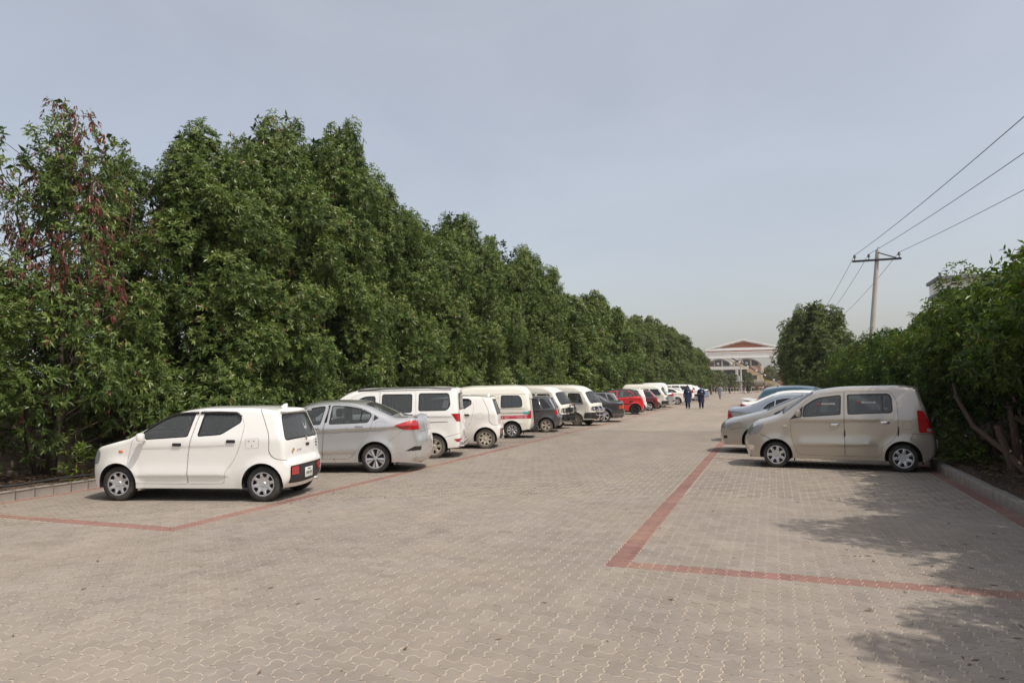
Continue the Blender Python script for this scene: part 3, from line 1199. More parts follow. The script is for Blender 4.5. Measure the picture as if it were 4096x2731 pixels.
SPEC = {}
SPEC['kei'] = dict(
    W=1.475, wf=0.52, wr=2.98, R=0.278, rim=0.185, tw=0.155, ra=0.335, sill=0.21, belt=0.98, tum=0.26, edge=0.06, step=0.055,
    pf=(0.55, 0.13), pr=(0.5, 0.05), crown=(0.025, 0.09, 0.045), wheel=(8, (0.60, 0.92, 0.46, 0.60), 0.03),
    crease=[(0.75, 2.6, 0.84, 0.90, 0.010), (0.8, 2.45, 0.40, 0.41, 0.024)], flare=0.022,
    top=[(.07, .20, .05), (.01, .40, .08), (.02, .70, .10), (.11, .855, .10), (.70, 1.0, .06), (1.42, 1.405, .28), (1.85, 1.475, .4), (2.75, 1.478, .4), (3.17, 1.425, .04),
         (3.17, 1.36, .03), (3.325, .93, .25), (3.34, .66, .05), (3.395, .58, .05), (3.39, .34, .08), (3.31, .22, .05)],
    doors=[[(.73, .29, .05), (.70, .62, .1), (.78, .98, .04), (1.02, 1.165, .1), (1.38, 1.39, .2), (1.86, 1.435, .03), (1.78, 1.02, .1), (1.73, .75, .1), (1.725, .28, .04)],
           [(1.74, .28, .04), (1.745, .75, .1), (1.795, 1.02, .1), (1.875, 1.43, .03), (2.52, 1.415, .08), (2.66, 1.22, .1), (2.62, .92, .15), (2.52, .66, .12), (2.36, .47, .1), (2.34, .29, .04)]],
    windows=[([(.95, 1.0, .03), (1.70, 1.045, .02), (1.775, 1.385, .03), (1.40, 1.355, .2), (1.12, 1.215, .1), (.95, 1.09, .04)], 0),
             ([(1.90, 1.05, .02), (2.27, 1.075, .05), (2.585, 1.27, .05), (2.53, 1.365, .05), (1.955, 1.375, .02)], 1)],
    panels=[[(2.70, .84, .03), (2.92, .85, .03), (2.92, 1.0, .03), (2.70, .99, .03)]],
    side=[('tailgate_gap', [(2.88, 1.46, .02), (2.97, 1.30, .1), (3.10, 1.02, .15), (3.09, .78, .1), (3.18, .68, .08), (3.36, .655, 0), (3.36, .647, 0), (3.17, .672, .08),
                            (3.08, .775, .1), (3.09, 1.02, .15), (2.96, 1.30, .1), (2.87, 1.46, .02)], -0.004),
          ('headlight', [(-.1, .56, 0), (.16, .60, .05), (.20, .80, .06), (.04, .86, 0), (-.1, .86, 0)], 0.004)],
    band=[('windscreen', (.77, 1.04), (1.37, 1.375), None, (0.93, 0.90), .05, 0), ('rearglass', (3.18, 1.345), (3.315, .975), None, (0.88, 0.95), .06, 0),
          ('bumper_insert', (3.395, .56), (3.37, .27), None, .97, .03, -0.006),
          ('taillight', (3.395, .535), (3.392, .42), 0.58, 0.92, .02, 0.005),
          ('tailgate_gap', (3.35, .655), (3.35, .645), None, 0.99, 0, -0.004),
          ('grille', (.0, .50), (.01, .36), None, 0.7, .04, -0.01), ('headlight', (.015, .62), (.06, .80), 0.62, 1.0, .03, 0.003),
          ('panel', (.13, .865), (.70, .99), None, .96, .04, 0)],
    look=dict(tailgate_gap=('tailgate_gap', 'black'), taillight=('tail_light', 'red'), headlight=('headlight', 'white_lamp'), bumper_insert=('rear_bumper_insert', 'body_black'), grille=('grille', 'black')),
    seat=1.42, seat2=2.35, dash=.86,
    fit=f_mirror(1.0, .965, 'paint', 1.0) + f_handle(0, 1.55, .905, w=.15, h=.05) + f_handle(1, 2.46, .955, w=.15, h=.05) + f_sidelamp(.585, .80) + f_plate(3.392, .40, .30, .16)
    + f_strip([(1.02, 1.16), (1.2, 1.28), (1.42, 1.375), (1.62, 1.40), (1.845, 1.405)], .020, 'door_visor') + f_strip([(1.885, 1.405), (2.2, 1.405), (2.5, 1.395), (2.58, 1.34)], .020, 'rear_door_visor')
    + f_flap(.88, .17, .36, 'flap') + f_fin(3.0, 1.475) + f_wiper(.70, 1.0, (-.55, .15)) + f_spoiler(3.14, 1.455, .13)
    + [('tailhandle', 'tailgate_handle', None, lambda m, S: m.box(S['_band'](3.33, .86, .0)[0] - .01, .02, .83, S['_band'](3.33, .86, .0)[0] + .02, .14, .875, .012), 'black'),
       ('exhaust', 'exhaust_pipe', None, lambda m, S: m.tube([(3.1 - S['_x'], .42, .25), (3.43 - S['_x'], .42, .24)], .028, 10), 'chrome')])

SPEC['city'] = dict(
    W=1.695, wf=.90, wr=3.50, R=.298, rim=.205, tw=.185, ra=.355, sill=.22, belt=.96, tum=.34, edge=.10, step=.055,
    pf=(.9, .17), pr=(.7, .12), crown=(.035, .12, .10), wheel=(5, (.22, .92, .40, .46), .03, True), flare=.016,
    crease=[(1.0, 4.3, .80, .96, .028), (1.2, 3.2, .42, .44, .022)], frame_mat='rubber',
    top=[(.06, .2, .05), (0, .45, .1), (.03, .66, .08), (.16, .78, .12), (1.12, 1.0, .1), (2.04, 1.43, .45), (2.6, 1.475, .5), (3.15, 1.43, .5), (3.86, 1.125, .12), (4.28, 1.13, .05),
         (4.33, 1.06, .05), (4.37, .80, .1), (4.44, .60, .08), (4.42, .30, .1), (4.30, .22, .05)],
    doors=[[(1.28, .30, .05), (1.22, .62, .1), (1.30, .97, .05), (1.75, 1.25, .2), (2.10, 1.40, .2), (2.50, 1.425, .03), (2.41, .95, .2), (2.385, .29, .04)],
           [(2.40, .29, .04), (2.425, .95, .2), (2.515, 1.425, .03), (2.95, 1.41, .2), (3.40, 1.25, .12), (3.45, 1.08, .1), (3.40, .88, .2), (3.12, .46, .12), (2.96, .30, .06)]],
    windows=[([(1.55, 1.0, .02), (2.33, 1.02, .02), (2.40, 1.365, .03), (2.10, 1.33, .2), (1.75, 1.15, .1)], 0),
             ([(2.545, 1.025, .02), (3.17, 1.045, .01), (3.19, 1.30, .02), (2.9, 1.36, .2), (2.575, 1.372, .02)], 1),
             ([(3.20, 1.047, .01), (3.34, 1.055, .03), (3.40, 1.20, .04), (3.22, 1.285, .02)], 1)],
    panels=[[(3.52, .92, .04), (3.72, .93, .04), (3.72, 1.06, .04), (3.52, 1.05, .04)], [(3.76, .60, .02), (4.06, .86, .02), (4.6, .86, 0), (4.6, .2, 0), (3.86, .2, 0), (3.84, .45, .05)]],
    side=[('quarter_trim', [(3.46, 1.065, .02), (3.47, 1.20, .02), (3.57, 1.13, .01)], -.003), ('taillight', [(3.90, .97, .02), (4.20, 1.07, .03), (4.5, 1.08, 0), (4.5, .88, 0), (4.08, .88, .04)], .004),
          ('reflector_trim', [(4.12, .44, .01), (4.32, .54, .01), (4.5, .54, 0), (4.5, .46, 0)], -.004), ('headlight', [(-.1, .6, 0), (.15, .62, .05), (.55, .82, .05), (.3, .86, .05), (-.1, .78, 0)], .004)],
    band=[('windscreen', (1.2, 1.05), (1.98, 1.39), None, (.93, .90), .06, 0), ('rearglass', (3.24, 1.385), (3.80, 1.155), None, (.86, .92), .06, 0), ('taillight', (4.335, 1.05), (4.36, .88), .62, 1.0, .02, .004),
          ('headlight', (.02, .62), (.12, .75), .6, 1.0, .03, .003), ('grille', (.0, .48), (.01, .30), None, .7, .04, -.01), ('panel', (3.84, 1.13), (4.365, .82), None, .9, .04, 0), ('panel', (.2, .8), (1.1, .99), None, .95, .04, 0)],
    look=dict(quarter_trim=('quarter_trim', 'black'), taillight=('tail_light', 'red'), reflector_trim=('bumper_vent', 'black'), headlight=('headlight', 'white_lamp'), grille=('grille', 'black')),
    seat=1.98, seat2=2.92, dash=1.32, mats={},
    fit=f_mirror(1.58, 1.0) + f_handle(0, 2.26, .93, 'chrome', .18, .03) + f_handle(1, 3.18, .965, 'chrome', .18, .03) + f_plate(4.375, .75) + f_flap(3.90, .17, .42, 'paint') + f_wiper(1.12, 1.0, (-.5, .2))
    + f_strip([(2.455, 1.03), (2.50, 1.38)], .045, 'centre_pillar_cover', 'black', -.038) + [('lidspoiler', 'boot_spoiler', None, lambda m, S: m.prism([(4.10 - S['_x'], 1.13), (4.33 - S['_x'], 1.165), (4.33 - S['_x'], 1.14), (4.2 - S['_x'], 1.12)], -.62, .62), 'paint')])

SPEC['karvan'] = dict(
    W=1.62, wf=.80, wr=3.36, R=.285, rim=.19, tw=.175, ra=.35, sill=.25, belt=1.10, tum=.16, edge=.075, step=.065,
    pf=(.5, .12), pr=(.3, .05), crown=(.03, .10, .05), wheel=(6, (.45, .88, .34, .46), .03), flare=.014,
    crease=[(1.3, 3.9, 1.02, 1.02, .012)],
    top=[(.06, .22, .05), (0, .5, .1), (.03, .8, .1), (.12, .92, .1), (.42, 1.03, .1), (1.14, 1.60, .22), (1.55, 1.72, .35), (3.55, 1.75, .3), (3.91, 1.70, .08), (3.93, 1.6, .05), (3.98, .95, .1), (4.02, .5, .1), (3.97, .26, .05)],
    doors=[[(1.02, .34, .05), (.86, 1.06, .04), (1.25, 1.48, .1), (1.62, 1.64, .1), (2.00, 1.65, .02), (2.00, .34, .03)], [(2.015, .34, .03), (2.015, 1.66, .02), (2.90, 1.66, .02), (2.92, 1.05, .05), (2.94, .34, .03)]],
    windows=[([(1.20, 1.12, .03), (1.88, 1.13, .03), (1.88, 1.53, .05), (1.62, 1.52, .1), (1.40, 1.40, .08)], 0), ([(2.08, 1.14, .04), (2.80, 1.15, .04), (2.80, 1.57, .04), (2.08, 1.57, .04)], 1), ([(3.00, 1.18, .04), (3.68, 1.19, .12), (3.76, 1.30, .06), (3.72, 1.585, .06), (3.00, 1.585, .04)], None)],
    panels=[],
    side=[('slide_rail', [(2.96, .865, .005), (3.70, .885, .005), (3.72, .90, .005), (2.96, .885, .005)], -.008), ('taillight', [(3.80, 1.095, .01), (4.2, 1.10, 0), (4.2, .90, 0), (3.93, .90, .02)], .004),
          ('fog_reflector', [(3.86, .47, .01), (4.2, .49, 0), (4.2, .40, 0), (3.93, .40, .01)], .003), ('headlight', [(-.1, .72, 0), (.12, .74, .05), (.30, .95, .05), (.1, .98, .05), (-.1, .9, 0)], .004),
          ('bumper_gap', [(3.55, .50, 0), (4.2, .66, 0), (4.2, .652, 0), (3.55, .492, 0)], -.005)],
    band=[('windscreen', (.52, 1.11), (1.10, 1.57), None, (.93, .90), .06, 0), ('rearglass', (3.935, 1.58), (3.96, 1.2), None, (.82, .86), .06, 0), ('taillight', (3.975, 1.09), (3.985, .90), .80, 1.0, .01, .004),
          ('fog_reflector', (4.01, .49), (4.0, .40), .78, 1.0, .01, .003), ('headlight', (.03, .74), (.1, .90), .6, 1.0, .03, .003), ('grille', (.01, .6), (.0, .4), None, .7, .04, -.01), ('bumper_gap', (4.01, .662), (4.01, .655), None, .99, 0, -.005)],
    look=dict(slide_rail=('sliding_door_rail', 'black'), taillight=('tail_light', 'red'), fog_reflector=('bumper_reflector', 'red'), headlight=('headlight', 'white_lamp'), grille=('grille', 'black'), bumper_gap=('bumper_gap', 'black')),
    seat=1.55, seat2=2.6, dash=.85, seat_z=.72,
    fit=f_mirror(1.16, 1.13, 'black') + f_handle(0, 1.85, .98) + f_plate(3.985, .82) + mk_rearguard() + f_flap(3.74, .16, .40) + f_wiper(.42, 1.05, (-.5, .2))
    + [('roofrail.L', 'roof_gutter', None, lambda m, S: m.tube([(x - S['_x'], -.685 + (.0 if x > 1.6 else .01), z) for x, z in ((1.45, 1.685), (2.2, 1.725), (3.2, 1.738), (3.8, 1.712))], .016, 6), 'black'),
       ('roofrail.R', 'roof_gutter', None, lambda m, S: m.tube([(x - S['_x'], .685, z) for x, z in ((1.45, 1.685), (2.2, 1.725), (3.2, 1.738), (3.8, 1.712))], .016, 6), 'black'),
       ('aerial', 'roof_aerial', None, lambda m, S: m.tube([(1.28 - S['_x'], -.5, 1.66), (1.75 - S['_x'], -.52, 1.86)], .006, 5), 'black')])

SPEC['hiroof'] = dict(
    W=1.42, wf=.72, wr=2.60, R=.268, rim=.175, tw=.165, ra=.335, sill=.27, belt=1.02, tum=.14, tum2=.9, edge=.09, step=.065,
    pf=(.3, .07), pr=(.3, .05), crown=(.05, .07, .05), wheel=(8, (.30, .90, .40, .44), .02), flare=.012,
    crease=[(.3, 3.1, 1.0, 1.0, .012), (.3, 3.1, .50, .50, .012)],
    top=[(.06, .28, .04), (.0, .45, .05), (.0, .62, .05), (.05, .93, .06), (.40, 1.47, .08), (.72, 1.67, .22), (1.2, 1.74, .4), (2.7, 1.755, .3), (3.02, 1.70, .15), (3.17, 1.48, .06), (3.235, .95, .1), (3.25, .5, .06), (3.2, .30, .05)],
    doors=[[(.98, .40, .04), (1.05, .60, .05), (1.14, .40, .03), (1.18, .40, .02), (1.18, 1.47, .02), (.50, 1.45, .05), (.22, 1.0, .04), (.28, .62, .1), (.36, .40, .03)], [(1.195, .33, .03), (1.195, 1.48, .02), (2.14, 1.48, .02), (2.14, .95, .02), (2.14, .66, .1), (2.17, .33, .03)]],
    windows=[([(.40, 1.02, .03), (1.11, 1.03, .03), (1.11, 1.41, .03), (.58, 1.40, .05)], 0), ([(1.25, 1.03, .04), (2.02, 1.03, .04), (2.02, 1.415, .04), (1.25, 1.415, .04)], 1), ([(2.24, 1.04, .05), (2.95, 1.06, .08), (2.92, 1.30, .06), (2.84, 1.425, .08), (2.24, 1.43, .05)], None)],
    side=[('slide_rail', [(2.16, .825, .005), (3.10, .845, .005), (3.10, .865, .005), (2.16, .845, .005)], -.006), ('headlight', [(-.1, .64, 0), (.05, .66, .01), (.05, .82, .01), (-.1, .84, 0)], .003), ('taillight', [(3.16, .66, .01), (3.4, .66, 0), (3.4, .92, 0), (3.16, .92, .01)], .003),
          ('gutter', [(.42, 1.472, 0), (3.2, 1.492, 0), (3.2, 1.484, 0), (.42, 1.464, 0)], -.004), ('front_bumper', [(-.1, .34, 0), (.34, .34, .02), (.30, .58, .03), (-.1, .60, 0)], .02)],
    band=[('windscreen', (.09, .97), (.385, 1.44), None, (.95, .93), .07, 0), ('rearglass', (3.185, 1.42), (3.225, 1.05), None, (.84, .88), .06, 0), ('headlight_panel', (.015, .64), (.03, .84), None, .98, .01, .006), ('headlight', (.015, .68), (.03, .81), .66, .88, .02, .014),
          ('front_bumper', (.0, .58), (.02, .34), None, 1.0, .0, .05), ('taillight', (3.24, .92), (3.25, .68), .86, 1.0, .01, .003), ('panel', (3.18, 1.46), (3.25, .46), None, .95, .05, 0)],
    look=dict(slide_rail=('sliding_door_rail', 'black'), headlight=('headlight', 'white_lamp'), headlight_panel=('headlight_surround', 'black'), front_bumper=('front_bumper', 'body_black'), taillight=('tail_light', 'red'), gutter=('roof_joint', 'black')),
    seat=.95, seat2=1.85, dash=.28, seat_z=.66,
    fit=f_mirror(.42, 1.02, 'black', 1.25, .0) + f_handle(0, 1.05, .90) + f_wiper(.06, .96, (-.6, .1)) + f_plate(3.245, .56, .36, .12) + f_flap(2.98, .14, .40))

SPEC['boxhatch'] = dict(
    W=1.405, wf=.60, wr=2.775, R=.258, rim=.172, tw=.155, ra=.315, sill=.23, belt=.86, tum=.30, edge=.06, step=.065,
    pf=(.4, .07), pr=(.35, .05), crown=(.03, .06, .04), wheel=(5, (.28, .88, .44, .5), .025), flare=.012,
    crease=[(.2, 3.2, .80, .82, .012), (.3, 3.1, .46, .46, .010)],
    top=[(.04, .24, .04), (0, .4, .05), (.02, .68, .05), (.1, .76, .06), (.86, .88, .05), (1.36, 1.29, .12), (1.8, 1.345, .4), (2.75, 1.34, .2), (2.93, 1.29, .06), (3.17, .88, .08), (3.2, .64, .04), (3.29, .59, .03), (3.3, .37, .04), (3.24, .26, .04)],
    doors=[[(.90, .30, .04), (.86, .84, .03), (1.36, 1.265, .05), (1.86, 1.30, .02), (1.84, .30, .03)], [(1.855, .30, .03), (1.875, 1.30, .02), (2.44, 1.285, .03), (2.62, .86, .03), (2.60, .66, .1), (2.44, .48, .08), (2.42, .30, .03)]],
    windows=[([(1.02, .90, .02), (1.79, .90, .02), (1.79, 1.235, .02), (1.42, 1.215, .05)], 0), ([(1.93, .90, .02), (2.29, .90, .01), (2.29, 1.235, .01), (1.93, 1.24, .02)], 1), ([(2.32, .90, .01), (2.55, .90, .02), (2.41, 1.23, .02), (2.32, 1.235, .01)], 1), ([(2.66, .905, .03), (2.93, .93, .04), (2.66, 1.24, .04), (2.54, 1.24, .03)], None)],
    panels=[[(2.86, .66, .03), (3.02, .66, .03), (3.02, .80, .03), (2.86, .80, .03)]],
    side=[('rear_bumper', [(3.02, .26, 0), (3.10, .50, .05), (3.2, .60, .02), (3.5, .60, 0), (3.5, .2, 0), (3.02, .2, 0)], .012), ('taillight', [(3.10, .66, .01), (3.5, .66, 0), (3.5, .84, 0), (3.10, .84, .01)], .003), ('headlight', [(-.1, .50, 0), (.06, .50, .01), (.08, .68, .01), (-.1, .7, 0)], .003)],
    band=[('windscreen', (.92, .93), (1.31, 1.25), None, (.93, .90), .05, 0), ('rearglass', (2.955, 1.25), (3.14, .93), None, (.90, .93), .06, 0), ('taillight', (3.175, .85), (3.195, .66), .62, 1.0, .01, .003), ('boot_panel', (3.175, .84), (3.195, .67), None, .6, .01, -.003), ('rear_bumper', (3.21, .625), (3.27, .3), None, 1.0, 0, .012), ('grille', (.01, .52), (.02, .66), None, .62, .02, -.006), ('headlight', (.01, .52), (.02, .66), .64, 1.0, .01, .004)],
    look=dict(rear_bumper=('rear_bumper', 'bumper'), taillight=('tail_light', 'red'), headlight=('headlight', 'white_lamp'), grille=('grille', 'black'), boot_panel=('tailgate_panel', 'black')),
    seat=1.32, seat2=2.15, dash=.95, seat_z=.44, mats=dict(bumper=BASE['body_black']),
    fit=f_mirror(1.06, .92, 'black') + f_handle(0, 1.70, .78, w=.16, h=.04) + f_handle(1, 2.46, .80, w=.16, h=.04) + f_plate(3.20, .74, .30, .12) + f_flap(3.08, .13, .30) + f_strip([(2.60, .90), (2.455, 1.265)], .012, 'chrome_pillar_strip', 'chrome', .006)
    + f_strip([(1.45, 1.262), (1.84, 1.285)], .018, 'door_visor') + f_strip([(1.90, 1.285), (2.42, 1.272)], .018, 'rear_door_visor') + [('aerial', 'roof_aerial', None, lambda m, S: m.tube([(1.5 - S['_x'], -.5, 1.3), (1.6 - S['_x'], -.52, 1.85)], .006, 5), 'chrome')])

SPEC['oldsedan'] = dict(
    W=1.685, wf=.86, wr=3.325, R=.30, rim=.215, tw=.185, ra=.35, sill=.22, belt=.90, tum=.36, edge=.08, step=.07,
    pf=(.7, .12), pr=(.5, .08), crown=(.03, .10, .07), wheel=(5, (.25, .90, .52, .56), .025), flare=.012, crease=[(.5, 4.2, .76, .80, .012), (.6, 4.1, .46, .46, .012)], frame_mat='black',
    top=[(.04, .22, .05), (0, .42, .08), (.03, .62, .06), (.14, .72, .1), (1.2, .90, .08), (1.95, 1.31, .3), (2.5, 1.365, .5), (3.0, 1.33, .4), (3.55, 1.0, .15), (4.15, .965, .06), (4.21, .9, .05), (4.22, .6, .03), (4.27, .54, .04), (4.26, .30, .06), (4.15, .22, .05)],
    doors=[[(1.30, .30, .05), (1.26, .88, .03), (1.95, 1.28, .1), (2.36, 1.33, .02), (2.36, .30, .04)], [(2.375, .30, .04), (2.375, 1.33, .02), (2.85, 1.30, .1), (3.22, 1.06, .12), (3.25, .88, .06), (3.05, .55, .1), (2.94, .30, .06)]],
    windows=[([(1.48, .93, .02), (2.29, .94, .02), (2.29, 1.27, .02), (1.98, 1.24, .1)], 0), ([(2.43, .94, .02), (2.93, .95, .01), (2.93, 1.22, .02), (2.80, 1.265, .05), (2.43, 1.275, .02)], 1), ([(2.96, .95, .01), (3.17, .96, .04), (3.14, 1.06, .05), (2.96, 1.205, .02)], 1)],
    panels=[[(3.45, .66, .02), (3.63, .66, .02), (3.63, .79, .02), (3.45, .79, .02)]],
    side=[('taillight', [(4.0, .63, .01), (4.5, .63, 0), (4.5, .80, 0), (4.02, .78, .02)], .004), ('rear_bumper', [(3.70, .2, 0), (3.72, .55, 0), (4.5, .56, 0), (4.5, .2, 0)], .008), ('bumper_line', [(3.72, .36, 0), (4.5, .36, 0), (4.5, .372, 0), (3.72, .372, 0)], .010), ('headlight', [(-.1, .5, 0), (.1, .5, .01), (.3, .66, .03), (-.1, .7, 0)], .003)],
    band=[('windscreen', (1.27, .95), (1.90, 1.28), None, (.92, .88), .06, 0), ('rearglass', (3.06, 1.29), (3.5, 1.03), None, (.86, .92), .06, 0), ('taillight', (4.215, .80), (4.22, .63), .5, 1.0, .01, .004), ('rear_bumper', (4.23, .57), (4.25, .28), None, 1.0, 0, .01), ('headlight', (.01, .5), (.04, .64), .6, 1.0, .02, .003)],
    look=dict(taillight=('tail_light', 'redamber'), rear_bumper=('rear_bumper', 'paint'), bumper_line=('bumper_moulding', 'chrome'), headlight=('headlight', 'white_lamp')),
    seat=1.95, seat2=2.8, dash=1.35, seat_z=.42, mats=dict(redamber=lens('red_amber_lamp', (.55, .07, .02))),
    fit=f_mirror(1.5, .94, 'paint') + f_handle(0, 2.2, .80) + f_handle(1, 3.0, .82) + f_plate(4.22, .70))

SPEC['sedan'] = dict(
    W=1.76, wf=.95, wr=3.55, R=.315, rim=.215, tw=.195, ra=.37, sill=.22, belt=.98, tum=.36, edge=.11, step=.065,
    pf=(1.0, .20), pr=(.7, .12), crown=(.04, .14, .09), wheel=(5, (.26, .90, .46, .52), .03), flare=.014, crease=[(.9, 4.4, .84, .95, .014), (1.2, 3.3, .42, .44, .014)],
    top=[(.08, .2, .05), (0, .45, .12), (.06, .68, .1), (.24, .80, .15), (1.12, 1.02, .12), (2.02, 1.43, .5), (2.6, 1.48, .6), (3.2, 1.42, .5), (3.95, 1.10, .15), (4.36, 1.10, .06), (4.43, 1.0, .06), (4.47, .75, .1), (4.54, .55, .1), (4.50, .28, .1), (4.4, .22, .05)],
    doors=[[(1.36, .30, .05), (1.30, .62, .1), (1.36, .99, .05), (1.80, 1.25, .2), (2.12, 1.40, .2), (2.54, 1.43, .03), (2.47, .95, .2), (2.45, .29, .04)], [(2.465, .29, .04), (2.485, .95, .2), (2.555, 1.43, .03), (3.0, 1.41, .2), (3.46, 1.22, .12), (3.52, 1.05, .1), (3.46, .86, .2), (3.18, .46, .12), (3.04, .30, .06)]],
    windows=[([(1.40, 1.0, .02), (2.40, 1.03, .02), (2.46, 1.365, .03), (2.12, 1.33, .2), (1.75, 1.15, .1)], 0), ([(2.60, 1.035, .02), (3.17, 1.055, .01), (3.18, 1.31, .02), (2.9, 1.36, .2), (2.62, 1.372, .02)], 1), ([(3.20, 1.057, .01), (3.50, 1.07, .05), (3.40, 1.20, .06), (3.21, 1.30, .02)], 1)],
    panels=[[(3.62, .90, .04), (3.80, .91, .04), (3.80, 1.04, .04), (3.62, 1.03, .04)]],
    side=[('taillight', [(4.05, .92, .03), (4.30, 1.03, .03), (4.6, 1.04, 0), (4.6, .86, 0), (4.2, .86, .03)], .004), ('headlight', [(-.1, .62, 0), (.20, .62, .05), (.55, .82, .05), (.36, .83, .05), (-.1, .72, 0)], .004), ('fog_lamp', [(.10, .36, .03), (.20, .36, .03), (.22, .44, .03), (.10, .44, .03)], -.006), ('bumper_gap', [(.30, .60, 0), (.60, .66, 0), (.60, .652, 0), (.30, .592, 0)], -.004)],
    band=[('windscreen', (1.2, 1.06), (1.98, 1.40), None, (.93, .90), .06, 0), ('rearglass', (3.28, 1.385), (3.88, 1.13), None, (.86, .92), .06, 0), ('taillight', (4.43, 1.02), (4.46, .86), .55, 1.0, .02, .004), ('headlight', (.05, .62), (.16, .74), .55, 1.0, .03, .003), ('grille', (.02, .57), (.04, .64), None, .5, .02, -.006), ('lower_grille', (.0, .44), (.04, .30), None, .6, .04, -.01),
          ('panel', (.26, .81), (1.1, 1.01), None, .95, .04, 0), ('panel', (3.93, 1.105), (4.465, .80), None, .9, .04, 0)],
    look=dict(taillight=('tail_light', 'red'), headlight=('headlight', 'white_lamp'), grille=('grille', 'black'), lower_grille=('lower_grille', 'black'), bumper_gap=('bumper_gap', 'black'), fog_lamp=('fog_lamp', 'black')),
    seat=2.05, seat2=3.0, dash=1.4, seat_z=.46,
    fit=f_mirror(1.62, 1.0) + f_handle(0, 2.3, .93, 'paint', .18) + f_handle(1, 3.26, .96, 'paint', .18) + f_plate(4.47, .74) + f_wiper(1.14, 1.03, (-.5, .2)))

SPEC['limo'] = dict(
    W=1.73, wf=.84, wr=3.55, R=.312, rim=.215, tw=.195, ra=.36, sill=.22, belt=.93, tum=.38, edge=.10, step=.065,
    pf=(.9, .18), pr=(.7, .12), crown=(.04, .12, .09), wheel=(5, (.26, .90, .46, .52), .03), flare=.014, crease=[(.9, 4.4, .82, .84, .012), (1.0, 3.3, .42, .42, .014)], frame_mat='chrome_frame',
    top=[(.06, .2, .05), (0, .45, .1), (.05, .66, .1), (.2, .78, .12), (1.15, .95, .1), (1.95, 1.37, .4), (2.5, 1.425, .6), (3.1, 1.375, .5), (3.82, 1.03, .25), (4.40, .98, .06), (4.45, .92, .06), (4.48, .62, .1), (4.53, .52, .1), (4.50, .28, .1), (4.4, .22, .05)],
    doors=[[(1.30, .30, .05), (1.24, .92, .05), (1.95, 1.34, .2), (2.40, 1.375, .03), (2.38, .29, .04)], [(2.395, .29, .04), (2.415, 1.375, .03), (2.85, 1.36, .2), (3.30, 1.18, .2), (3.50, .98, .06), (3.42, .80, .15), (3.16, .46, .12), (3.02, .30, .06)]],
    windows=[([(1.48, .96, .02), (2.31, .97, .02), (2.33, 1.31, .02), (1.98, 1.28, .15)], 0), ([(2.47, .97, .02), (3.02, .98, .01), (3.02, 1.255, .02), (2.8, 1.305, .15), (2.48, 1.32, .02)], 1), ([(3.05, .98, .01), (3.40, .99, .03), (3.26, 1.14, .08), (3.05, 1.245, .02)], 1)],
    panels=[[(3.66, .74, .04), (3.86, .74, .04), (3.86, .88, .04), (3.66, .88, .04)]],
    side=[('taillight', [(4.20, .64, .02), (4.6, .64, 0), (4.6, .93, 0), (4.38, .93, .02)], .004), ('rear_bumper', [(3.9, .2, 0), (4.0, .60, .05), (4.7, .60, 0), (4.7, .2, 0)], .006)],
    band=[('windscreen', (1.22, 1.0), (1.90, 1.34), None, (.92, .88), .06, 0), ('rearglass', (3.18, 1.34), (3.74, 1.07), None, (.86, .92), .06, 0), ('taillight', (4.455, .91), (4.475, .64), .66, 1.0, .02, .004)],
    look=dict(taillight=('tail_light', 'red'), rear_bumper=('rear_bumper', 'paint')),
    seat=1.95, seat2=2.85, dash=1.38, seat_z=.42, mats=dict(chrome_frame=BASE['chrome'], glass=glass('dark_glass', (.05, .055, .06), film=.03)),
    fit=f_mirror(1.5, .96) + f_handle(0, 2.2, .84, 'paint', .2) + f_handle(1, 3.2, .85, 'paint', .2) + f_plate(4.47, .72))

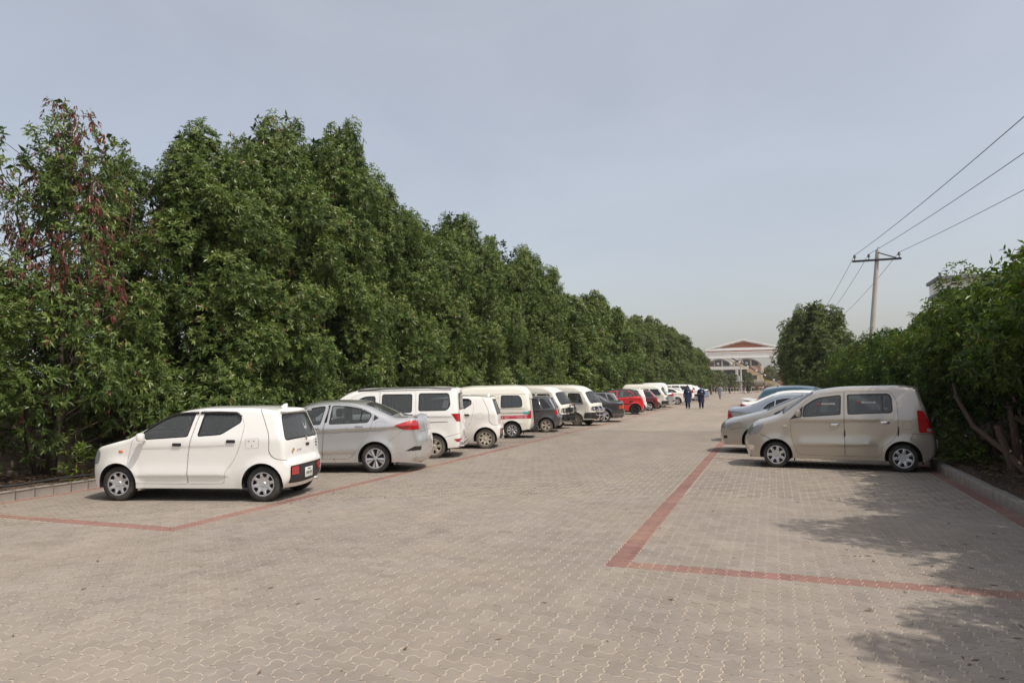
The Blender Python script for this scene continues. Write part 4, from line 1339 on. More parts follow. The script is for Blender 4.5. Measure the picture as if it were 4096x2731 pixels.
SPEC['wagon'] = dict(
    W=1.475, wf=.62, wr=3.02, R=.268, rim=.185, tw=.155, ra=.335, sill=.21, belt=1.04, tum=.24, edge=.062, step=.055,
    pf=(.6, .15), pr=(.45, .07), crown=(.03, .11, .06), wheel=(7, (.52, .92, .42, .58), .03), flare=.02, crease=[(.9, 2.7, .955, 1.0, .010), (1.0, 2.55, .47, .50, .030)],
    top=[(.10, .2, .05), (.01, .42, .1), (.03, .64, .1), (.20, .89, .14), (.72, 1.05, .1), (1.40, 1.54, .25), (1.95, 1.635, .4), (3.05, 1.655, .3), (3.33, 1.61, .1), (3.44, 1.25, .2), (3.52, .9, .15), (3.6, .62, .1), (3.58, .34, .1), (3.46, .22, .05)],
    doors=[[(1.06, .29, .08), (.94, .62, .15), (.93, .98, .04), (1.10, 1.23, .06), (1.40, 1.50, .12), (1.98, 1.565, .03), (1.965, 1.05, .1), (1.955, .28, .03)], [(1.97, .28, .03), (1.98, 1.05, .1), (1.995, 1.565, .03), (2.84, 1.565, .1), (2.95, 1.38, .15), (2.95, .80, .2), (2.86, .62, .12), (2.65, .48, .12), (2.62, .29, .04)]],
    windows=[([(1.19, 1.07, .02), (1.89, 1.12, .02), (1.91, 1.475, .03), (1.46, 1.42, .12), (1.22, 1.26, .04)], 0), ([(2.06, 1.125, .02), (2.68, 1.155, .01), (2.68, 1.50, .01), (2.06, 1.485, .02)], 1), ([(2.70, 1.155, .01), (2.85, 1.16, .05), (2.84, 1.44, .05), (2.80, 1.50, .04), (2.70, 1.50, .01)], 1)],
    panels=[[(3.03, .83, .04), (3.19, .83, .04), (3.19, .99, .04), (3.03, .99, .04)]],
    side=[('pillar_trim', [(.92, 1.0, .02), (1.16, 1.055, .01), (1.19, 1.28, .01)], -.003), ('taillight', [(3.29, 1.20, .03), (3.40, 1.18, .02), (3.52, .90, .02), (3.7, .86, 0), (3.7, .76, 0), (3.31, .77, .03)], .005),
          ('headlight', [(-.1, .60, 0), (.13, .67, .03), (.30, .72, .05), (.40, .905, .05), (.18, .92, .05), (-.1, .9, 0)], .004), ('bumper_gap', [(.30, .70, 0), (.56, .58, 0), (.555, .573, 0), (.295, .693, 0)], -.004), ('lamp_clear', [(3.45, .79, .01), (3.53, .79, .01), (3.53, .85, .01), (3.45, .85, .01)], .007), ('fog_lamp', [(.0, .33, .02), (.15, .35, .03), (.17, .45, .03), (.0, .46, .02)], -.004),
          ('rear_bumper_gap', [(3.16, .62, 0), (3.20, .75, 0), (3.7, .74, 0), (3.7, .733, 0), (3.205, .743, 0), (3.167, .62, 0)], -.004)],
    band=[('windscreen', (.80, 1.11), (1.36, 1.51), None, (.93, .90), .06, 0), ('rearglass', (3.345, 1.56), (3.43, 1.24), None, (.96, .98), .04, 0), ('tailgate_panel', (3.435, 1.22), (3.53, .86), None, .93, .04, .002), ('taillight', (3.45, 1.18), (3.54, .76), .94, 1.0, .0, .005), ('headlight', (.05, .68), (.16, .86), .62, 1.0, .04, .003), ('grille', (.03, .62), (.05, .68), None, .55, .02, -.006), ('lower_grille', (.0, .45), (.05, .30), None, .6, .04, -.01), ('panel', (.22, .9), (.70, 1.04), None, .95, .04, 0)],
    look=dict(lamp_clear=('reversing_lamp', 'white_lamp'), pillar_trim=('pillar_trim', 'black'), taillight=('tail_light', 'red'), headlight=('headlight', 'white_lamp'), bumper_gap=('bumper_gap', 'black'), rear_bumper_gap=('bumper_gap', 'black'), fog_lamp=('fog_lamp', 'chrome'), grille=('grille', 'black'), lower_grille=('lower_grille', 'black'), tailgate_panel=('tailgate_panel', 'body_black')),
    seat=1.55, seat2=2.45, dash=.95, seat_z=.56,
    fit=f_mirror(1.10, 1.06, 'paint', 1.1) + f_handle(0, 1.80, .90, 'chrome', .16, .055) + f_handle(1, 2.72, .955, 'chrome', .16, .055) + f_plate(3.58, .52) + f_flap(.98, .16, .38) + f_flap(3.36, .16, .38) + f_sidelamp(.82, .86, 'clear_amber', .035) + f_wiper(.74, 1.06, (-.5, .2))
    + f_strip([(1.975, .68), (1.975, .80)], .012, 'door_edge_guard', 'redtrim', .006) + f_strip([(2.945, .70), (2.955, .88)], .012, 'rear_door_edge_guard', 'redtrim', .006))
SPEC['wagon']['mats'] = dict(redtrim=mat('edge_guard_dark_red', (.05, .012, .012), .5), clear_amber=lens('pale_amber_lamp', (.6, .5, .36)))

SPEC['hatch'] = dict(
    W=1.66, wf=.78, wr=3.22, R=.30, rim=.215, tw=.185, ra=.36, sill=.22, belt=.98, tum=.30, edge=.10, step=.07,
    pf=(.8, .16), pr=(.5, .09), crown=(.035, .12, .07), wheel=(8, (.30, .90, .50, .56), .03), flare=.016, crease=[(.9, 3.5, .84, .94, .016)],
    top=[(.08, .2, .05), (0, .45, .12), (.06, .70, .1), (.24, .84, .15), (.95, 1.04, .1), (1.75, 1.42, .4), (2.3, 1.48, .5), (3.0, 1.45, .3), (3.38, 1.39, .06), (3.46, 1.22, .1), (3.66, .92, .15), (3.70, .72, .05), (3.75, .58, .08), (3.72, .32, .1), (3.62, .22, .05)],
    doors=[[(1.20, .30, .05), (1.14, .62, .1), (1.20, .99, .05), (1.60, 1.25, .2), (1.85, 1.38, .2), (2.20, 1.42, .03), (2.15, .95, .2), (2.14, .29, .04)], [(2.155, .29, .04), (2.165, .95, .2), (2.215, 1.42, .03), (2.75, 1.41, .1), (3.08, 1.20, .1), (3.12, .98, .1), (3.02, .80, .2), (2.86, .48, .12), (2.72, .30, .06)]],
    windows=[([(1.36, 1.0, .02), (2.09, 1.02, .02), (2.13, 1.36, .03), (1.80, 1.32, .2), (1.55, 1.16, .1)], 0), ([(2.22, 1.025, .02), (2.82, 1.05, .02), (2.80, 1.37, .05), (2.25, 1.375, .02)], 1), ([(2.86, 1.055, .02), (3.16, 1.08, .05), (3.02, 1.26, .06), (2.86, 1.36, .03)], None)],
    panels=[[(3.20, .86, .03), (3.36, .86, .03), (3.36, 1.0, .03), (3.20, 1.0, .03)]],
    side=[('taillight', [(3.44, .86, .02), (3.46, 1.04, .03), (3.9, 1.04, 0), (3.9, .84, 0)], .004), ('headlight', [(-.1, .66, 0), (.2, .66, .05), (.5, .86, .05), (.3, .88, .05), (-.1, .8, 0)], .004)],
    band=[('windscreen', (1.03, 1.08), (1.70, 1.39), None, (.93, .90), .06, 0), ('rearglass', (3.40, 1.33), (3.60, 1.02), None, (.86, .92), .06, 0), ('taillight', (3.62, .98), (3.69, .80), .7, 1.0, .02, .004)],
    look=dict(taillight=('tail_light', 'red'), headlight=('headlight', 'white_lamp'), roofwrap=('roof_wrap', 'black'), decal=('side_decal', 'black')),
    seat=1.75, seat2=2.65, dash=1.2, seat_z=.48,
    fit=f_mirror(1.42, 1.0) + f_handle(0, 2.02, .94, 'black') + f_handle(1, 2.93, .96, 'black') + f_plate(3.69, .74))
import copy as _copy
SPEC['sporthatch'] = dict(SPEC['hatch'])
SPEC['sporthatch']['side'] = SPEC['hatch']['side'] + [('roofwrap', [(1.0, 1.055, 0), (1.3, 1.2, 0), (1.75, 1.395, .2), (2.3, 1.405, 0), (2.9, 1.40, 0), (3.1, 1.27, 0), (3.22, 1.07, 0), (3.6, 1.07, 0), (3.5, 1.6, 0), (1.0, 1.6, 0)], .001), ('decal', [(2.2, .56, .01), (3.0, .60, .01), (3.06, .66, .01), (2.2, .64, .01)], .002), ('decal', [(2.86, .70, .01), (3.06, .72, .01), (3.10, .82, .01), (2.88, .81, .01)], .002)]
SPEC['sporthatch']['band'] = [('roofwrap', (1.0, 1.06), (3.42, 1.30), None, 1.0, 0, .001)] + SPEC['hatch']['band']

SPEC['cultus'] = dict(
    W=1.575, wf=.72, wr=3.06, R=.285, rim=.18, tw=.165, ra=.34, sill=.22, belt=.88, tum=.34, edge=.07, step=.07,
    pf=(.6, .12), pr=(.4, .07), crown=(.03, .09, .05), wheel=(12, (.35, .90, .5, .55), .025), flare=.012, crease=[(.5, 3.6, .74, .78, .012)],
    top=[(.05, .22, .05), (0, .42, .08), (.03, .64, .06), (.15, .74, .1), (1.0, .90, .08), (1.62, 1.30, .25), (2.1, 1.36, .4), (2.95, 1.345, .3), (3.2, 1.28, .08), (3.58, .88, .12), (3.62, .62, .04), (3.72, .56, .05), (3.72, .32, .08), (3.62, .22, .05)],
    doors=[[(1.10, .30, .05), (1.06, .88, .03), (1.62, 1.27, .1), (2.10, 1.32, .02), (2.08, .30, .04)], [(2.095, .30, .04), (2.115, 1.32, .02), (2.66, 1.30, .05), (2.86, .92, .08), (2.82, .70, .1), (2.70, .50, .08), (2.64, .30, .05)]],
    windows=[([(1.26, .92, .02), (2.03, .92, .02), (2.03, 1.265, .02), (1.66, 1.24, .08)], 0), ([(2.17, .92, .02), (2.48, .92, .01), (2.48, 1.265, .01), (2.17, 1.27, .02)], 1), ([(2.50, .92, .01), (2.77, .93, .03), (2.60, 1.26, .03), (2.50, 1.265, .01)], 1), ([(2.90, .93, .03), (3.30, .95, .05), (3.04, 1.24, .05), (2.72, 1.26, .04)], None)],
    panels=[],
    side=[('taillight', [(3.46, .64, .01), (3.46, .84, .02), (3.9, .84, 0), (3.9, .64, 0)], .004), ('headlight', [(-.1, .5, 0), (.1, .5, .01), (.3, .68, .03), (-.1, .7, 0)], .003), ('door_moulding', [(1.12, .50, .005), (2.72, .52, .005), (2.74, .55, .005), (1.10, .53, .005)], .008)],
    band=[('windscreen', (1.07, .95), (1.57, 1.27), None, (.92, .9), .06, 0), ('rearglass', (3.23, 1.24), (3.52, .94), None, (.88, .92), .06, 0), ('taillight', (3.585, .84), (3.615, .64), .62, 1.0, .01, .004)],
    look=dict(taillight=('tail_light', 'red'), headlight=('headlight', 'white_lamp'), door_moulding=('door_moulding', 'black')),
    seat=1.6, seat2=2.45, dash=1.15, seat_z=.42,
    fit=f_mirror(1.3, .93, 'paint') + f_handle(0, 1.95, .80) + f_handle(1, 2.68, .81) + f_plate(3.61, .72))

SPEC['crossover'] = dict(
    W=1.77, wf=.86, wr=3.47, R=.33, rim=.225, tw=.2, ra=.39, sill=.26, belt=1.06, tum=.34, edge=.11, step=.07,
    pf=(.9, .18), pr=(.6, .13), crown=(.045, .13, .10), wheel=(5, (.26, .90, .46, .52), .03), flare=.02, crease=[(1.0, 4.0, .90, 1.04, .018)],
    top=[(.08, .24, .05), (0, .5, .12), (.06, .78, .1), (.26, .94, .15), (1.10, 1.12, .1), (1.92, 1.54, .4), (2.5, 1.605, .5), (3.2, 1.575, .4), (3.72, 1.48, .08), (3.98, 1.12, .15), (4.16, 1.05, .06), (4.20, .85, .08), (4.29, .62, .1), (4.26, .36, .1), (4.16, .26, .05)],
    doors=[[(1.34, .34, .05), (1.26, .66, .1), (1.32, 1.06, .05), (1.75, 1.32, .2), (2.05, 1.49, .2), (2.42, 1.53, .03), (2.36, 1.0, .2), (2.35, .33, .04)], [(2.365, .33, .04), (2.375, 1.0, .2), (2.435, 1.53, .03), (2.95, 1.50, .2), (3.40, 1.30, .1), (3.42, 1.08, .1), (3.30, .84, .2), (3.10, .52, .12), (2.95, .34, .06)]],
    windows=[([(1.46, 1.08, .02), (2.30, 1.10, .02), (2.34, 1.47, .03), (2.02, 1.42, .2), (1.70, 1.22, .1)], 0), ([(2.44, 1.105, .02), (3.02, 1.14, .02), (3.02, 1.445, .05), (2.45, 1.485, .02)], 1), ([(3.06, 1.145, .02), (3.46, 1.20, .06), (3.30, 1.36, .06), (3.06, 1.44, .03)], 1)],
    panels=[],
    side=[('taillight', [(3.80, .92, .02), (3.84, 1.06, .03), (3.88, 1.28, .03), (4.05, 1.16, 0), (4.5, 1.10, 0), (4.5, .90, 0)], .004), ('headlight', [(-.1, .7, 0), (.2, .72, .05), (.5, .92, .05), (.3, .95, .05), (-.1, .86, 0)], .004)],
    band=[('windscreen', (1.18, 1.16), (1.87, 1.51), None, (.93, .90), .06, 0), ('rearglass', (3.76, 1.42), (3.95, 1.16), None, (.84, .9), .06, 0), ('taillight', (4.0, 1.12), (4.19, .92), .6, 1.0, .02, .004)],
    look=dict(taillight=('tail_light', 'red'), headlight=('headlight', 'white_lamp')),
    seat=1.95, seat2=2.85, dash=1.36, seat_z=.58,
    fit=f_mirror(1.54, 1.08) + f_handle(0, 2.2, 1.0, 'paint', .18) + f_plate(4.18, .92) + f_fin(3.3, 1.60, 'paint'))

SPEC['suv'] = dict(
    W=1.85, wf=.90, wr=3.60, R=.37, rim=.24, tw=.22, ra=.44, sill=.34, belt=1.12, tum=.24, edge=.10, step=.08,
    pf=(.7, .14), pr=(.4, .08), crown=(.035, .11, .07), wheel=(6, (.26, .90, .48, .54), .03), flare=.025, crease=[(.6, 4.4, 1.0, 1.04, .014)],
    top=[(.08, .34, .05), (0, .6, .1), (.03, .92, .1), (.16, 1.06, .12), (1.15, 1.17, .08), (1.75, 1.66, .25), (2.3, 1.74, .4), (3.9, 1.72, .3), (4.32, 1.66, .08), (4.42, 1.25, .15), (4.48, .8, .1), (4.55, .65, .08), (4.52, .42, .08), (4.42, .34, .05)],
    doors=[[(1.38, .44, .05), (1.24, 1.12, .05), (1.80, 1.60, .12), (2.36, 1.65, .03), (2.36, .44, .04)], [(2.375, .44, .04), (2.375, 1.65, .03), (3.20, 1.64, .08), (3.34, 1.12, .1), (3.20, .80, .15), (3.06, .44, .08)]],
    windows=[([(1.44, 1.16, .02), (2.28, 1.18, .02), (2.28, 1.58, .03), (1.86, 1.55, .1)], 0), ([(2.44, 1.18, .02), (3.14, 1.19, .03), (3.08, 1.57, .04), (2.44, 1.59, .02)], 1), ([(3.30, 1.20, .05), (4.12, 1.22, .08), (4.05, 1.54, .08), (3.22, 1.57, .05)], None)],
    panels=[], side=[('taillight', [(4.25, .9, .02), (4.7, .9, 0), (4.7, 1.22, 0), (4.28, 1.22, .03)], .004), ('headlight', [(-.1, .8, 0), (.2, .8, .05), (.35, 1.02, .05), (-.1, 1.04, 0)], .004)],
    band=[('windscreen', (1.22, 1.22), (1.71, 1.62), None, (.93, .90), .06, 0), ('rearglass', (4.34, 1.58), (4.41, 1.24), None, (.84, .9), .06, 0), ('taillight', (4.43, 1.20), (4.47, .9), .8, 1.0, .02, .004)],
    look=dict(taillight=('tail_light', 'red'), headlight=('headlight', 'white_lamp')), seat=1.95, seat2=2.85, dash=1.36, seat_z=.72,
    fit=f_mirror(1.5, 1.16) + f_handle(0, 2.2, 1.04, 'paint', .18) + f_handle(1, 3.1, 1.05, 'paint', .18) + f_plate(4.49, .8)
    + f_strip([(1.9, 1.68), (2.4, 1.76), (3.6, 1.76), (4.1, 1.70)], .02, 'roof_rail', 'black', -.05))

# ------------------------------------------------------------------ ground, paving, kerbs
rng = np.random.default_rng(7)
random.seed(11)
U = 0.114                       # half a paver
PX0, PY0 = -1.610, 6.800        # lattice origin: outer corner of the red line on the right
KL, KR = -11.645, 2.950         # kerb faces
NEAR0, NEAR1 = 1.05, 27.1       # reach of the modelled pavers

GREY_P = paver_mat('grey_paver', (0.292, 0.256, 0.221))
RED_P = paver_mat('red_paver', (0.265, 0.145, 0.126), 0.55)
FAR_P = paver_mat('far_grey_paving', (0.300, 0.262, 0.225), far=True)
FAR_R = paver_mat('far_red_paving', (0.29, 0.18, 0.15), 0.5, far=True)
SAND = mat('joint_sand', (0.50, 0.42, 0.33), 0.95, var=0.2, scale=3, bump=0.3, bscale=120)
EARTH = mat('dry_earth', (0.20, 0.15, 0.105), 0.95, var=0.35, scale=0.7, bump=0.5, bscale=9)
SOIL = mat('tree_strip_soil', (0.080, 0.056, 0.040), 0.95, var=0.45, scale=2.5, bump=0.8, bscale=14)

def zig(t):
    """the stepped edge of the interlocking pavers, period one half paver"""
    return np.interp(t % 1.0, [0, 0.10, 0.40, 0.60, 0.90, 1.0], [0, 1, 1, -1, -1, 0])
AMP, GAP = 0.0085, 0.0037
def ring(nx, ny, fine):
    ts = [0.10, 0.40, 0.60, 0.90] if fine else [0.25, 0.75]
    P = []
    ex = lambda n: [i + t for i in range(n) for t in ts]
    def c(x, y, sx, sy):
        return (x * U + sx * GAP, y * U + sy * GAP)
    if fine: P.append(c(0, 0, 1, 1))
    P += [(x * U, AMP * zig(x) + GAP) for x in ex(nx)]
    if fine: P.append(c(nx, 0, -1, 1))
    P += [(nx * U + AMP * zig(y) - GAP, y * U) for y in ex(ny)]
    if fine: P.append(c(nx, ny, -1, -1))
    P += [(x * U, ny * U + AMP * zig(x) - GAP) for x in reversed(ex(nx))]
    if fine: P.append(c(0, ny, 1, -1))
    P += [(AMP * zig(y) + GAP, y * U) for y in reversed(ex(ny))]
    return np.array(P)
def template(nx, ny, fine):
    P = ring(nx, ny, fine)
    n = len(P)
    c = np.array([nx * U / 2, ny * U / 2])
    top = c + (P - c) * (1 - 0.0038 / np.hypot(*(P - c).T))[:, None]
    V = [(c[0], c[1], 0.0)] + [(x, y, 0.0) for x, y in top]
    F = [(0, 1 + i, 1 + (i + 1) % n) for i in range(n)]
    if fine:
        V += [(x, y, -0.0030) for x, y in P]
        for i in range(n):
            a, b, cc, d = 1 + i, 1 + (i + 1) % n, 1 + n + (i + 1) % n, 1 + n + i
            F += [(a, d, cc), (a, cc, b)]
    return np.array(V), np.array(F)
KIND = {'H': (2, 1), 'V': (1, 2), 'S': (1, 1)}
TPL = {(k, f): template(*KIND[k], f) for k in KIND for f in (True, False)}

ground = MB().push([(-2500, -300, -0.06), (2500, -300, -0.06), (2500, 4500, -0.06), (-2500, 4500, -0.06)], [(0, 1, 2, 3)]).build('ground', EARTH)
tag(ground, kind='structure')
paving = empty('paving')
tag(paving, kind='structure')
MB().push([(KL, NEAR0, -0.0030), (KR, NEAR0, -0.0030), (KR, NEAR1, -0.0030), (KL, NEAR1, -0.0030)], [(0, 1, 2, 3)]).build('joint_sand', SAND, paving)
MB().push([(KL, -20, -0.001), (KR, -20, -0.001), (KR, NEAR0, -0.001), (KL, NEAR0, -0.001)], [(0, 1, 2, 3)]).build('paving_sheet', FAR_P, paving)
MB().push([(KL, NEAR1, -0.001), (KR, NEAR1, -0.001), (KR, 165, -0.001), (KL, 165, -0.001)], [(0, 1, 2, 3)]).build('paving_sheet', FAR_P, paving)
for a, b in ((-7.310, -7.082), (-1.61, -1.382)):
    MB().push([(a, NEAR1, 0.003), (b, NEAR1, 0.003), (b, 118, 0.003), (a, 118, 0.003)], [(0, 1, 2, 3)]).build('red_line', FAR_R, paving)

i0, i1 = -88, 40
j0, j1 = int(math.floor((NEAR0 - PY0) / U)), int(math.floor((NEAR1 - PY0) / U))
owner = {}
bricks = []
def red_cell(i, j):
    if (i in (0, 1) or i in (-50, -49)) and j >= 0:
        return 'x'
    if j in (0, 1) and (i >= 2 or i <= -51) and i < 38 and i > -87:
        return 'y'
    if i in (38, 39) or i in (-88, -87):
        return 'k'
    return None
for j in range(j0, j1):
    for i in range(i0, i1):
        r = red_cell(i, j)
        if r in ('x', 'k'):
            if i in (0, -50, 38, -88):
                bricks.append((i, j, 'H', 1))
            continue
        if r == 'y':
            if j == 0:
                bricks.append((i, j, 'V', 1))
            continue
        k = (i - j) % 4
        if k == 0:
            ok = i + 1 < i1 and red_cell(i + 1, j) is None
            bricks.append((i, j, 'H' if ok else 'S', 0))
        elif k == 1:
            if i - 1 < i0 or red_cell(i - 1, j) is not None:
                bricks.append((i, j, 'S', 0))
        elif k == 3:
            ok = j + 1 < j1 and red_cell(i, j + 1) is None
            bricks.append((i, j, 'V' if ok else 'S', 0))
        else:
            if j - 1 < j0 or red_cell(i, j - 1) is not None:
                bricks.append((i, j, 'S', 0))
bx = np.array([(PX0 + (i + KIND[k][0] / 2) * U, PY0 + (j + KIND[k][1] / 2) * U) for i, j, k, r in bricks])
bd = np.hypot(bx[:, 0], bx[:, 1])
# how large each paver shows: in front of the lens and near
fx, fy = math.sin(YAW), math.cos(YAW)
dep = bx[:, 0] * fx + bx[:, 1] * fy
lat = bx[:, 0] * fy - bx[:, 1] * fx
seen = (dep > 2.9) & (np.abs(lat) < dep * 0.70)
order = np.argsort(np.where(seen, dep, 99 + bd))
single = set(order[:300].tolist())
# joined pavers
for red in (0, 1):
    for fine in (True, False):
        Vs, Fs, Ts = [], [], []
        base = 0
        for kind in KIND:
            idx = [n for n, (i, j, k, r) in enumerate(bricks) if k == kind and r == red and n not in single and ((bd[n] < 11.5) == fine)]
            if not idx:
                continue
            V, F = TPL[(kind, fine)]
            o = np.array([(PX0 + bricks[n][0] * U, PY0 + bricks[n][1] * U, 0) for n in idx])
            m = len(idx)
            dz = np.clip(rng.normal(0, 0.0005, m), -.001, .0012)
            tx = rng.normal(0, 0.0028, m)
            ty = rng.normal(0, 0.0028, m)
            W3 = V[None, :, :] + o[:, None, :]
            W3[:, :, 2] += dz[:, None] + tx[:, None] * (V[None, :, 0] - V[:, 0].mean()) + ty[:, None] * (V[None, :, 1] - V[:, 1].mean())
            Vs.append(W3.reshape(-1, 3))
            Fs.append((F[None] + (np.arange(m) * len(V))[:, None, None] + base).reshape(-1, 3))
            tn = np.repeat(np.clip(rng.normal(0.52, 0.22, m), 0, 1)[:, None], len(V), 1)
            if fine:
                tn[:, 1 + (len(V) - 1) // 2:] = 1.6      # pale edge: dust, with the sunlit bevel painted into the tone
            Ts.append(tn.ravel())
            base += m * len(V)
        if not Vs:
            continue
        me = mesh_np('paver_field', np.vstack(Vs), np.vstack(Fs), smooth=False)
        at = me.attributes.new('tone', 'FLOAT', 'POINT')
        at.data.foreach_set('value', np.concatenate(Ts).astype(np.float32))
        tag(add('paver_field', me, RED_P if red else GREY_P, paving), kind='stuff')
# the 300 pavers that show largest
VAR = {}
for kind in KIND:
    V, F = TPL[(kind, True)]
    for t in range(9):
        me = mesh_np('paver', V - np.array([KIND[kind][0] * U / 2, KIND[kind][1] * U / 2, 0]), F, smooth=False)
        at = me.attributes.new('tone', 'FLOAT', 'POINT')
        tn = np.full(len(V), (t + 0.5) / 9 * 0.8 + 0.12, dtype=np.float32)
        tn[1 + (len(V) - 1) // 2:] = 1.6  # same pale rim, dust and painted sunlit bevel together
        at.data.foreach_set('value', tn)
        VAR[(kind, t)] = me
for n in sorted(single):
    i, j, k, r = bricks[n]
    t = int(np.clip(rng.normal(4.0, 2.0), 0, 8))
    o = add('paver', VAR[(k, t)], RED_P if r else GREY_P, paving, loc=(bx[n, 0], bx[n, 1], rng.normal(0, 0.0006)))
    o.rotation_euler = (rng.normal(0, 0.0028), rng.normal(0, 0.0028), rng.normal(0, 0.003))
# slanting bay lines, one row of red half pavers
for sx, X0, X1, ys in ((1, -1.37, 2.70, [17.35, 20.33, 23.3, 26.3, 29.2, 32.2]), (-1, -7.32, -11.4, [20.9, 23.2, 25.6, 28.15, 31.0, 33.8, 36.6, 39.5, 42.4, 45.3, 48.2, 51.2, 54.2, 57.2])):
    for y in ys:
        mb = MB()
        d = Vector((sx * 0.905, -0.425, 0))
        nrm = Vector((0.425 * sx, 0.905, 0))
        ln = abs(X1 - X0) / 0.905
        k = 0.0
        while k < ln - 0.23:
            p = Vector((X0, y, 0)) + d * k
            q = p + d * 0.222
            w = nrm * 0.054
            z = Vector((0, 0, 0.0035 + random.uniform(0, 0.001)))
            c = [p - w + z, q - w + z, q + w + z, p + w + z]
            mb.push(c, [(0, 1, 2, 3)])
            k += 0.228
        me = mb.mesh('bay_line')
        at = me.attributes.new('tone', 'FLOAT', 'POINT')
        at.data.foreach_set('value', np.repeat(np.clip(rng.normal(0.5, 0.2, len(me.vertices) // 4), 0, 1), 4).astype(np.float32))
        add('bay_line', me, RED_P, paving)

# kerbs: blocks a third of a metre long
KERB = mat('kerb_concrete', (0.27, 0.245, 0.215), 0.9, var=0.22, scale=5, bump=0.4, bscale=50, dirt=(0.20, 0.165, 0.13), dirt_amt=0.5)
def kerb(name, face, sgn, singles, span):
    k = empty(name)
    tag(k, kind='structure')
    bm = MB().box(0, 0, -0.05, 0.15 * sgn if sgn > 0 else -0.15, 0.311, 0.15, 0.016)
    me = bm.mesh('kerb_block', True, R(50))
    rest = MB()
    y = span[0]
    while y < span[1]:
        dx, dz = random.uniform(-0.006, 0.006), random.uniform(-0.006, 0.006)
        if singles[0] <= y < singles[1]:
            o = add('kerb_block', me, KERB, k, loc=(face + dx, y, dz))
            o.rotation_euler = (random.uniform(-0.006, 0.006), random.uniform(-0.012, 0.012), random.uniform(-0.012, 0.012))
        else:
            a, b = face + dx, face + dx + 0.15 * sgn
            rest.box(min(a, b), y, -0.05, max(a, b), y + 0.318, 0.15 + dz)
        y += 0.325
    tag(rest.build('kerb_block_row', KERB, k), kind='stuff')
    MB().box(min(face, face + 0.15 * sgn) + 0.01, span[0], -0.05, max(face, face + 0.15 * sgn) - 0.01, span[1], 0.12).build('kerb_bedding', mat('kerb_bedding', (0.15, 0.10, 0.07), 0.95), k)
kerb('kerb_left', KL, -1, (6.0, 15.0), (-6, 120))
kerb('kerb_right', KR, 1, (8.0, 19.0), (-6, 110))

# soil strips with fallen leaves
def strip(name, x0, x1, y0, y1):
    nx, ny = 14, int((y1 - y0) / 0.7)
    xs, ys = np.linspace(x0, x1, nx), np.linspace(y0, y1, ny)
    X, Y = np.meshgrid(xs, ys, indexing='ij')
    Z = 0.07 + 0.05 * np.sin(X * 3.1 + Y * 1.3) * np.sin(Y * 2.1 - X) + 0.03 * rng.normal(size=X.shape)
    V = np.stack([X, Y, Z], -1).reshape(-1, 3)
    F = [(i * ny + j, (i + 1) * ny + j, (i + 1) * ny + j + 1, i * ny + j + 1) for i in range(nx - 1) for j in range(ny - 1)]
    return tag(add(name, mesh_np(name, V, np.array(F)), SOIL), kind='structure')
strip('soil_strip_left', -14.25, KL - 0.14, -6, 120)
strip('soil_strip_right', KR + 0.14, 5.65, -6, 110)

# ------------------------------------------------------------------ trees
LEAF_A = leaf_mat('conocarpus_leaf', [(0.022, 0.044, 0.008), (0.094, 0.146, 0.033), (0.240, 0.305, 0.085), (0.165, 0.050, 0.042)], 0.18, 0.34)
LEAF_B = leaf_mat('young_leaf', [(0.012, 0.030, 0.005), (0.048, 0.094, 0.014), (0.180, 0.250, 0.038), (0.16, 0.05, 0.03)], 0.28, 0.32)
LEAF_C = leaf_mat('far_leaf', [(0.034, 0.056, 0.014), (0.108, 0.148, 0.044), (0.185, 0.225, 0.075), (0.15, 0.06, 0.04)], 0.24, 0.42)
BARK = mat('bark', (0.085, 0.062, 0.046), 0.9, var=0.35, scale=10, bump=0.7, bscale=35)
BARK_P = mat('pale_bark', (0.135, 0.092, 0.066), 0.9, var=0.35, scale=10, bump=0.7, bscale=35)

def unit(a):
    return a / (np.linalg.norm(a, axis=-1, keepdims=True) + 1e-9)

def leaves(P, D, k, L, Wd, val, g, droop=0.14, spread=(0.85, 1.42)):
    """k leaves round each tip P with axis D; four corners per leaf, folded along the midrib"""
    n = len(P)
    D = unit(D)
    a = unit(np.cross(D, g.normal(size=(n, 3))))
    b = np.cross(D, a)
    ph = (np.arange(k)[None, :] * (2 * math.pi / k) * 1.0 + g.uniform(0, 6.28, (n, 1)) + g.normal(0, 0.35, (n, k)))
    ti = g.uniform(spread[0], spread[1], (n, k))
    ra = np.cos(ph)[..., None] * a[:, None] + np.sin(ph)[..., None] * b[:, None]
    d = np.cos(ti)[..., None] * D[:, None] + np.sin(ti)[..., None] * ra
    ln = L * g.uniform(0.65, 1.25, (n, k))
    st = P[:, None] + D[:, None] * g.uniform(-0.10, 0.03, (n, k))[..., None]
    s = unit(np.cross(d, D[:, None] + 0.4 * g.normal(size=(n, k, 3))))
    up = np.cross(s, d)
    w = (Wd * g.uniform(0.8, 1.2, (n, k)))[..., None]
    l3 = ln[..., None]
    mid = st + d * l3 * 0.48
    v0 = st
    v1 = mid + s * w * 0.5 + up * w * 0.16
    v2 = st + d * l3 + np.array([0, 0, -1.0]) * (l3 * droop * g.uniform(0.2, 1.4, (n, k, 1)))
    v3 = mid - s * w * 0.5 + up * w * 0.16
    V = np.stack([v0, v1, v2, v3], 2).reshape(-1, 3)
    vv = np.repeat(val[:, None], k, 1) + g.normal(0, 0.10, (n, k))
    return V, np.repeat(vv.reshape(-1), 4)

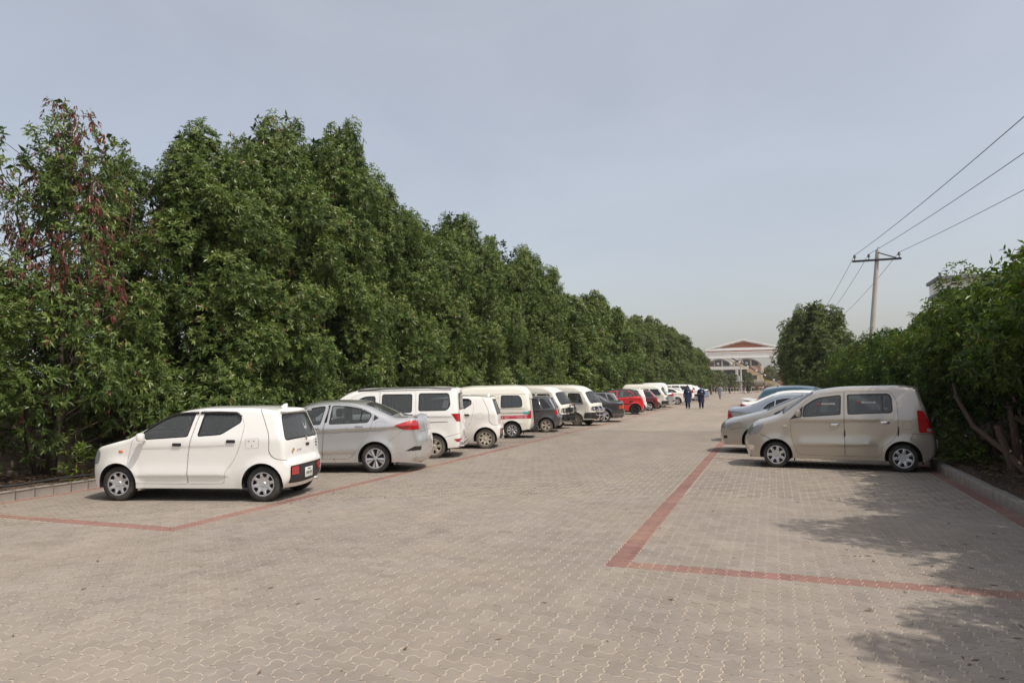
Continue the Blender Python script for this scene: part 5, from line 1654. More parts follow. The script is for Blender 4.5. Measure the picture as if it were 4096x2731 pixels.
def leaf_mesh(name, chunks):
    V = np.vstack([c[0] for c in chunks])
    t = np.concatenate([c[1] for c in chunks])
    F = np.arange(len(V)).reshape(-1, 4)
    me = mesh_np(name, V, F, smooth=False)
    at = me.attributes.new('leaf', 'FLOAT', 'POINT')
    at.data.foreach_set('value', np.clip(t, 0.0, 1.0).astype(np.float32))
    return me

def column_lobes(g, H, Rm, n, z0=0.7, plumes=5, taper=0.62, low=0.85):
    """lobe centres and sizes of a bushy upright crown"""
    lob = []
    for q in range(n):
        f = (q + g.uniform(0, 1)) / n
        z = z0 + (H * 0.86 - z0) * f ** 0.92
        e = (z - z0) / (H - z0)
        rad = Rm * (low + (1 - low) * min(1, e * 4)) * (1 - max(0, (e - taper) / (1 - taper)) ** 1.6 * 0.62)
        a = g.uniform(0, 2 * math.pi)
        rr = rad * math.sqrt(g.uniform(0.25, 1.0))
        s = g.uniform(0.42, 0.80) * (1.0 - 0.35 * e)
        lob.append((rr * math.cos(a), rr * math.sin(a), z, s, s * g.uniform(1.0, 1.55)))
    for q in range(plumes):
        a = g.uniform(0, 2 * math.pi)
        rr = Rm * g.uniform(0.05, 0.62)
        h = H * (1.0 if q == 0 else g.uniform(0.86, 0.99))
        fat = g.uniform(0.85, 1.3)
        for t in range(5):
            s = (0.58, 0.56, 0.52, 0.44, 0.30)[t] * fat
            lob.append((rr * math.cos(a) + g.normal(0, .05), rr * math.sin(a) + g.normal(0, .05), h - 2.0 + 0.42 * t, s, s * 1.35))
    return np.array(lob)

def crown(name, seed, lob, dens=33, k=9, L=0.122, Wd=0.037, red=0.0, base=0.42, core=0.5, red_z=0.0):
    g = np.random.default_rng(seed)
    ch = []
    ax = lob[:, :3].copy()
    for cx, cy, cz, rx, rz in lob:
        m = max(6, int(dens * 4 * math.pi * ((rx * rx + 2 * rx * rz) / 3)))
        u = unit(g.normal(size=(m, 3)))
        out = np.array([cx, cy, 0.0])
        on = np.linalg.norm(out)
        out = out / on if on > 0.05 else np.zeros(3)
        # fewer on the side that faces the stem
        keep = (u @ out > -0.55) if on > 0.3 else np.ones(m, bool)
        u = u[keep]
        rr = g.uniform(0.62, 1.06, (len(u), 1))
        P = np.array([cx, cy, cz]) + u * np.array([rx, rx, rz]) * rr
        D = u + 0.40 * out + np.array([0, 0, 0.40]) + 0.22 * g.normal(size=u.shape)
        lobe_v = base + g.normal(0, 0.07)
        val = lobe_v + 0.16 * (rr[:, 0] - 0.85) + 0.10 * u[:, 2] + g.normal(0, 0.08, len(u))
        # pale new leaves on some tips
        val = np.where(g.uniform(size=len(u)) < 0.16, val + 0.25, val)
        val = np.minimum(val, 0.84)
        dr = 0.22
        if red > 0:
            isred = g.uniform(size=len(u)) < (0.02 if cz < red_z else red * (1.9 if g.uniform() < 0.45 else 0.3))
            a_, b_ = leaves(P[~isred], D[~isred], k, L, Wd, val[~isred], g)
            ch.append((a_, b_))
            if isred.any():
                Dr = D[isred] * 0.4 + np.array([0, 0, -0.9])
                a_, b_ = leaves(P[isred], Dr, max(4, k - 2), L * 0.75, Wd * 0.75, np.full(isred.sum(), 0.98), g, 0.5, (0.1, 0.8))
                ch.append((a_, np.maximum(b_, 0.93)))
        else:
            ch.append(leaves(P, D, k, L, Wd, val, g))
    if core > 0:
        # large inner leaves, coloured dark to paint the shaded inside of the crown
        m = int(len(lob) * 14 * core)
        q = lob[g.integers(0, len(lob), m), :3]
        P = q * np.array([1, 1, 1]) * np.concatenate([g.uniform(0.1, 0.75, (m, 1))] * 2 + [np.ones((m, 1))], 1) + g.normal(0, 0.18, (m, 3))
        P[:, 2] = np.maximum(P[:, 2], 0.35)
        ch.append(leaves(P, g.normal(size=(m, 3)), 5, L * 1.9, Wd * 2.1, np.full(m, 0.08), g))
    return leaf_mesh(name, ch)

def limbs(name, seed, lob, H, stems=3, r0=0.07, each=2, zmin=0.9, spread=0.25):
    """stems rising from the root and limbs reaching to the lobes"""
    g = np.random.default_rng(seed + 500)
    mb = MB()
    tops = []
    for s in range(stems):
        a = 2 * math.pi * s / stems + g.uniform(-0.6, 0.6)
        p = np.array([0.10 * math.cos(a), 0.10 * math.sin(a), -0.06])
        pts = [p]
        n = 7
        for q in range(1, n + 1):
            z = H * 0.78 * q / n
            rr = spread * math.sqrt(q)
            pts.append(np.array([rr * math.cos(a) * 1.0 + g.normal(0, 0.06), rr * math.sin(a) + g.normal(0, 0.06), z]))
        rad = [r0 * (1 - 0.93 * i / n) + 0.003 for i in range(n + 1)]
        mb.tube([tuple(q) for q in pts], rad, 7)
        tops.append(np.array(pts))
    for i in range(0, len(lob), each):
        c = lob[i, :3]
        if c[2] < zmin:
            continue
        st = tops[g.integers(0, stems)]
        zb = c[2] - g.uniform(0.3, 0.9) - 0.25 * math.hypot(c[0], c[1])
        zb = max(0.3, zb)
        b = np.array([np.interp(zb, st[:, 2], st[:, 0]), np.interp(zb, st[:, 2], st[:, 1]), zb])
        m = (b + c) / 2 + np.array([g.normal(0, 0.08), g.normal(0, 0.08), -0.08])
        r = 0.008 + 0.008 * g.uniform()
        mb.tube([tuple(b), tuple(m), tuple(c)], [r * 1.5, r, r * 0.4], 5, False)
    return mb.mesh(name, True)

def tree(name, me_c, me_t, loc, label, group, leafm, barkm, rz=0.0, sc=(1, 1, 1), cat='tree'):
    t = empty(name, loc, rz)
    t.scale = sc
    tag(t, label, cat, group)
    add('trunk', me_t, barkm, t)
    add('crown', me_c, leafm, t)
    return t

VARN = []
for v in range(4):
    g = np.random.default_rng(110 + v)
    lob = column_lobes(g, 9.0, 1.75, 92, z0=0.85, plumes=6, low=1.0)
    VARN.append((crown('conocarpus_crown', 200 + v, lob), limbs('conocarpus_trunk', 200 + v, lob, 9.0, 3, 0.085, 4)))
g = np.random.default_rng(140)
lobL = column_lobes(g, 4.6, 1.85, 46, z0=0.95, plumes=2, taper=0.85, low=1.0)
lobU = column_lobes(g, 7.7, 1.85, 38, z0=3.0, plumes=9, taper=0.7, low=1.0)
lobU[:, 3:] *= 0.55
lobS = np.vstack([lobL, lobU])
SPARSE = (crown('thin_crown', 240, lobS, dens=24, k=8, L=0.122, red=0.36, core=0.05, red_z=3.4), limbs('thin_trunk', 240, lobS, 7.6, 4, 0.075, 1))
FARV = []
for v in range(3):
    g = np.random.default_rng(160 + v)
    lob = column_lobes(g, 9.0, 2.3, 80, z0=0.5, plumes=6, low=1.0)
    lob[:, 3:] *= 1.12
    FARV.append((crown('far_conocarpus_crown', 260 + v, lob, dens=14, k=7, L=0.25, Wd=0.07), limbs('far_conocarpus_trunk', 260 + v, lob, 9.0, 3, 0.09, 4)))

# the row on the left
LROW = [  # y, height, x, kind
    (5.4, 5.0, -13.9, 'n'), (7.4, 5.4, -14.0, 'n'), (9.9, 7.9, -13.6, 's'), (11.7, 7.5, -13.7, 's2'), (13.1, 8.2, -13.0, 'n'), (15.2, 9.2, -12.9, 'n'), (17.4, 9.3, -12.9, 'n'), (19.0, 10.3, -13.1, 'n'),
    (21.4, 9.0, -12.9, 'n'), (23.8, 8.6, -12.9, 'n'), (26.0, 8.5, -13.0, 'n'), (28.4, 9.7, -12.9, 'n'), (31.3, 8.6, -12.9, 'n'), (33.6, 9.4, -12.9, 'n'), (36.2, 8.4, -12.9, 'n'), (38.4, 9.7, -13.0, 'n'),
    (42.4, 6.9, -13.0, 'f'), (46.2, 7.9, -12.9, 'f'), (50.2, 8.5, -13.0, 'f'), (54.6, 8.8, -12.9, 'f'), (58.9, 7.4, -12.9, 'f'), (63.2, 7.9, -12.9, 'f'), (68.0, 8.3, -12.9, 'f'), (73.0, 8.9, -13.0, 'f'), (78.0, 9.1, -12.9, 'f'),
    (83.4, 8.8, -12.9, 'f'), (89.0, 9.2, -12.8, 'f'), (95.5, 9.5, -12.7, 'f'), (101.5, 8.7, -12.9, 'f'), (108.0, 8.0, -12.9, 'f'), (115.0, 8.1, -12.9, 'f'), (123.0, 8.2, -13.0, 'f'), (130.5, 7.8, -13.2, 'f')]
ordn = ['first', 'second', 'third', 'fourth', 'fifth', 'sixth', 'seventh', 'eighth', 'ninth', 'tenth', 'eleventh', 'twelfth', 'thirteenth', 'fourteenth', 'fifteenth', 'sixteenth', 'seventeenth', 'eighteenth', 'nineteenth', 'twentieth']
_gi = 0
for q, (y, h, x, kd) in enumerate(LROW):
    rz = random.uniform(0, 6.28)
    wf_ = random.uniform(0.94, 1.08)
    if kd == 's':
        tree('thin_tree', SPARSE[0], SPARSE[1], (x, y, 0), 'thin tree with withered red leaves and sky showing through, behind the first white hatchback', 'trees in the long row', LEAF_A, BARK, 1.0, (1, 1, h / 7.6))
        continue
    if kd == 's2':
        tree('thin_tree', SPARSE[0], SPARSE[1], (x, y, 0), 'half withered tree with dry red leaves between the thin tree and the dense row', 'trees in the long row', LEAF_A, BARK, 4.1, (0.72, 0.72, h / 7.6))
        continue
    if y < 8:
        lab = 'low dense green tree at the left edge, %s of two beside the thin withered tree' % ('outer' if q == 0 else 'inner')
    else:
        _gi += 1
        if _gi <= 20:
            lab = 'dense green tree, %s of the row counting from the withered tree towards the gate' % ordn[_gi - 1]
        else:
            lab = 'dense green tree, %s of the row counting back from the gate' % ordn[len(LROW) - 1 - q]
    if kd == 'n':
        cm, tm = VARN[q % 4]
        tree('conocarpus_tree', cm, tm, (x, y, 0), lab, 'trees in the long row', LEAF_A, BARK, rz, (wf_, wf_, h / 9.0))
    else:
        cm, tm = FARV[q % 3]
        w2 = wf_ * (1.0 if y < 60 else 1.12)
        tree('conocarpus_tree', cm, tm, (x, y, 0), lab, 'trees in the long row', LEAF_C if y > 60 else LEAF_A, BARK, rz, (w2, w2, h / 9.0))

# the hedge of small trees on the right
def hedge_lobes(g, H, n, z0):
    lob = []
    for q in range(n):
        f = (q + g.uniform(0, 1)) / n
        z = z0 + (H * 0.92 - z0) * f
        rad = 1.35 * (0.75 + 0.5 * math.sin(math.pi * min(1, f * 1.15)))
        a = g.uniform(0, 6.28)
        rr = rad * math.sqrt(g.uniform(0.15, 1.0))
        s = g.uniform(0.24, 0.56)
        lob.append((rr * math.cos(a), rr * math.sin(a), z, s, s * g.uniform(0.9, 1.3)))
    for q in range(9):
        a = g.uniform(0, 6.28)
        rr = g.uniform(0.1, 1.2)
        h = H * g.uniform(0.80, 1.05)
        lob.append((rr * math.cos(a), rr * math.sin(a), h - 0.45, 0.26, 0.36))
        lob.append((rr * math.cos(a), rr * math.sin(a), h - 0.12, 0.15, 0.26))
    return np.array(lob)
HEDGE = []
for v in range(3):
    g = np.random.default_rng(180 + v)
    lob = hedge_lobes(g, 3.85, 44, 1.30)
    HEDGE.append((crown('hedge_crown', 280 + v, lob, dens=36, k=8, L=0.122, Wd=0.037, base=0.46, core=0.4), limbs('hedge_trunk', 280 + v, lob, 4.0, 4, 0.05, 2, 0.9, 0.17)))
RROW = [(1.6, 4.6, 4.6), (4.2, 4.9, 4.4), (6.3, 4.4, 4.9), (8.4, 5.2, 4.5), (10.9, 4.6, 4.8), (13.0, 4.0, 4.75), (15.0, 3.85, 4.35), (17.0, 3.75, 4.4), (19.3, 3.6, 4.5), (22.0, 3.6, 4.5), (24.6, 3.4, 4.4), (27.4, 3.45, 4.4), (30.4, 3.75, 4.4), (33.6, 3.8, 4.4), (37.2, 3.7, 4.4), (41.2, 3.7, 4.4), (45.5, 3.6, 4.4), (50.0, 3.6, 4.4)]
for q, (y, h, x) in enumerate(RROW):
    cm, tm = HEDGE[q % 3]
    if q < 5:
        lab = 'leafy hedge tree past the right edge, %s from the front, shading the paving' % ordn[q]
    else:
        lab = 'bushy bright green hedge tree behind the right kerb, %s back from the right edge' % ordn[q - 5]
    t = tree('hedge_tree', cm, tm, (x, y, 0.03), lab, 'hedge trees along the right kerb', LEAF_B, BARK_P, random.uniform(0, 6.28), (1.0, 1.0, h / 4.0))
# large tree by the gate on the right
g = np.random.default_rng(190)
lobB = column_lobes(g, 8.4, 2.7, 170, z0=1.2, plumes=9, taper=0.40, low=0.85)
BIGT = (crown('large_crown', 290, lobB, dens=12, k=6, L=0.24, Wd=0.072), limbs('large_trunk', 290, lobB, 8.6, 3, 0.14, 3, 1.2, 0.5))
tree('conocarpus_tree', BIGT[0], BIGT[1], (3.1, 58.0, 0), 'tall rounded tree standing above the hedge beside the gate', None, LEAF_C, BARK, 0.4, (1.0, 1.0, 0.95))

# ------------------------------------------------------------------ parked vehicles
WHITE = paint('white_paint', (0.86, 0.85, 0.81), dust=0.07)
WHITE2 = paint('cream_white_paint', (0.82, 0.79, 0.70), dust=0.18)
WHITE_D = paint('dusty_white_paint', (0.84, 0.82, 0.78), dust=0.4, dustcol=(0.38, 0.30, 0.20))
SILVER = paint('silver_paint', (0.58, 0.58, 0.575), 0.55, 0.26, 0.05)
SILVER_B = paint('bluish_silver_paint', (0.36, 0.39, 0.43), 0.6, 0.26, 0.08)
BEIGE = paint('beige_metallic_paint', (0.46, 0.415, 0.355), 0.5, 0.30, 0.08)
BEIGE_G = paint('grey_beige_paint', (0.40, 0.375, 0.33), 0.55, 0.28, 0.2)
GREY_D = paint('dark_grey_paint', (0.075, 0.08, 0.085), 0.45, 0.34, 0.22)
BLACKISH = paint('charcoal_paint', (0.028, 0.029, 0.032), 0.2, 0.30, 0.18)
GREY_M = paint('mid_grey_paint', (0.15, 0.15, 0.165), 0.5, 0.36, 0.2)
RED = paint('red_paint', (0.62, 0.008, 0.014), 0.0, 0.32, 0.08)
MAROON = paint('maroon_paint', (0.115, 0.010, 0.016), 0.2, 0.32, 0.10)
TEAL = paint('teal_blue_paint', (0.035, 0.105, 0.14), 0.45, 0.32, 0.14)
PALE_BLUE = paint('pale_blue_paint', (0.34, 0.46, 0.55), 0.5, 0.34, 0.10)
CLEAR = glass('side_glass_clear', (0.55, 0.60, 0.60))
MIDG = glass('side_glass_grey', (0.36, 0.40, 0.40), film=.15)
DARKG = glass('side_glass_dark', (0.07, 0.075, 0.08), film=0.05)
TAN_SEAT = mat('tan_seat', (0.42, 0.34, 0.24), 0.8)
CHROME = BASE['chrome']
LEFT = 'vehicles parked in the left row'
RIGHT = 'vehicles parked in the right row'

def put(model, name, label, group, pm, wheel_xy, deg, scale=1.0, front=False, cat='car', **mats):
    loc = by_wheel(model, wheel_xy, R(deg), scale, front)
    return vehicle(model, name, label, group, pm, loc, R(deg), scale, mats, cat)

car, ob = put('kei', 'hatchback', 'white small hatchback with silver wheel covers, first in the left row, plate NB 024', LEFT, WHITE, (-7.54, 9.05), 13.8, 0.988, flap=WHITE2, glass=glass('hatchback_glass', (.68, .74, .71), film=.16), seat=mat('pale_seat', (.30, .29, .27), .9))
# plate, emblem and stickers on the tailgate
S = SPEC['kei']
px, pz = S['_plate']
text_mesh('NB 024', 0.075, BASE['letter'], ob['plate3.4'], (px + 0.001, 0.0, pz - 0.012), (R(90), 0, R(90)), 'plate_lettering', 0.001, sx=1.0)
MB().box(px, -0.055, pz + 0.045, px + 0.002, 0.055, pz + 0.060).build('plate_mark', BASE['letter'], ob['plate3.4'])
def emblem(parent, loc, size, rot, material):
    """bent S mark"""
    s = size
    mb = MB()
    up = [(-.5, .18), (0, .62), (.5, .18), (.28, .0), (0, .22), (-.05, .18), (.45, -.24), (.28, -.40), (-.5, .18)]
    P = [(-.50, .22), (.0, .66), (.46, .26), (.28, .10), (.0, .34), (-.12, .24), (.50, -.22), (.0, -.66), (-.46, -.26), (-.28, -.10), (.0, -.34), (.12, -.24)]
    mb.prism([(a * s, b * s) for a, b in P], -0.003, 0.003)
    return mb.build('maker_emblem', material, parent, loc=loc, rot=rot)
bp = S['_band'](3.33, .96, 0.0)
emblem(car, (bp[0] + 0.012, 0.06, 0.96), 0.075, (0, 0, R(90)), CHROME)
bq = S['_band'](3.335, .79, -0.5)
text_mesh('AL HABIB', 0.036, mat('sticker_black', (.03, .03, .03), .5), car, (bq[0] + 0.018, -0.26, .785), (R(90), 0, R(88)), 'tailgate_sticker', 0.0005)
for z_, w_ in ((.90, .09), (.85, .07), (.80, .05)):
    q_ = S['_band'](3.335, z_, 0.80)
    MB().box(q_[0] + .004, q_[1] - w_ / 2, z_ - .012, q_[0] + .016, q_[1] + w_ / 2, z_ + .012, .004).build('model_badge', BASE['letter'] if z_ < .88 else CHROME, car)
MB().lathe([(0.001, 0.0), (0.026, 0.0), (0.028, 0.002)], 12, 'x').build('round_sticker', mat('sticker_gold', (.45, .25, .04), .5), car, loc=(bq[0] + 0.012, -0.47, .80), rot=(0, 0, R(-14)))
# white stag-like decal on the rear glass
br_ = S['_band'](3.25, 1.17, 0.1)
mb = MB()
for sg in (-1, 1):
    mb.push([(0, 0.0, -.085), (0, .012 * sg, -.02), (0, .075 * sg, .10), (0, .045 * sg, .02), (0, .02 * sg, -.03)], [(0, 1, 2, 3, 4)])
    mb.push([(0, .02 * sg, -.03), (0, .06 * sg, .0), (0, .03 * sg, -.045)], [(0, 1, 2)])
mb.build('window_decal', mat('decal_white', (.75, .75, .75), .5), car, loc=(br_[0] + 0.012, 0.16, 1.15), rot=(0, R(-19), 0))
_fl = S['_surf'](2.81, .93)
for a, b, w_, h_ in ((2.76, .955, .03, .007), (2.84, .96, .03, .007), (2.81, .88, .008, .028)):
    mb = MB()
    mb.box(a - S['_x'] - w_ / 2, -_fl - 0.003, b - h_ / 2, a - S['_x'] + w_ / 2, -_fl - 0.0005, b + h_ / 2)
    mb.build('fuel_lid_mark', BASE['letter'], car)

car, ob = put('city', 'sedan', 'silver sedan with red wedge tail lights beside the first white hatchback', LEFT, SILVER, (-7.80, 12.77), 17, 1.0, glass=CLEAR, seat=TAN_SEAT)
put('karvan', 'van', 'plain white panel-sided van with chrome rear guard, beside the silver sedan', LEFT, WHITE, (-7.96, 15.75), 19, 1.0, cat='van', glass=MIDG, rim=ALLOY_DUSTY, tyre=TYRE_DUSTY)
put('kei', 'hatchback', 'white small hatchback with mud-splashed sill and dusty alloy wheels, between two white vans', LEFT, WHITE_D, (-7.73, 18.51), 17, 1.0, glass=MIDG, rim=ALLOY_DUSTY, tyre=TYRE_DUSTY, flap=WHITE2)
car, ob = put('hiroof', 'van', 'high-roof white van with a red lettered band and curtained windows, tail to the road', LEFT, WHITE2, (-8.35, 22.35), 14, 1.0, cat='van', glass=CLEAR, rim=ALLOY)
S = SPEC['hiroof']
# red band with white lettering, turquoise end, lettering on the door, curtains
PINK = mat('red_band', (0.55, 0.05, 0.09), 0.45)
WLET = mat('band_letters', (0.75, 0.72, 0.70), 0.5)
mb = MB()
xs = np.linspace(2.17, 3.16, 9)
for z0_, z1_ in ((.645, .765),):
    V = []
    for x in xs:
        for z in (z0_ + .02 * (x - 2.17), z1_ + .02 * (x - 2.17)):
            V.append((x - S['_x'], -S['_surf'](x, z) - 0.0025, z))
    mb.push(V, [(2 * i, 2 * i + 2, 2 * i + 3, 2 * i + 1) for i in range(len(xs) - 1)])
mb.build('red_band', PINK, car)
# three rows of fine script too small to read, and a crest at each end
for r_ in range(3):
    mb = MB()
    x = 2.36
    while x < 2.98:
        w_ = random.uniform(.012, .05)
        z_ = .742 - .034 * r_ + .02 * (x - 2.17)
        y_ = -S['_surf'](x, z_) - .0045
        mb.box(x - S['_x'], y_, z_ - .006, x + w_ - S['_x'], y_ + .001, z_ + .004)
        if random.random() < .5:
            mb.box(x - S['_x'], y_, z_ - .006, x + .006 - S['_x'], y_ + .001, z_ + .012)
        x += w_ + random.uniform(.006, .016)
    mb.build('band_script', WLET, car)
for x in (2.26, 3.06):
    y_ = -S['_surf'](x, .71) - .005
    mb = MB().lathe([(.030, 0.0), (.038, 0.0)], 16, 'y', (x - S['_x'], y_, .712))
    mb.box(x - .006 - S['_x'], y_ - .001, .69, x + .006 - S['_x'], y_ + .001, .745).box(x - .018 - S['_x'], y_ - .001, .735, x + .018 - S['_x'], y_ + .001, .745)
    mb.build('band_crest', WLET, car)
text_mesh('A', 0.13, BASE['letter'], car, (1.86 - S['_x'], -S['_surf'](1.86, .43) - 0.004, .43), (R(90), 0, 0), 'door_letter', 0.0005)
mb = MB().box(2.98 - S['_x'], -S['_surf'](3.05, .85) - .012, .83, 3.20 - S['_x'], -S['_surf'](3.15, .85) + .02, .885)
mb.build('turquoise_tape', mat('turquoise_tape', (.02, .38, .42), .5), car)
CURT = mat('curtain_cloth', (0.42, 0.45, 0.50), 0.9, var=0.2)
CTIE = mat('curtain_band', (0.50, 0.42, 0.30), 0.9)
for x0_, x1_ in ((1.62, 2.00), (2.62, 2.86), (1.28, 1.42), (2.30, 2.42)):
    mb = MB()
    n = 16
    V = []
    for i in range(n + 1):
        x = x0_ + (x1_ - x0_) * i / n
        y = -.585 + .016 * math.sin(i * 2.2)
        V += [(x - S['_x'], y, 1.04), (x - S['_x'], y + .02, 1.42)]
    mb.push(V, [(2 * i, 2 * i + 2, 2 * i + 3, 2 * i + 1) for i in range(n)])
    c = mb.build('curtain', CURT, car, True)
    MB().box(x0_ - S['_x'], -.60, 1.20, x1_ - S['_x'], -.575, 1.225).build('curtain_tie', CTIE, c)
put_l = mk_ladder()[0]
mb = MB(); put_l[3](mb, S); mb.build('rear_step_and_ladder', BASE['black'], car)

put('boxhatch', 'hatchback', 'dark grey boxy hatchback with muddy sills beside the red-banded van', LEFT, GREY_D, (-8.14, 25.49), 13, 1.0, glass=DARKG, rim=ALLOY_DUSTY, tyre=TYRE_DUSTY, bumper=GREY_D)
for k_, (xy, dg, lab, bar) in enumerate((((-8.75, 27.45), 172, 'high-roof white van facing the road with a black bull bar', 'black'), ((-8.06, 29.65), 170, 'high-roof white van facing the road with a chrome bull bar', 'chrome'))):
    car, ob = put('hiroof', 'van', lab, LEFT, WHITE2, xy, dg, 1.0, True, 'van', glass=CLEAR, rim=ALLOY_DUSTY, tyre=TYRE_DUSTY, steer=R(-8))
    mb = MB()
    f_bullbar(bar)[0][3](mb, S)
    mb.build('bull_bar', BASE['black'] if bar == 'black' else CHROME, car, True)
    if bar == 'chrome':
        mb = MB().box(.36 - S['_x'], S['_surf'](.7, .98) + .001, .95, .72 - S['_x'], S['_surf'](.7, .98) + .004, 1.0)
        mb.build('blue_sticker', mat('blue_tape', (.02, .12, .42), .5), car)
        mb = MB().box(.72 - S['_x'], S['_surf'](.7, .98) + .001, .95, 1.12 - S['_x'], S['_surf'](.7, .98) + .004, 1.0)
        mb.build('orange_sticker', mat('orange_tape', (.45, .20, .06), .5), car)
put('oldsedan', 'sedan', 'charcoal older sedan with amber and red tail lights', LEFT, BLACKISH, (-7.59, 32.83), 17, 1.0, glass=CLEAR, rim=ALLOY)
put('boxhatch', 'hatchback', 'mid grey boxy hatchback between the charcoal sedan and the red hatchback', LEFT, GREY_M, (-8.35, 37.9), 16, 1.0, glass=DARKG, bumper=GREY_M, rim=ALLOY_DUSTY)
put('sporthatch', 'hatchback', 'bright red hatchback with black roof and black wheels', LEFT, RED, (-7.76, 41.64), 15, 1.0, glass=MIDG, rim=ALLOY_BLACK)
put('kei', 'hatchback', 'white hatchback mostly hidden between the red and the maroon hatchback', LEFT, WHITE, (-8.06, 45.07), 15, 1.0, glass=DARKG, rim=ALLOY, flap=WHITE2)
put('cultus', 'hatchback', 'maroon hatchback with chrome multi-spoke wheels', LEFT, MAROON, (-7.92, 47.69), 13, 1.0, glass=DARKG, rim=ALLOY)
put('hiroof', 'van', 'cream van facing the road behind the maroon hatchback', LEFT, WHITE2, (-8.0, 51.13), 183, 1.0, True, 'van', glass=DARKG, rim=ALLOY)
put('city', 'sedan', 'silver sedan just beyond the maroon hatchback in the left row', LEFT, SILVER, (-8.03, 54.47), 15, 1.0, glass=MIDG, rim=ALLOY)
put('hiroof', 'van', 'high-roof white van behind the farther silver sedan, tail to the road', LEFT, WHITE, (-8.75, 58.0), 12, 1.06, False, 'van', glass=CLEAR, rim=ALLOY)
put('sedan', 'sedan', 'white sedan with bright alloy wheel, just left of the walking men', LEFT, WHITE2, (-7.86, 61.79), 15, 1.0, glass=DARKG, rim=ALLOY)
put('hatch', 'hatchback', 'silver hatchback behind the farther white sedan of the left row', LEFT, SILVER, (-8.2, 66.2), 14, 1.0, glass=DARKG, rim=ALLOY)
put('suv', 'suv', 'tall white SUV near the far end of the left row', LEFT, WHITE, (-8.3, 70.8), 10, 1.0, glass=DARKG, rim=ALLOY)
put('crossover', 'crossover', 'white crossover behind the walking man with the cap', LEFT, WHITE, (-7.7, 75.3), 12, 1.0, glass=DARKG, rim=ALLOY)
put('hatch', 'hatchback', 'dark grey hatchback seen between the two men in blue', LEFT, GREY_D, (-8.15, 80.2), 14, 1.0, glass=MIDG, rim=ALLOY)
put('sedan', 'sedan', 'pale blue sedan, last of the left row by the gate', LEFT, PALE_BLUE, (-8.15, 86.0), 12, 1.0, glass=MIDG, rim=ALLOY)

car, ob = put('wagon', 'minivan', 'tall beige hatchback with lettered window stickers, nearest in the right row', RIGHT, BEIGE, (2.31, 15.51), -6.0, 0.965, glass=MIDG)
S = SPEC['wagon']
car.scale = (0.965, 0.965, 1.0)
WL = mat('window_sticker_white', (.62, .62, .62), .6)
RL = mat('window_sticker_red', (.40, .03, .04), .6)
for x, z, k_ in ((1.66, 1.315, 0), (2.42, 1.345, 1)):
    y = -S['_surf'](x, z) + 0.003
    tl = math.atan2(S['_surf'](x, z - .05) - S['_surf'](x, z + .05), .1)
    text_mesh('WAGONR', 0.052, WL, ob['door%d.L' % k_], (x - S['_x'] + .02, y, z), (R(90) - tl, 0, 0), 'window_sticker', 0.0005, sx=1.1)
    e = emblem(ob['door%d.L' % k_], (x - S['_x'] - .165, y, z), 0.045, (-tl, 0, 0), RL)
bp = S['_band'](.035, .65, 0)
put('sedan', 'sedan', 'grey-beige sedan facing the road beside the tall beige hatchback', RIGHT, BEIGE_G, (-0.42, 18.60), -11, 1.0, True, glass=MIDG, rim=ALLOY_DUSTY, tyre=TYRE_DUSTY)
def tail(model, name, label, pm, tail_x, y_near, deg=180, scale=1.0, **mats):
    """tail towards the road: the tail end at tail_x, near flank at y_near"""
    S = SPEC[model]
    Lm = max(p[0] for p in S['top'])
    x = tail_x + (Lm - (S['wf'] + S['wr']) / 2) * scale
    h_ = (Lm - (S['wf'] + S['wr']) / 2) * scale
    a_ = R(180 - deg)
    return vehicle(model, name, label, RIGHT, pm, (tail_x + h_ * math.cos(a_), y_near + S['W'] / 2 - h_ * math.sin(a_), 0), R(deg), scale, mats)
tail('limo', 'sedan', 'bluish silver luxury sedan with black windows and triangular red tail lights', SILVER_B, -1.25, 22.3, 166)
car, ob = tail('sedan', 'sedan', 'white sedan with a boot spoiler, beyond the bluish silver sedan', WHITE, -1.10, 26.0, 168, 1.0, glass=DARKG, rim=ALLOY)
S = SPEC['sedan']
mb = MB().prism([(4.10 - S['_x'], 1.16), (4.46 - S['_x'], 1.23), (4.46 - S['_x'], 1.20), (4.12 - S['_x'], 1.14)], -.62, .62)
mb.box(4.16 - S['_x'], -.5, 1.08, 4.24 - S['_x'], -.44, 1.17).box(4.16 - S['_x'], .44, 1.08, 4.24 - S['_x'], .5, 1.17)
mb.build('boot_spoiler', WHITE, car)
tail('crossover', 'crossover', 'teal blue crossover beyond the white sedan with the spoiler', TEAL, -0.80, 30.0, 169, 1.0, glass=DARKG, rim=ALLOY)
tail('crossover', 'crossover', 'pale silver crossover half hidden behind the teal one', SILVER, -0.80, 35.2, 169, 1.0, glass=DARKG, rim=ALLOY)

# ------------------------------------------------------------------ walls beside the lot
BLOCKM = mat('concrete_block', (0.27, 0.22, 0.175), 0.95, var=0.3, scale=4, bump=0.5, bscale=30)
wall = empty('boundary_wall')
tag(wall, 'weathered concrete block wall in the shade behind the long row of trees', 'wall')
me = MB().box(0, 0, 0, 0.2, 0.392, 0.188, 0.006).mesh('block', True, R(50))
MB().box(-14.56, -4, 0, -14.46, 16, 2.0).build('wall_core', mat('wall_mortar', (0.20, 0.17, 0.14), .95), wall)
for r_ in range(9):
    y = 4.4 + (0.2 if r_ % 2 else 0)
    while y < 15.6:
        add('block', me, BLOCKM, wall, loc=(-14.47 + random.uniform(-.006, .006), y, 0.02 + 0.2 * r_))
        y += 0.402
MB().box(-14.55, 16, 0, -14.30, 118, 1.9).build('wall_length', brick_mat('block_wall_far', (.25, .20, .16), (.30, .25, .20), (.17, .14, .11), .4, .2, 'yz'), wall)
MB().box(-14.6, -4, 2.0, -14.22, 16, 2.07).build('coping', BLOCKM, wall)
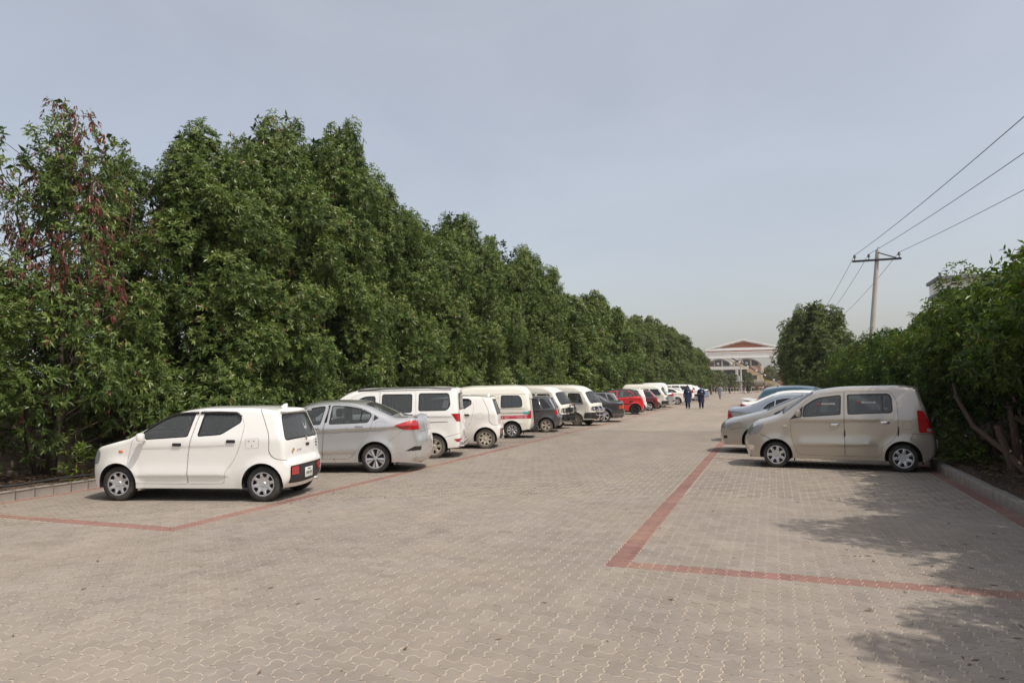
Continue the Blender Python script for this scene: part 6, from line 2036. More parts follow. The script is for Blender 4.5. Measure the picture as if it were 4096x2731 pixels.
PLAST = mat('grey_plaster', (0.34, 0.33, 0.32), 0.95, var=0.2, scale=1.2, bump=0.2, bscale=30, dirt=(0.20, 0.18, 0.16), dirt_amt=0.6, dirt_scale=0.9)
w2 = empty('plaster_wall')
tag(w2, 'bare grey plastered wall behind the right hedge', 'wall')
MB().box(5.70, -4, 0, 5.88, 100, 2.35).build('wall_face', PLAST, w2)
MB().box(5.35, 10, 0, 5.70, 15.2, 0.62).build('ledge', PLAST, w2)
MB().box(5.66, -4, 2.35, 5.92, 100, 2.43).build('coping', PLAST, w2)
# sawn stems and the leaning trunk by the right kerb
for (x, y, h, lx, ly, lab) in ((4.25, 15.6, 1.28, -.10, .05, 'sawn-off brown stem by the right kerb, tallest of three stumps'), (4.30, 14.7, 1.02, .03, .02, 'sawn-off brown stem by the right kerb, nearest the right edge'), (4.05, 15.2, .85, -.22, .06, 'short leaning sawn stem behind the right kerb')):
    s_ = MB().tube([(0, 0, -.05), (lx * .5, ly * .5, h * .5), (lx, ly, h)], [.085, .075, .068], 10).build('tree_stump', BARK_P, loc=(x, y, .08), smooth=True)
    tag(s_, lab, 'stump', 'sawn stems by the right kerb')
t_ = MB().tube([(0, 0, -.05), (-.25, .35, .35), (-.62, .95, .80), (-.80, 1.3, 1.35), (-.85, 1.5, 2.2)], [.06, .055, .05, .042, .03], 10).build('leaning_trunk', BARK_P, loc=(4.2, 14.9, .08), smooth=True)
tag(t_, 'bare trunk leaning over the soil beside the sawn stems', 'trunk')
# low sprouts by the kerb
g = np.random.default_rng(333)
def sprout(x, y, n, h, label, group):
    P = np.column_stack([g.normal(0, .22, n), g.normal(0, .30, n), np.abs(g.normal(h * .5, h * .3, n)) + .05])
    o = empty('leafy_sprout', (x, y, .08))
    tag(o, label, 'shrub', group)
    add('foliage', leaf_mesh('sprout_leaves', [leaves(P, P * [1, 1, .2] + [0, 0, .4], 7, .13, .038, g.uniform(.4, .8, n), g)]), LEAF_B, o)
    mb = MB()
    for q in range(0, n, 6):
        mb.tube([(0, 0, 0), tuple(P[q] * .5 + [0, 0, .03]), tuple(P[q])], [.012, .008, .004], 5)
    mb.build('stems', BARK_P, o)
sprout(3.45, 16.3, 70, .55, 'low leafy sprouts over the right kerb behind the tall beige hatchback', 'low sprouts at the kerbs')
sprout(3.7, 17.6, 60, .9, 'taller leafy sprouts behind the tail of the tall beige hatchback', 'low sprouts at the kerbs')
sprout(3.9, 19.2, 90, 1.1, 'bushy sprouts at the hedge foot beyond the tall beige hatchback', 'low sprouts at the kerbs')
sprout(4.6, 17.0, 110, 1.2, 'dense sprouts against the grey wall behind the tall beige hatchback', 'low sprouts at the kerbs')
sprout(-12.6, 9.9, 60, .8, 'leafy sprouts beside the nose of the first white hatchback', 'low sprouts at the kerbs')
# fallen leaves
def litter(name, x0, x1, y0, y1, n, label):
    P = np.column_stack([g.uniform(x0, x1, n), g.uniform(y0, y1, n), np.full(n, .125)])
    V, t = leaves(P, g.normal(size=(n, 3)) * [1, 1, .15], 1, .10, .035, np.full(n, .97), g, 0.0, (0.0, .3))
    V[:, 2] = np.clip(V[:, 2], .09, .15)
    o = add(name, leaf_mesh(name, [(V, np.maximum(t, .9))]), MATS['litter'])
    return tag(o, label, 'leaves', kind='stuff')
leaf_mat('litter', [(.10, .07, .04)] * 3 + [(.17, .105, .06)], .1, .8)
litter('fallen_leaves', 3.15, 5.4, 8, 24, 2600, 'dry fallen leaves on the soil of the right strip')
litter('fallen_leaves', -14.1, -11.85, 4, 14, 1500, 'dry fallen leaves on the soil under the left trees')
V_n = 170
P_ = np.column_stack([np.where(g.uniform(size=V_n) < .5, g.uniform(0.5, 2.8, V_n), g.uniform(-11.3, 2.5, V_n)), g.uniform(3, 18, V_n), np.full(V_n, .004)])
V_, t_v = leaves(P_, g.normal(size=(V_n, 3)) * [1, 1, .05], 1, .07, .022, np.full(V_n, .97), g, 0.0, (0.0, .2))
V_[:, 2] = np.clip(V_[:, 2], .003, .012)
tag(add('fallen_leaves', leaf_mesh('fallen_leaves', [(V_, np.maximum(t_v, .9))]), MATS['litter']), 'single dry leaves blown across the paving', 'leaves', kind='stuff')
hose = MB().tube([(-12.9, 5.2, .16), (-12.5, 6.4, .17), (-12.3, 7.4, .20), (-12.05, 8.3, .19), (-11.95, 9.0, .22), (-12.0, 9.8, .20), (-12.3, 10.8, .15)], .022, 8).build('garden_hose', mat('hose_black', (.02, .02, .02), .5), smooth=True)
tag(hose, 'black irrigation hose lying along the left kerb', 'hose')

# ------------------------------------------------------------------ gate
GW = mat('gate_white', (0.92, 0.90, 0.86), 0.8, var=0.06, scale=1.0, dirt=(0.5, 0.45, 0.38), dirt_amt=0.25)
GB = brick_mat('gate_brick', (0.29, 0.080, 0.045), (0.36, 0.125, 0.075), (0.42, 0.27, 0.20))
gate = empty('entrance_gate', (0, 0, 0))
tag(gate, 'white and brick entrance gate with a wide triangular pediment across the road', 'gate')
YG = 140.0
cx_ = -5.16
for nm, (a, b, c, d) in dict(beam=(-11.85, 1.53, 6.60, 7.74), moulding=(-12.0, 1.68, 7.66, 7.80), cornice=(-12.3, 1.98, 8.02, 8.42)).items():
    MB().box(a, YG - (.35 if nm != 'beam' else .2), c, b, YG + 1.2, d, .03).build(nm, GW, gate)
MB().box(-12.0, YG - .22, 7.80, 1.68, YG + 1.1, 8.02).build('brick_band', GB, gate)
MB().box(-11.86, YG - .215, 6.60, 1.54, YG + 1.0, 6.72).build('beam_fillet', GW, gate)
MB().prism([(-12.0, 8.42), (cx_, 10.15), (1.68, 8.42)], YG, YG + .9).build('pediment_face', GW, gate)
MB().prism([(-9.75, 8.58), (cx_, 9.74), (-.57, 8.58)], YG - .03, YG + .5).build('pediment_panel', GB, gate)
for sg in (-1, 1):
    for (off, th, yy, nm) in ((0.0, .30, .38, 'raking_cornice'), (-.40, .10, .12, 'raking_moulding')):
        ex = cx_ + sg * 7.14
        d = Vector((cx_ - ex, 10.23 - 8.42)).normalized()
        nn = Vector((-d.y, d.x)) * (1 if d.x > 0 else -1)
        n2 = Vector((0, -1))
        P = []
        ap, eb = Vector((cx_, 10.23 + off)), Vector((ex, 8.42 + off * .9))
        P = [(eb.x, eb.y), (ap.x, ap.y), (ap.x, ap.y - th), (eb.x, eb.y - th * (1 if off == 0 else .3))]
        MB().prism(P, YG - yy, YG + 1.0).build(nm, GW, gate)
for x0_, x1_ in ((-12.25, -11.5), (1.18, 1.93)):
    MB().box(x0_, YG, 0, x1_, YG + .9, 6.6).build('pillar', GB, gate)
for sg in (-1, 1):
    a = cx_ + sg * 7.1
    MB().prism([(a, 0), (a + sg * 2.4, 0), (a + sg * 2.4, 1.9), (a + sg * 1.2, 2.6), (a, 3.6)], YG + .2, YG + .7).build('wing_wall', GB, gate)
MB().tube([(-11.2, YG - .6, 0), (-11.2, YG - .6, 3.9)], .09, 10).box(-11.55, YG - .7, 3.85, -11.05, YG - .5, 3.98).build('lamp_post', mat('galvanised', (.55, .56, .57), .5, .4), gate, True)
# raised boom
boom = empty('boom_barrier', (0, 0, 0))
tag(boom, 'raised lattice boom with yellow lower bar and black and white upper bar at the gate', 'boom barrier')
YEL = mat('yellow_paint', (.55, .33, .03), .5)
BLK = mat('black_paint', (.02, .02, .02), .5)
WHT = mat('white_stripe', (.75, .74, .70), .5)
u0, u1 = Vector((1.70, 143, 1.45)), Vector((-8.75, 143, 7.40))
l0, l1 = Vector((.69, 143, 1.05)), Vector((-9.66, 143, 7.40))
n_ = 34
for q in range(n_):
    a, b = u0.lerp(u1, q / n_), u0.lerp(u1, (q + 1) / n_)
    MB().tube([a, b], .11, 8).build('stripe', WHT if q % 5 == 0 else BLK, boom)
MB().tube([l0, l1], .05, 8).build('lower_bar', YEL, boom)
for q in range(12):
    MB().tube([u0.lerp(u1, (q + .3) / 12.0), l0.lerp(l1, (q + .3) / 12.0)], .032, 6).build('strut', YEL, boom)
MB().box(.9, 142.7, 0, 1.6, 143.3, 1.3, .05).build('pivot_post', YEL, boom)
# red and white barriers
RDP = mat('barrier_red', (.50, .045, .03), .5)
def barrier(a, b, label):
    A, B = Vector(a), Vector(b)
    o = empty('road_barrier', (0, 0, 0))
    tag(o, label, 'barrier', 'red and white road barriers')
    ln = (B - A).length
    n = max(6, int(ln / .62))
    for z in (1.05, .22):
        for q in range(n):
            p, e = A.lerp(B, q / n), A.lerp(B, (q + 1) / n)
            p.z = e.z = z
            MB().tube([p, e], .045, 8).build('rail_stripe', RDP if q % 3 == 1 else WHT, o)
    k = max(4, int(ln / 1.15))
    for q in range(k + 1):
        p = A.lerp(B, q / k)
        MB().tube([(p.x, p.y, .02 if q in (0, k) else .22), (p.x, p.y, 1.05)], .04 if q in (0, k) else .026, 8).build('upright', WHT, o)
    for p in (A, B):
        MB().lathe([(.02, -.03), (.09, -.03), (.09, .03), (.02, .03)], 14, 'y', (p.x, p.y, .09)).build('castor', BLK, o)
barrier((-11.6, 134, 0), (-4.35, 119.5, 0), 'longer red and white barrier on the left of the gap before the gate')
barrier((-3.75, 131, 0), (1.4, 129, 0), 'red and white barrier on the right of the gap before the gate')

# ------------------------------------------------------------------ buildings and trees beyond the gate
hall = empty('vaulted_hall', (0, 0, 0))
tag(hall, 'pale brick hall with two barrel-vaulted roofs behind the gate', 'building')
HB = brick_mat('hall_brick', (.42, .26, .18), (.48, .32, .23), (.5, .42, .34))
HBy = brick_mat('hall_brick_side', (.42, .26, .18), (.48, .32, .23), (.5, .42, .34), axis='yz')
HC = mat('hall_cream', (.55, .49, .40), .85, var=.15, scale=.6)
HWt = mat('hall_white', (.70, .68, .64), .85, var=.08, scale=.6)
HD = mat('hall_dark_glass', (.07, .065, .07), .3)
HG = mat('vault_edge', (.30, .29, .28), .8)
YH = 200.0
MB().box(-17.0, YH, 0, -2.95, YH + 30, 6.45).build('hall_wall', HB, hall)
def arc(xa, xb, z0, zt, n=18):
    return [(xa + (xb - xa) * t / n, z0 + (zt - z0) * (1 - (2 * t / n - 1) ** 2) ** .75) for t in range(n + 1)]
for xa, xb in ((-17.0, -10.62), (-10.62, -2.95)):
    A = arc(xa, xb, 6.75, 8.45)
    MB().prism([(xa, 6.45)] + A + [(xb, 6.45)], YH + .1, YH + 30).build('vault', HC, hall)
    B = arc(xa - .1, xb + .1, 6.75, 8.62)
    MB().prism(B + list(reversed([(x, z - .22) for x, z in B])), YH - .25, YH + .3).build('vault_edge', HG, hall)
for (a, b, em) in ((-16.3, -15.3, 0), (-15.0, -13.28, 1), (-12.92, -11.15, 0), (-9.69, -7.92, 0), (-7.55, -5.85, 1), (-5.48, -3.72, 0)):
    xa, xb = (-17.0, -10.62) if b < -10.62 else (-10.62, -2.95)
    def zt(x):
        t = (x - xa) / (xb - xa)
        return 6.75 + 1.7 * max(0, 1 - (2 * t - 1) ** 2) ** .75 - .30
    P = [(a, 6.55), (b, 6.55)] + [(x, max(6.6, zt(x))) for x in np.linspace(b, a, 6)]
    w_ = MB().prism(P, YH - .02, YH + .15).build('lunette_window', HD, hall)
    if em:
        c = (a + b) / 2
        mb = MB()
        for q in range(4):
            t = q * math.pi / 2 + .5
            mb.prism([(c, 7.25), (c + .36 * math.cos(t - .35), 7.25 + .36 * math.sin(t - .35)), (c + .40 * math.cos(t), 7.25 + .40 * math.sin(t)), (c + .36 * math.cos(t + .35), 7.25 + .36 * math.sin(t + .35))], YH - .10, YH - .03)
        mb.build('fan_emblem', HWt, w_)
    for x in (a - .12, b + .12):
        MB().box(x - .10, YH - .16, 6.5, x + .10, YH + .12, max(6.7, zt(x) + .12)).build('mullion', HC, hall)
MB().box(-17.2, YH - .9, 5.55, -6.3, YH, 6.42).build('white_band', HWt, hall)
for xa, xb in ((-16.8, -13.2), (-12.9, -9.6), (-8.9, -6.5)):
    A = arc(xa, xb, 4.6, 5.45)
    MB().prism([(xa, 2.0)] + A + [(xb, 2.0)], YH - .35, YH + .2).build('arched_opening', HD, hall)
for x in (-13.05, -9.45, -9.05, -6.4):
    MB().box(x - .14, YH - .9, 0, x + .14, YH - .5, 5.6).build('column', HWt, hall)
MB().box(-6.2, YH - .12, 0, -3.1, YH, 4.25).build('plastered_bay', HC, hall)
MB().box(-6.25, YH - .2, 4.25, -3.05, YH, 4.42).build('string_course', HC, hall)
w_ = MB().box(-5.42, YH - .17, 2.75, -4.05, YH - .1, 4.05).build('window_surround', HC, hall)
MB().box(-5.3, YH - .22, 2.87, -4.16, YH - .15, 3.95).build('window', HD, w_)
MB().box(-3.2, YH - .2, 0, -2.85, YH + .1, 6.9).build('corner_pilaster', HC, hall)
MB().box(-2.95, YH + .1, 0, -2.75, YH + 30, 5.9).build('side_wall', HBy, hall)
for q in range(5):
    MB().box(-2.76, YH + 3 + q * 5, 3.2, -2.70, YH + 4.4 + q * 5, 5.0).build('side_window', HD, hall)
w3 = empty('compound_wall', (0, 0, 0))
tag(w3, 'stained cream compound wall with a flat shelter, beyond the gate', 'wall')
CW = mat('stained_cream', (.44, .37, .28), .95, var=.3, scale=.35, dirt=(.26, .22, .17), dirt_amt=.6, dirt_scale=.3)
MB().box(-19, 184, 0, 6, 184.4, 2.35).build('wall_face', CW, w3)
MB().box(-6.6, 181, 1.9, -1.9, 183.8, 2.15).build('shelter_slab', HG, w3)
MB().box(-6.3, 181.3, 0, -6.0, 181.6, 1.9).box(-2.4, 181.3, 0, -2.1, 181.6, 1.9).build('shelter_posts', CW, w3)
# street pole with transformer
sp = empty('street_pole', (-7.0, 170, 0))
tag(sp, 'concrete street pole with a transformer seen through the gate', 'pole')
CONC = mat('pole_concrete', (.46, .44, .40), .85, var=.15, scale=3, dirt=(.32, .22, .12), dirt_amt=.35, dirt_scale=1.2)
MB().tube([(0, 0, 0), (-.05, 0, 7.6)], [.24, .17], 12).build('shaft', CONC, sp, True)
MB().box(-.95, -.3, 6.0, -.25, .3, 6.6, .05).build('switch_box', mat('box_grey', (.4, .4, .4), .6), sp)
MB().lathe([(.01, 2.4), (.42, 2.4), (.45, 2.9), (.42, 3.5), (.01, 3.55)], 16, 'z', (-.6, 0, 0)).box(-1.2, -.4, 2.2, .6, .4, 2.4).build('transformer', mat('transformer_grey', (.33, .36, .35), .6), sp, True)
# bushes in front of the hall
LEAF_D = leaf_mat('hazed_olive_leaf', [(0.07, 0.09, 0.045), (0.165, 0.19, 0.10), (0.24, 0.26, 0.14), (0.2, 0.12, 0.08)], 0.25, 0.5)  # olive lightened so the leaf colour itself carries distance haze
def bush(x, y, H, Rm, seed, label):
    g = np.random.default_rng(seed)
    n = int(16 * Rm * H)
    lob = column_lobes(g, H, Rm, n, .3, 3, .35, .9)
    tree('bushy_tree', crown('bush_crown', seed, lob, dens=3.6, k=6, L=.46, Wd=.14, base=.5), limbs('bush_trunk', seed, lob, H, 3, .08, 3), (x, y, 0), label, 'bushes beyond the gate', LEAF_D, BARK)
bush(-12.8, 178, 5.0, 2.2, 401, 'widest grey-green bush under the vaulted hall, left of the street pole')
bush(-9.3, 180, 4.0, 1.1, 402, 'slim bush between the wide bush and the street pole')
bush(-5.9, 181, 4.5, 0.95, 403, 'narrow bush just right of the street pole')
bush(-1.0, 230, 7.0, 2.5, 404, 'distant tree right of the vaulted hall')
bush(1.6, 215, 4.6, 2.0, 405, 'distant tree beside the right gate pillar')
bush(-15.2, 158, 2.6, 1.3, 406, 'low bush beside the left gate pillar')
pl = empty('palm_shrub', (-.6, 160, 0))
tag(pl, 'small fan palm by the compound wall behind the right barrier', 'palm')
mb = MB()
for q in range(15):
    t = -1.2 + 2.4 * q / 14
    d = Vector((math.sin(t), .3 * math.cos(q * 2.3), math.cos(t) * .9)).normalized()
    mb.push([(0, 0, .3), tuple(d * 1.1 + Vector((.06, 0, .4))), tuple(d * 2.0 + Vector((0, 0, .3))), tuple(d * 1.1 + Vector((-.06, 0, .3)))], [(0, 1, 2, 3)])
mb.build('fronds', mat('palm_green', (.10, .12, .06), .6), pl)
MB().tube([(0, 0, 0), (0, 0, .5)], [.16, .12], 8).build('stem', BARK, pl)
# white block left of the gate
wb = empty('white_building', (0, 0, 0))
tag(wb, 'white building with a curved parapet rising over the trees left of the gate', 'building')
MB().box(-21.5, 165, 0, -14.8, 180, 8.2).build('wall', HWt, wb)
MB().prism([(-18.2, 8.2)] + arc(-18.2, -14.8, 8.2, 8.9, 10) + [(-14.8, 8.2)], 164.9, 180).build('parapet', HWt, wb)
MB().prism(arc(-17.4, -15.3, 7.4, 8.2, 8) + [(-15.3, 5.5), (-17.4, 5.5)], 164.85, 165.1).build('arched_panel', HC, wb)
# white house behind the right hedge
hs = empty('white_house', (0, 0, 0))
tag(hs, 'white flat-roofed house with a grey overhanging roof above the right hedge', 'building')
RG = mat('roof_grey', (.22, .215, .22), .85)
HS = mat('house_white', (.86, .85, .80), .85, var=.05, scale=.6)
MB().box(11.95, 60, 0, 24, 63, 8.05).build('wall', HS, hs)
MB().box(11.75, 59.6, 8.35, 24, 63, 9.25).build('parapet', HS, hs)
MB().box(11.6, 59.1, 9.25, 24, 63.3, 9.48).build('roof_slab', RG, hs)
MB().box(11.65, 59.3, 8.05, 24, 63.2, 8.35).build('ledge', RG, hs)
w_ = MB().box(12.6, 59.93, 6.2, 13.3, 59.99, 7.9).build('window', HD, hs)
MB().box(12.93, 59.88, 6.2, 12.97, 59.93, 7.9).build('window_bar', HWt, w_)
for q, x in enumerate((12.5, 12.9, 13.4, 13.7, 14.0, 14.7, 15.5, 15.7, 16.6)):
    MB().tube([(x, 60.5, 9.48), (x, 60.5, 9.95)], .03, 6).lathe([(.03, 9.9), (.10, 10.06)], 8, 'z', (x, 60.5, 0)).build('vent_pipe', mat('vent_white', (.6, .6, .6), .6), hs)
MB().box(8.4, 44, 0, 14, 52, 5.35).build('lower_wing', RG, hs)

# ------------------------------------------------------------------ power pole and lines
pole = empty('power_pole', (4.42, 40, 0))
tag(pole, 'leaning concrete power pole with a steel cross-arm above the right hedge', 'pole')
MB().tube([(0, 0, 0), (.36, 0, 3.9), (.81, 0, 8.5)], [.17, .135, .095], 14).build('shaft', CONC, pole, True)
STEEL = mat('dark_steel', (.03, .03, .035), .6, .3)
MB().box(-.40, -.18, 7.93, 1.86, -.10, 8.03).build('cross_arm', STEEL, pole)
MB().tube([(.80, -.14, 8.36), (1.62, -.14, 8.03)], .03, 6).build('brace', STEEL, pole)
INS = mat('insulator_brown', (.05, .03, .028), .3)
for x in (-.28, .38, 1.76):
    MB().tube([(x, -.14, 8.0), (x, -.14, 8.2)], .02, 6).lathe([(.02, 8.14), (.085, 8.16), (.06, 8.2), (.075, 8.22), (.05, 8.26), (.06, 8.28), (.03, 8.31), (.005, 8.32)], 12, 'z', (x, -.14, 0)).build('insulator', INS, pole, True)
MB().tube([(.81, 0, 8.48), (.80, 0, 8.6), (.86, 0, 8.66), (.92, 0, 8.6)], .012, 5).build('top_hook', STEEL, pole)
WIRE = mat('wire', (.035, .035, .04), .6)
def wire(a, b, sag, label):
    A, B = Vector(a), Vector(b)
    P = []
    for q in range(25):
        t = q / 24
        p = A.lerp(B, t)
        p.z -= sag * 4 * t * (1 - t)
        P.append(p)
    tag(MB().tube(P, .011, 5).build('power_line', WIRE, smooth=True), label, 'wire', 'power lines')
for x, xn, xf_, nm in ((4.14, 7.4, 3.3, 'upper left'), (4.80, 9.25, 4.0, 'middle'), (6.18, 11.9, 4.8, 'lower right')):
    wire((x, 39.86, 8.3), (xn, -10, 8.3), .6, '%s overhead line running from the power pole to the right picture edge' % nm)
    wire((x, 39.86, 8.3), (xf_, 95, 8.1), .9, '%s line sagging from the power pole to behind the tall rounded tree' % nm)
wire((-13.5, 150, 9.1), (30, 150, 9.3), .5, 'thin line crossing the sky behind the gate')

# ------------------------------------------------------------------ people
SKIN = mat('skin_brown', (.20, .105, .065), .55)
HAIR = mat('black_hair', (.015, .012, .010), .6)
SHOE = mat('dark_shoe', (.04, .03, .025), .6)
def person(label, loc, rz, H, top, legs, pose, hem=.50, hair=True, cap=None, group=None, sleeve=1.0):
    """body grown over a posed skeleton; faces -y; clothes are separate shells"""
    s = H / 1.70
    root = empty('person', loc, rz, s)
    tag(root, label, 'person', group)
    lean = pose.get('lean', 0.0)
    J = {}
    J['pel'] = Vector((0, 0, .90)); J['spi'] = Vector((0, -.05 * lean * 4, 1.12)); J['che'] = Vector((0, -.12 * lean * 4, 1.33))
    J['nec'] = Vector((0, -.15 * lean * 4 - .01, 1.46)); J['hed'] = J['nec'] + Vector((0, -.02 - pose.get('nod', 0) * .06, .09))
    off = J['che'].y
    for sd, sg in (('l', 1), ('r', -1)):
        J['sh' + sd] = Vector((.175 * sg, off, 1.385))
        e = Vector(pose['el' + sd]); w = Vector(pose['wr' + sd])
        J['el' + sd], J['wr' + sd] = e, w
        J['hi' + sd] = Vector((.09 * sg, 0, .86))
        k = pose['st' + sd]      # stride: + forwards
        J['kn' + sd] = Vector((.095 * sg, -k * .22 - (.05 if k < 0 else .02), .47 + .01 * abs(k)))
        J['an' + sd] = Vector((.095 * sg, -k * .36, .085 + (.05 if k < -.5 else 0)))
        J['to' + sd] = J['an' + sd] + Vector((.01 * sg, -.15, -.045))
    E = [('pel', 'spi'), ('spi', 'che'), ('che', 'nec'), ('nec', 'hed')]
    rad = dict(pel=.125, spi=.115, che=.135, nec=.055, hed=.055)
    for sd in 'lr':
        E += [('che', 'sh' + sd), ('sh' + sd, 'el' + sd), ('el' + sd, 'wr' + sd), ('pel', 'hi' + sd), ('hi' + sd, 'kn' + sd), ('kn' + sd, 'an' + sd), ('an' + sd, 'to' + sd)]
        rad.update({'sh' + sd: .062, 'el' + sd: .042, 'wr' + sd: .029, 'hi' + sd: .085, 'kn' + sd: .056, 'an' + sd: .038, 'to' + sd: .034})
    names = list(J)
    me = bpy.data.meshes.new('skeleton')
    me.from_pydata([tuple(J[n]) for n in names], [(names.index(a), names.index(b)) for a, b in E], [])
    o = bpy.data.objects.new('tmp', me)
    COL.objects.link(o)
    o.modifiers.new('skin', 'SKIN')
    for i, n in enumerate(names):
        sv = me.skin_vertices[0].data[i]
        sv.radius = (rad[n], rad[n])
        sv.use_root = (n == 'pel')
    sub = o.modifiers.new('sub', 'SUBSURF')
    sub.levels = sub.render_levels = 1
    dg = bpy.context.evaluated_depsgraph_get()
    bm_ = bpy.data.meshes.new_from_object(o.evaluated_get(dg))
    mb = MB()
    mb.push([tuple(v.co) for v in bm_.vertices], [list(p.vertices) for p in bm_.polygons])
    bpy.data.objects.remove(o); bpy.data.meshes.remove(me); bpy.data.meshes.remove(bm_)
    # head with nose, brow, chin and ears
    hc = J['hed'] + Vector((0, -.015, .10))
    nod = pose.get('nod', 0) * .5
    hm = Matrix.Rotation(nod, 3, 'X')
    V, F = [], []
    nu, nv = 18, 12
    for i in range(nv + 1):
        ph = math.pi * i / nv
        for j in range(nu):
            t = 2 * math.pi * j / nu
            x, y, z = math.sin(ph) * math.cos(t) * .075, math.sin(ph) * math.sin(t) * .095, math.cos(ph) * .118
            if y < 0:
                fr = -y / .095
                if abs(x) < .018 and -.045 < z < .02:
                    y -= .020 * fr
                if .012 < abs(x) < .045 and 0 < z < .03:
                    y += .008 * fr
                if z < -.05:
                    x *= .85
            v = hm @ Vector((x, y, z)) + hc
            V.append(tuple(v))
    F = [[i * nu + j, i * nu + (j + 1) % nu, (i + 1) * nu + (j + 1) % nu, (i + 1) * nu + j] for i in range(nv) for j in range(nu)]
    mb.push(V, F)
    for sg in (-1, 1):
        e = hm @ Vector((.078 * sg, .01, 0)) + hc
        mb.box(e.x - .008, e.y - .02, e.z - .03, e.x + .008, e.y + .02, e.z + .03, .006)
    # hands: palm, four fingers and a thumb
    for sd, sg in (('l', 1), ('r', -1)):
        w, e = J['wr' + sd], J['el' + sd]
        d = (w - e).normalized()
        a = d.cross(Vector((0, 1, 0)) if abs(d.y) < .8 else Vector((0, 0, 1))).normalized()
        c = d.cross(a)
        pm = w + d * .055
        mb.tube([w - d * .01, w + d * .045, w + d * .085], [.028, .036, .034], 8)
        for q, ln in zip((-1.5, -.5, .5, 1.5), (.062, .074, .078, .058)):
            b0 = w + d * .08 + c * q * .019
            mb.tube([b0, b0 + d * ln * .5 + a * .006, b0 + d * ln * .9 + a * .026], [.0095, .009, .007], 6)
        b0 = w + d * .03 + c * .030 * sg
        mb.tube([b0, b0 + d * .03 + c * .02 * sg, b0 + d * .055 + c * .024 * sg + a * .01], [.011, .010, .008], 6)
    mb.build('body', SKIN, root, True, R(80))
    # kameez or shirt
    cl = MB()
    zs = [1.475, 1.43, 1.38, 1.28, 1.10, .95, .80, .65, .50]
    rx = [.075, .135, .195, .200, .185, .205, .22, .235, .245]
    ry = [.07, .09, .115, .135, .130, .135, .145, .16, .17]
    n = 18
    rows = []
    strid = (abs(pose['stl']) + abs(pose['str'])) * .5
    for z, a, b in zip(zs, rx, ry):
        if z < hem - .01:
            break
        k = np.interp(z, [.9, 1.12, 1.33, 1.46], [0, J['spi'].y, J['che'].y, J['nec'].y])
        fl = max(0, .95 - z) * .25 * strid
        rows.append([(a * math.cos(t) * (1 + .02 * math.sin(5 * t + z * 7)), k + (b + fl) * math.sin(t) * (1 + .03 * math.sin(4 * t + z * 9)), z) for t in np.linspace(0, 2 * math.pi, n, endpoint=False)])
    cl.push([p for r_ in rows for p in r_], [[i * n + j, i * n + (j + 1) % n, (i + 1) * n + (j + 1) % n, (i + 1) * n + j] for i in range(len(rows) - 1) for j in range(n)])
    for sd in 'lr':
        a, e, w = J['sh' + sd], J['el' + sd], J['wr' + sd]
        w2_ = e.lerp(w, sleeve * .95)
        cl.tube([a + Vector((0, 0, .02)) - (a - J['che']) * .25, a, a.lerp(e, .5), e, e.lerp(w2_, .5), w2_], [.08, .078, .068, .062, .056, .052], 10)
    cl.build('kameez' if hem < .7 else 'shirt', top, root, True, R(70))
    tr = MB()
    for sd in 'lr':
        h_, k_, a_ = J['hi' + sd], J['kn' + sd], J['an' + sd]
        tr.tube([h_ + Vector((0, 0, .10)), h_, h_.lerp(k_, .5), k_, k_.lerp(a_, .6), a_ + Vector((0, 0, .03))], [.11, .125, .108, .088, .078, .070], 10)
    tr.build('trousers', legs, root, True, R(70))
    for sd in 'lr':
        a_, t_ = J['an' + sd], J['to' + sd]
        MB().tube([a_ + Vector((0, .05, -.03)), a_ + Vector((0, -.02, -.03)), t_ + Vector((0, 0, 0)), t_ + Vector((0, -.05, -.005))], [.038, .046, .043, .022], 8).build('shoe', SHOE, root, True)
    if hair:
        hb = MB()
        V = []
        for i in range(8):
            ph = math.pi * .60 * i / 7
            for j in range(nu):
                t = 2 * math.pi * j / nu
                lim = 1.0 if math.sin(t) > -.35 else .62
                p2 = ph * lim
                V.append(tuple(hm @ Vector((math.sin(p2) * math.cos(t) * .083, math.sin(p2) * math.sin(t) * .103 + .004, math.cos(p2) * .127)) + hc))
        hb.push(V, [[i * nu + j, i * nu + (j + 1) % nu, (i + 1) * nu + (j + 1) % nu, (i + 1) * nu + j] for i in range(7) for j in range(nu)])
        hb.build('cap' if cap else 'hair', cap or HAIR, root, True)
    if cap:
        MB().box(-.06, hc.y - .17, hc.z + .055, .06, hc.y - .07, hc.z + .068, .005).build('cap_peak', cap, root)
    return root, J
def arms(lx=.24, ly=0.0, rx=.24, ry=0.0):
    return dict(ell=(lx, ly * .4 + .02, 1.11), elr=(-rx, ry * .4 + .02, 1.11), wrl=(lx + .01, ly, .86), wrr=(-rx - .01, ry, .86))
NAVY = mat('navy_cloth', (.010, .017, .070), .8, var=.2, scale=8)
NAVY2 = mat('navy_cloth_dark', (.008, .013, .055), .8, var=.2, scale=8)
GREYC = mat('pale_grey_cloth', (.34, .34, .37), .85, var=.12)
DARKC = mat('black_cloth', (.018, .018, .020), .85)
MARC = mat('maroon_check_cloth', (.16, .055, .055), .85, var=.4, scale=30)
LILAC = mat('lilac_cloth', (.45, .40, .50), .85)
CAPM = mat('grey_cap', (.05, .045, .045), .8)
root, J = person('man in a navy kurta and dark cap walking towards the camera beside a second man', (-5.82, 51.6, 0), R(6), 1.62, NAVY, NAVY2, dict(arms(.25, -.10, .26, .06), stl=.55, str=-.45), cap=CAPM)
MB().lathe([(.001, 0), (.045, 0), (.045, .006)], 12, 'y', (.08, J['che'].y - .142, 1.27)).build('badge', WHT, root)
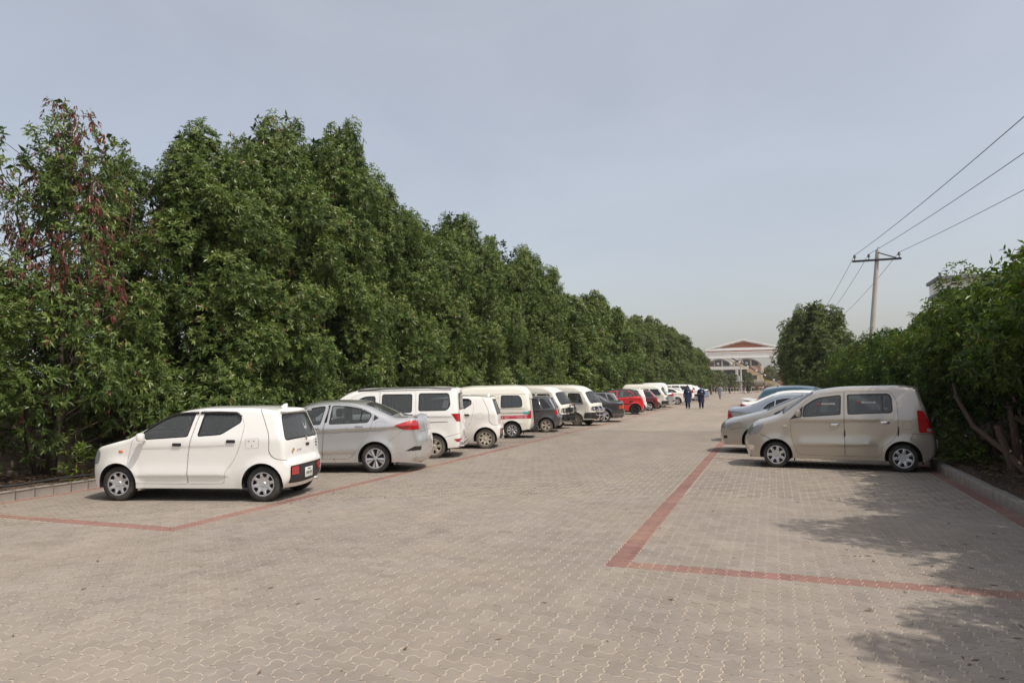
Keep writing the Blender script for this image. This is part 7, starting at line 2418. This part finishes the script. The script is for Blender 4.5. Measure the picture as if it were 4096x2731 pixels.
root, J = person('man in a navy kurta looking down at a black tray held in both hands', (-4.88, 51.6, 0), R(4), 1.60, NAVY, NAVY2, dict(ell=(.25, .0, 1.12), elr=(-.25, .0, 1.12), wrl=(.15, -.27, 1.06), wrr=(-.15, -.27, 1.06), stl=-.35, str=.45, nod=.8))
MB().lathe([(.001, 0), (.045, 0), (.045, .006)], 12, 'y', (.08, J['che'].y - .142, 1.27)).build('badge', WHT, root)
tr_ = MB().box(-.24, -.13, 0, .24, .13, .05, .015).build('black_tray', DARKC, loc=(-4.86, 51.24, 1.02), rot=(R(8), 0, R(4)))
tag(tr_, 'flat black tray held by the second man in navy', 'tray')
person('man in a pale grey shalwar kameez with one arm stretched out, standing before the barrier', (-5.91, 84.9, 0), R(150), 1.60, GREYC, GREYC, dict(ell=(-.0 + .24, .0, 1.13), elr=(-.30, .05, 1.20), wrl=(.26, -.05, .88), wrr=(-.52, .02, 1.05), stl=.3, str=-.25), hem=.50)
person('person in black standing behind the middle of the longer barrier', (-7.3, 129, 0), R(20), 1.68, DARKC, DARKC, dict(arms(), stl=.1, str=-.1), hem=.80)
root, J = person('person with a dark backpack and lilac trousers by the gap in the barriers', (-5.0, 128.6, 0), R(200), 1.60, mat('plum_cloth', (.06, .03, .06), .8), LILAC, dict(arms(.2, -.1, .2, -.1), stl=.35, str=-.35), hem=.65)
MB().box(-.16, .13, 1.0, .16, .30, 1.42, .06).build('backpack', DARKC, root)
person('man in black walking through the gap between the barriers', (-4.15, 128.0, 0), R(190), 1.75, DARKC, DARKC, dict(arms(.24, .1, .24, -.1), stl=.4, str=-.4), hem=.55)
person('person in dark green crouching low behind the left end of the longer barrier', (-10.3, 137.5, 0), R(30), 1.25, mat('dark_green_cloth', (.03, .045, .035), .85), DARKC, dict(ell=(.2, -.1, 1.1), elr=(-.2, -.1, 1.1), wrl=(.1, -.25, 1.0), wrr=(-.1, -.25, 1.0), stl=.1, str=-.1, lean=.5), hem=.60)
root, J = person('man in a maroon shirt with a backpack leaning forwards behind the pale crossover', (-.80, 98.0, 0), R(-80), 1.70, MARC, DARKC, dict(ell=(.22, -.32, 1.05), elr=(-.22, -.32, 1.05), wrl=(.18, -.50, .90), wrr=(-.18, -.50, .90), stl=.3, str=-.3, lean=.55, nod=.5), hem=.80)
MB().box(-.16, J['che'].y + .13, .98, .16, J['che'].y + .32, 1.42, .06).build('backpack', mat('dark_red_bag', (.08, .02, .025), .8), root)
person('person in dark clothes half hidden behind the pale blue sedan', (-9.6, 118.0, 0), R(80), 1.60, DARKC, DARKC, dict(arms(), stl=.1, str=-.1), hem=.80)

# ------------------------------------------------------------------ dusty air
hz = MB().box(-2600, -400, -1.2, 2600, 4600, 11.5).build('haze', None)
hm_ = bpy.data.materials.new('dusty_air')
hm_.use_nodes = True
_nt = hm_.node_tree
_nt.nodes.clear()
_o = _nt.nodes.new('ShaderNodeOutputMaterial')
_v = _nt.nodes.new('ShaderNodeVolumePrincipled')
_v.inputs['Color'].default_value = (0.86, 0.85, 0.83, 1)
_v.inputs['Density'].default_value = 0.00028
_v.inputs['Anisotropy'].default_value = 0.2
_nt.links.new(_v.outputs[0], _o.inputs['Volume'])
hz.data.materials.clear()
hz.data.materials.append(hm_)
tag(hz, 'pale dusty haze in the air', 'haze', kind='stuff')
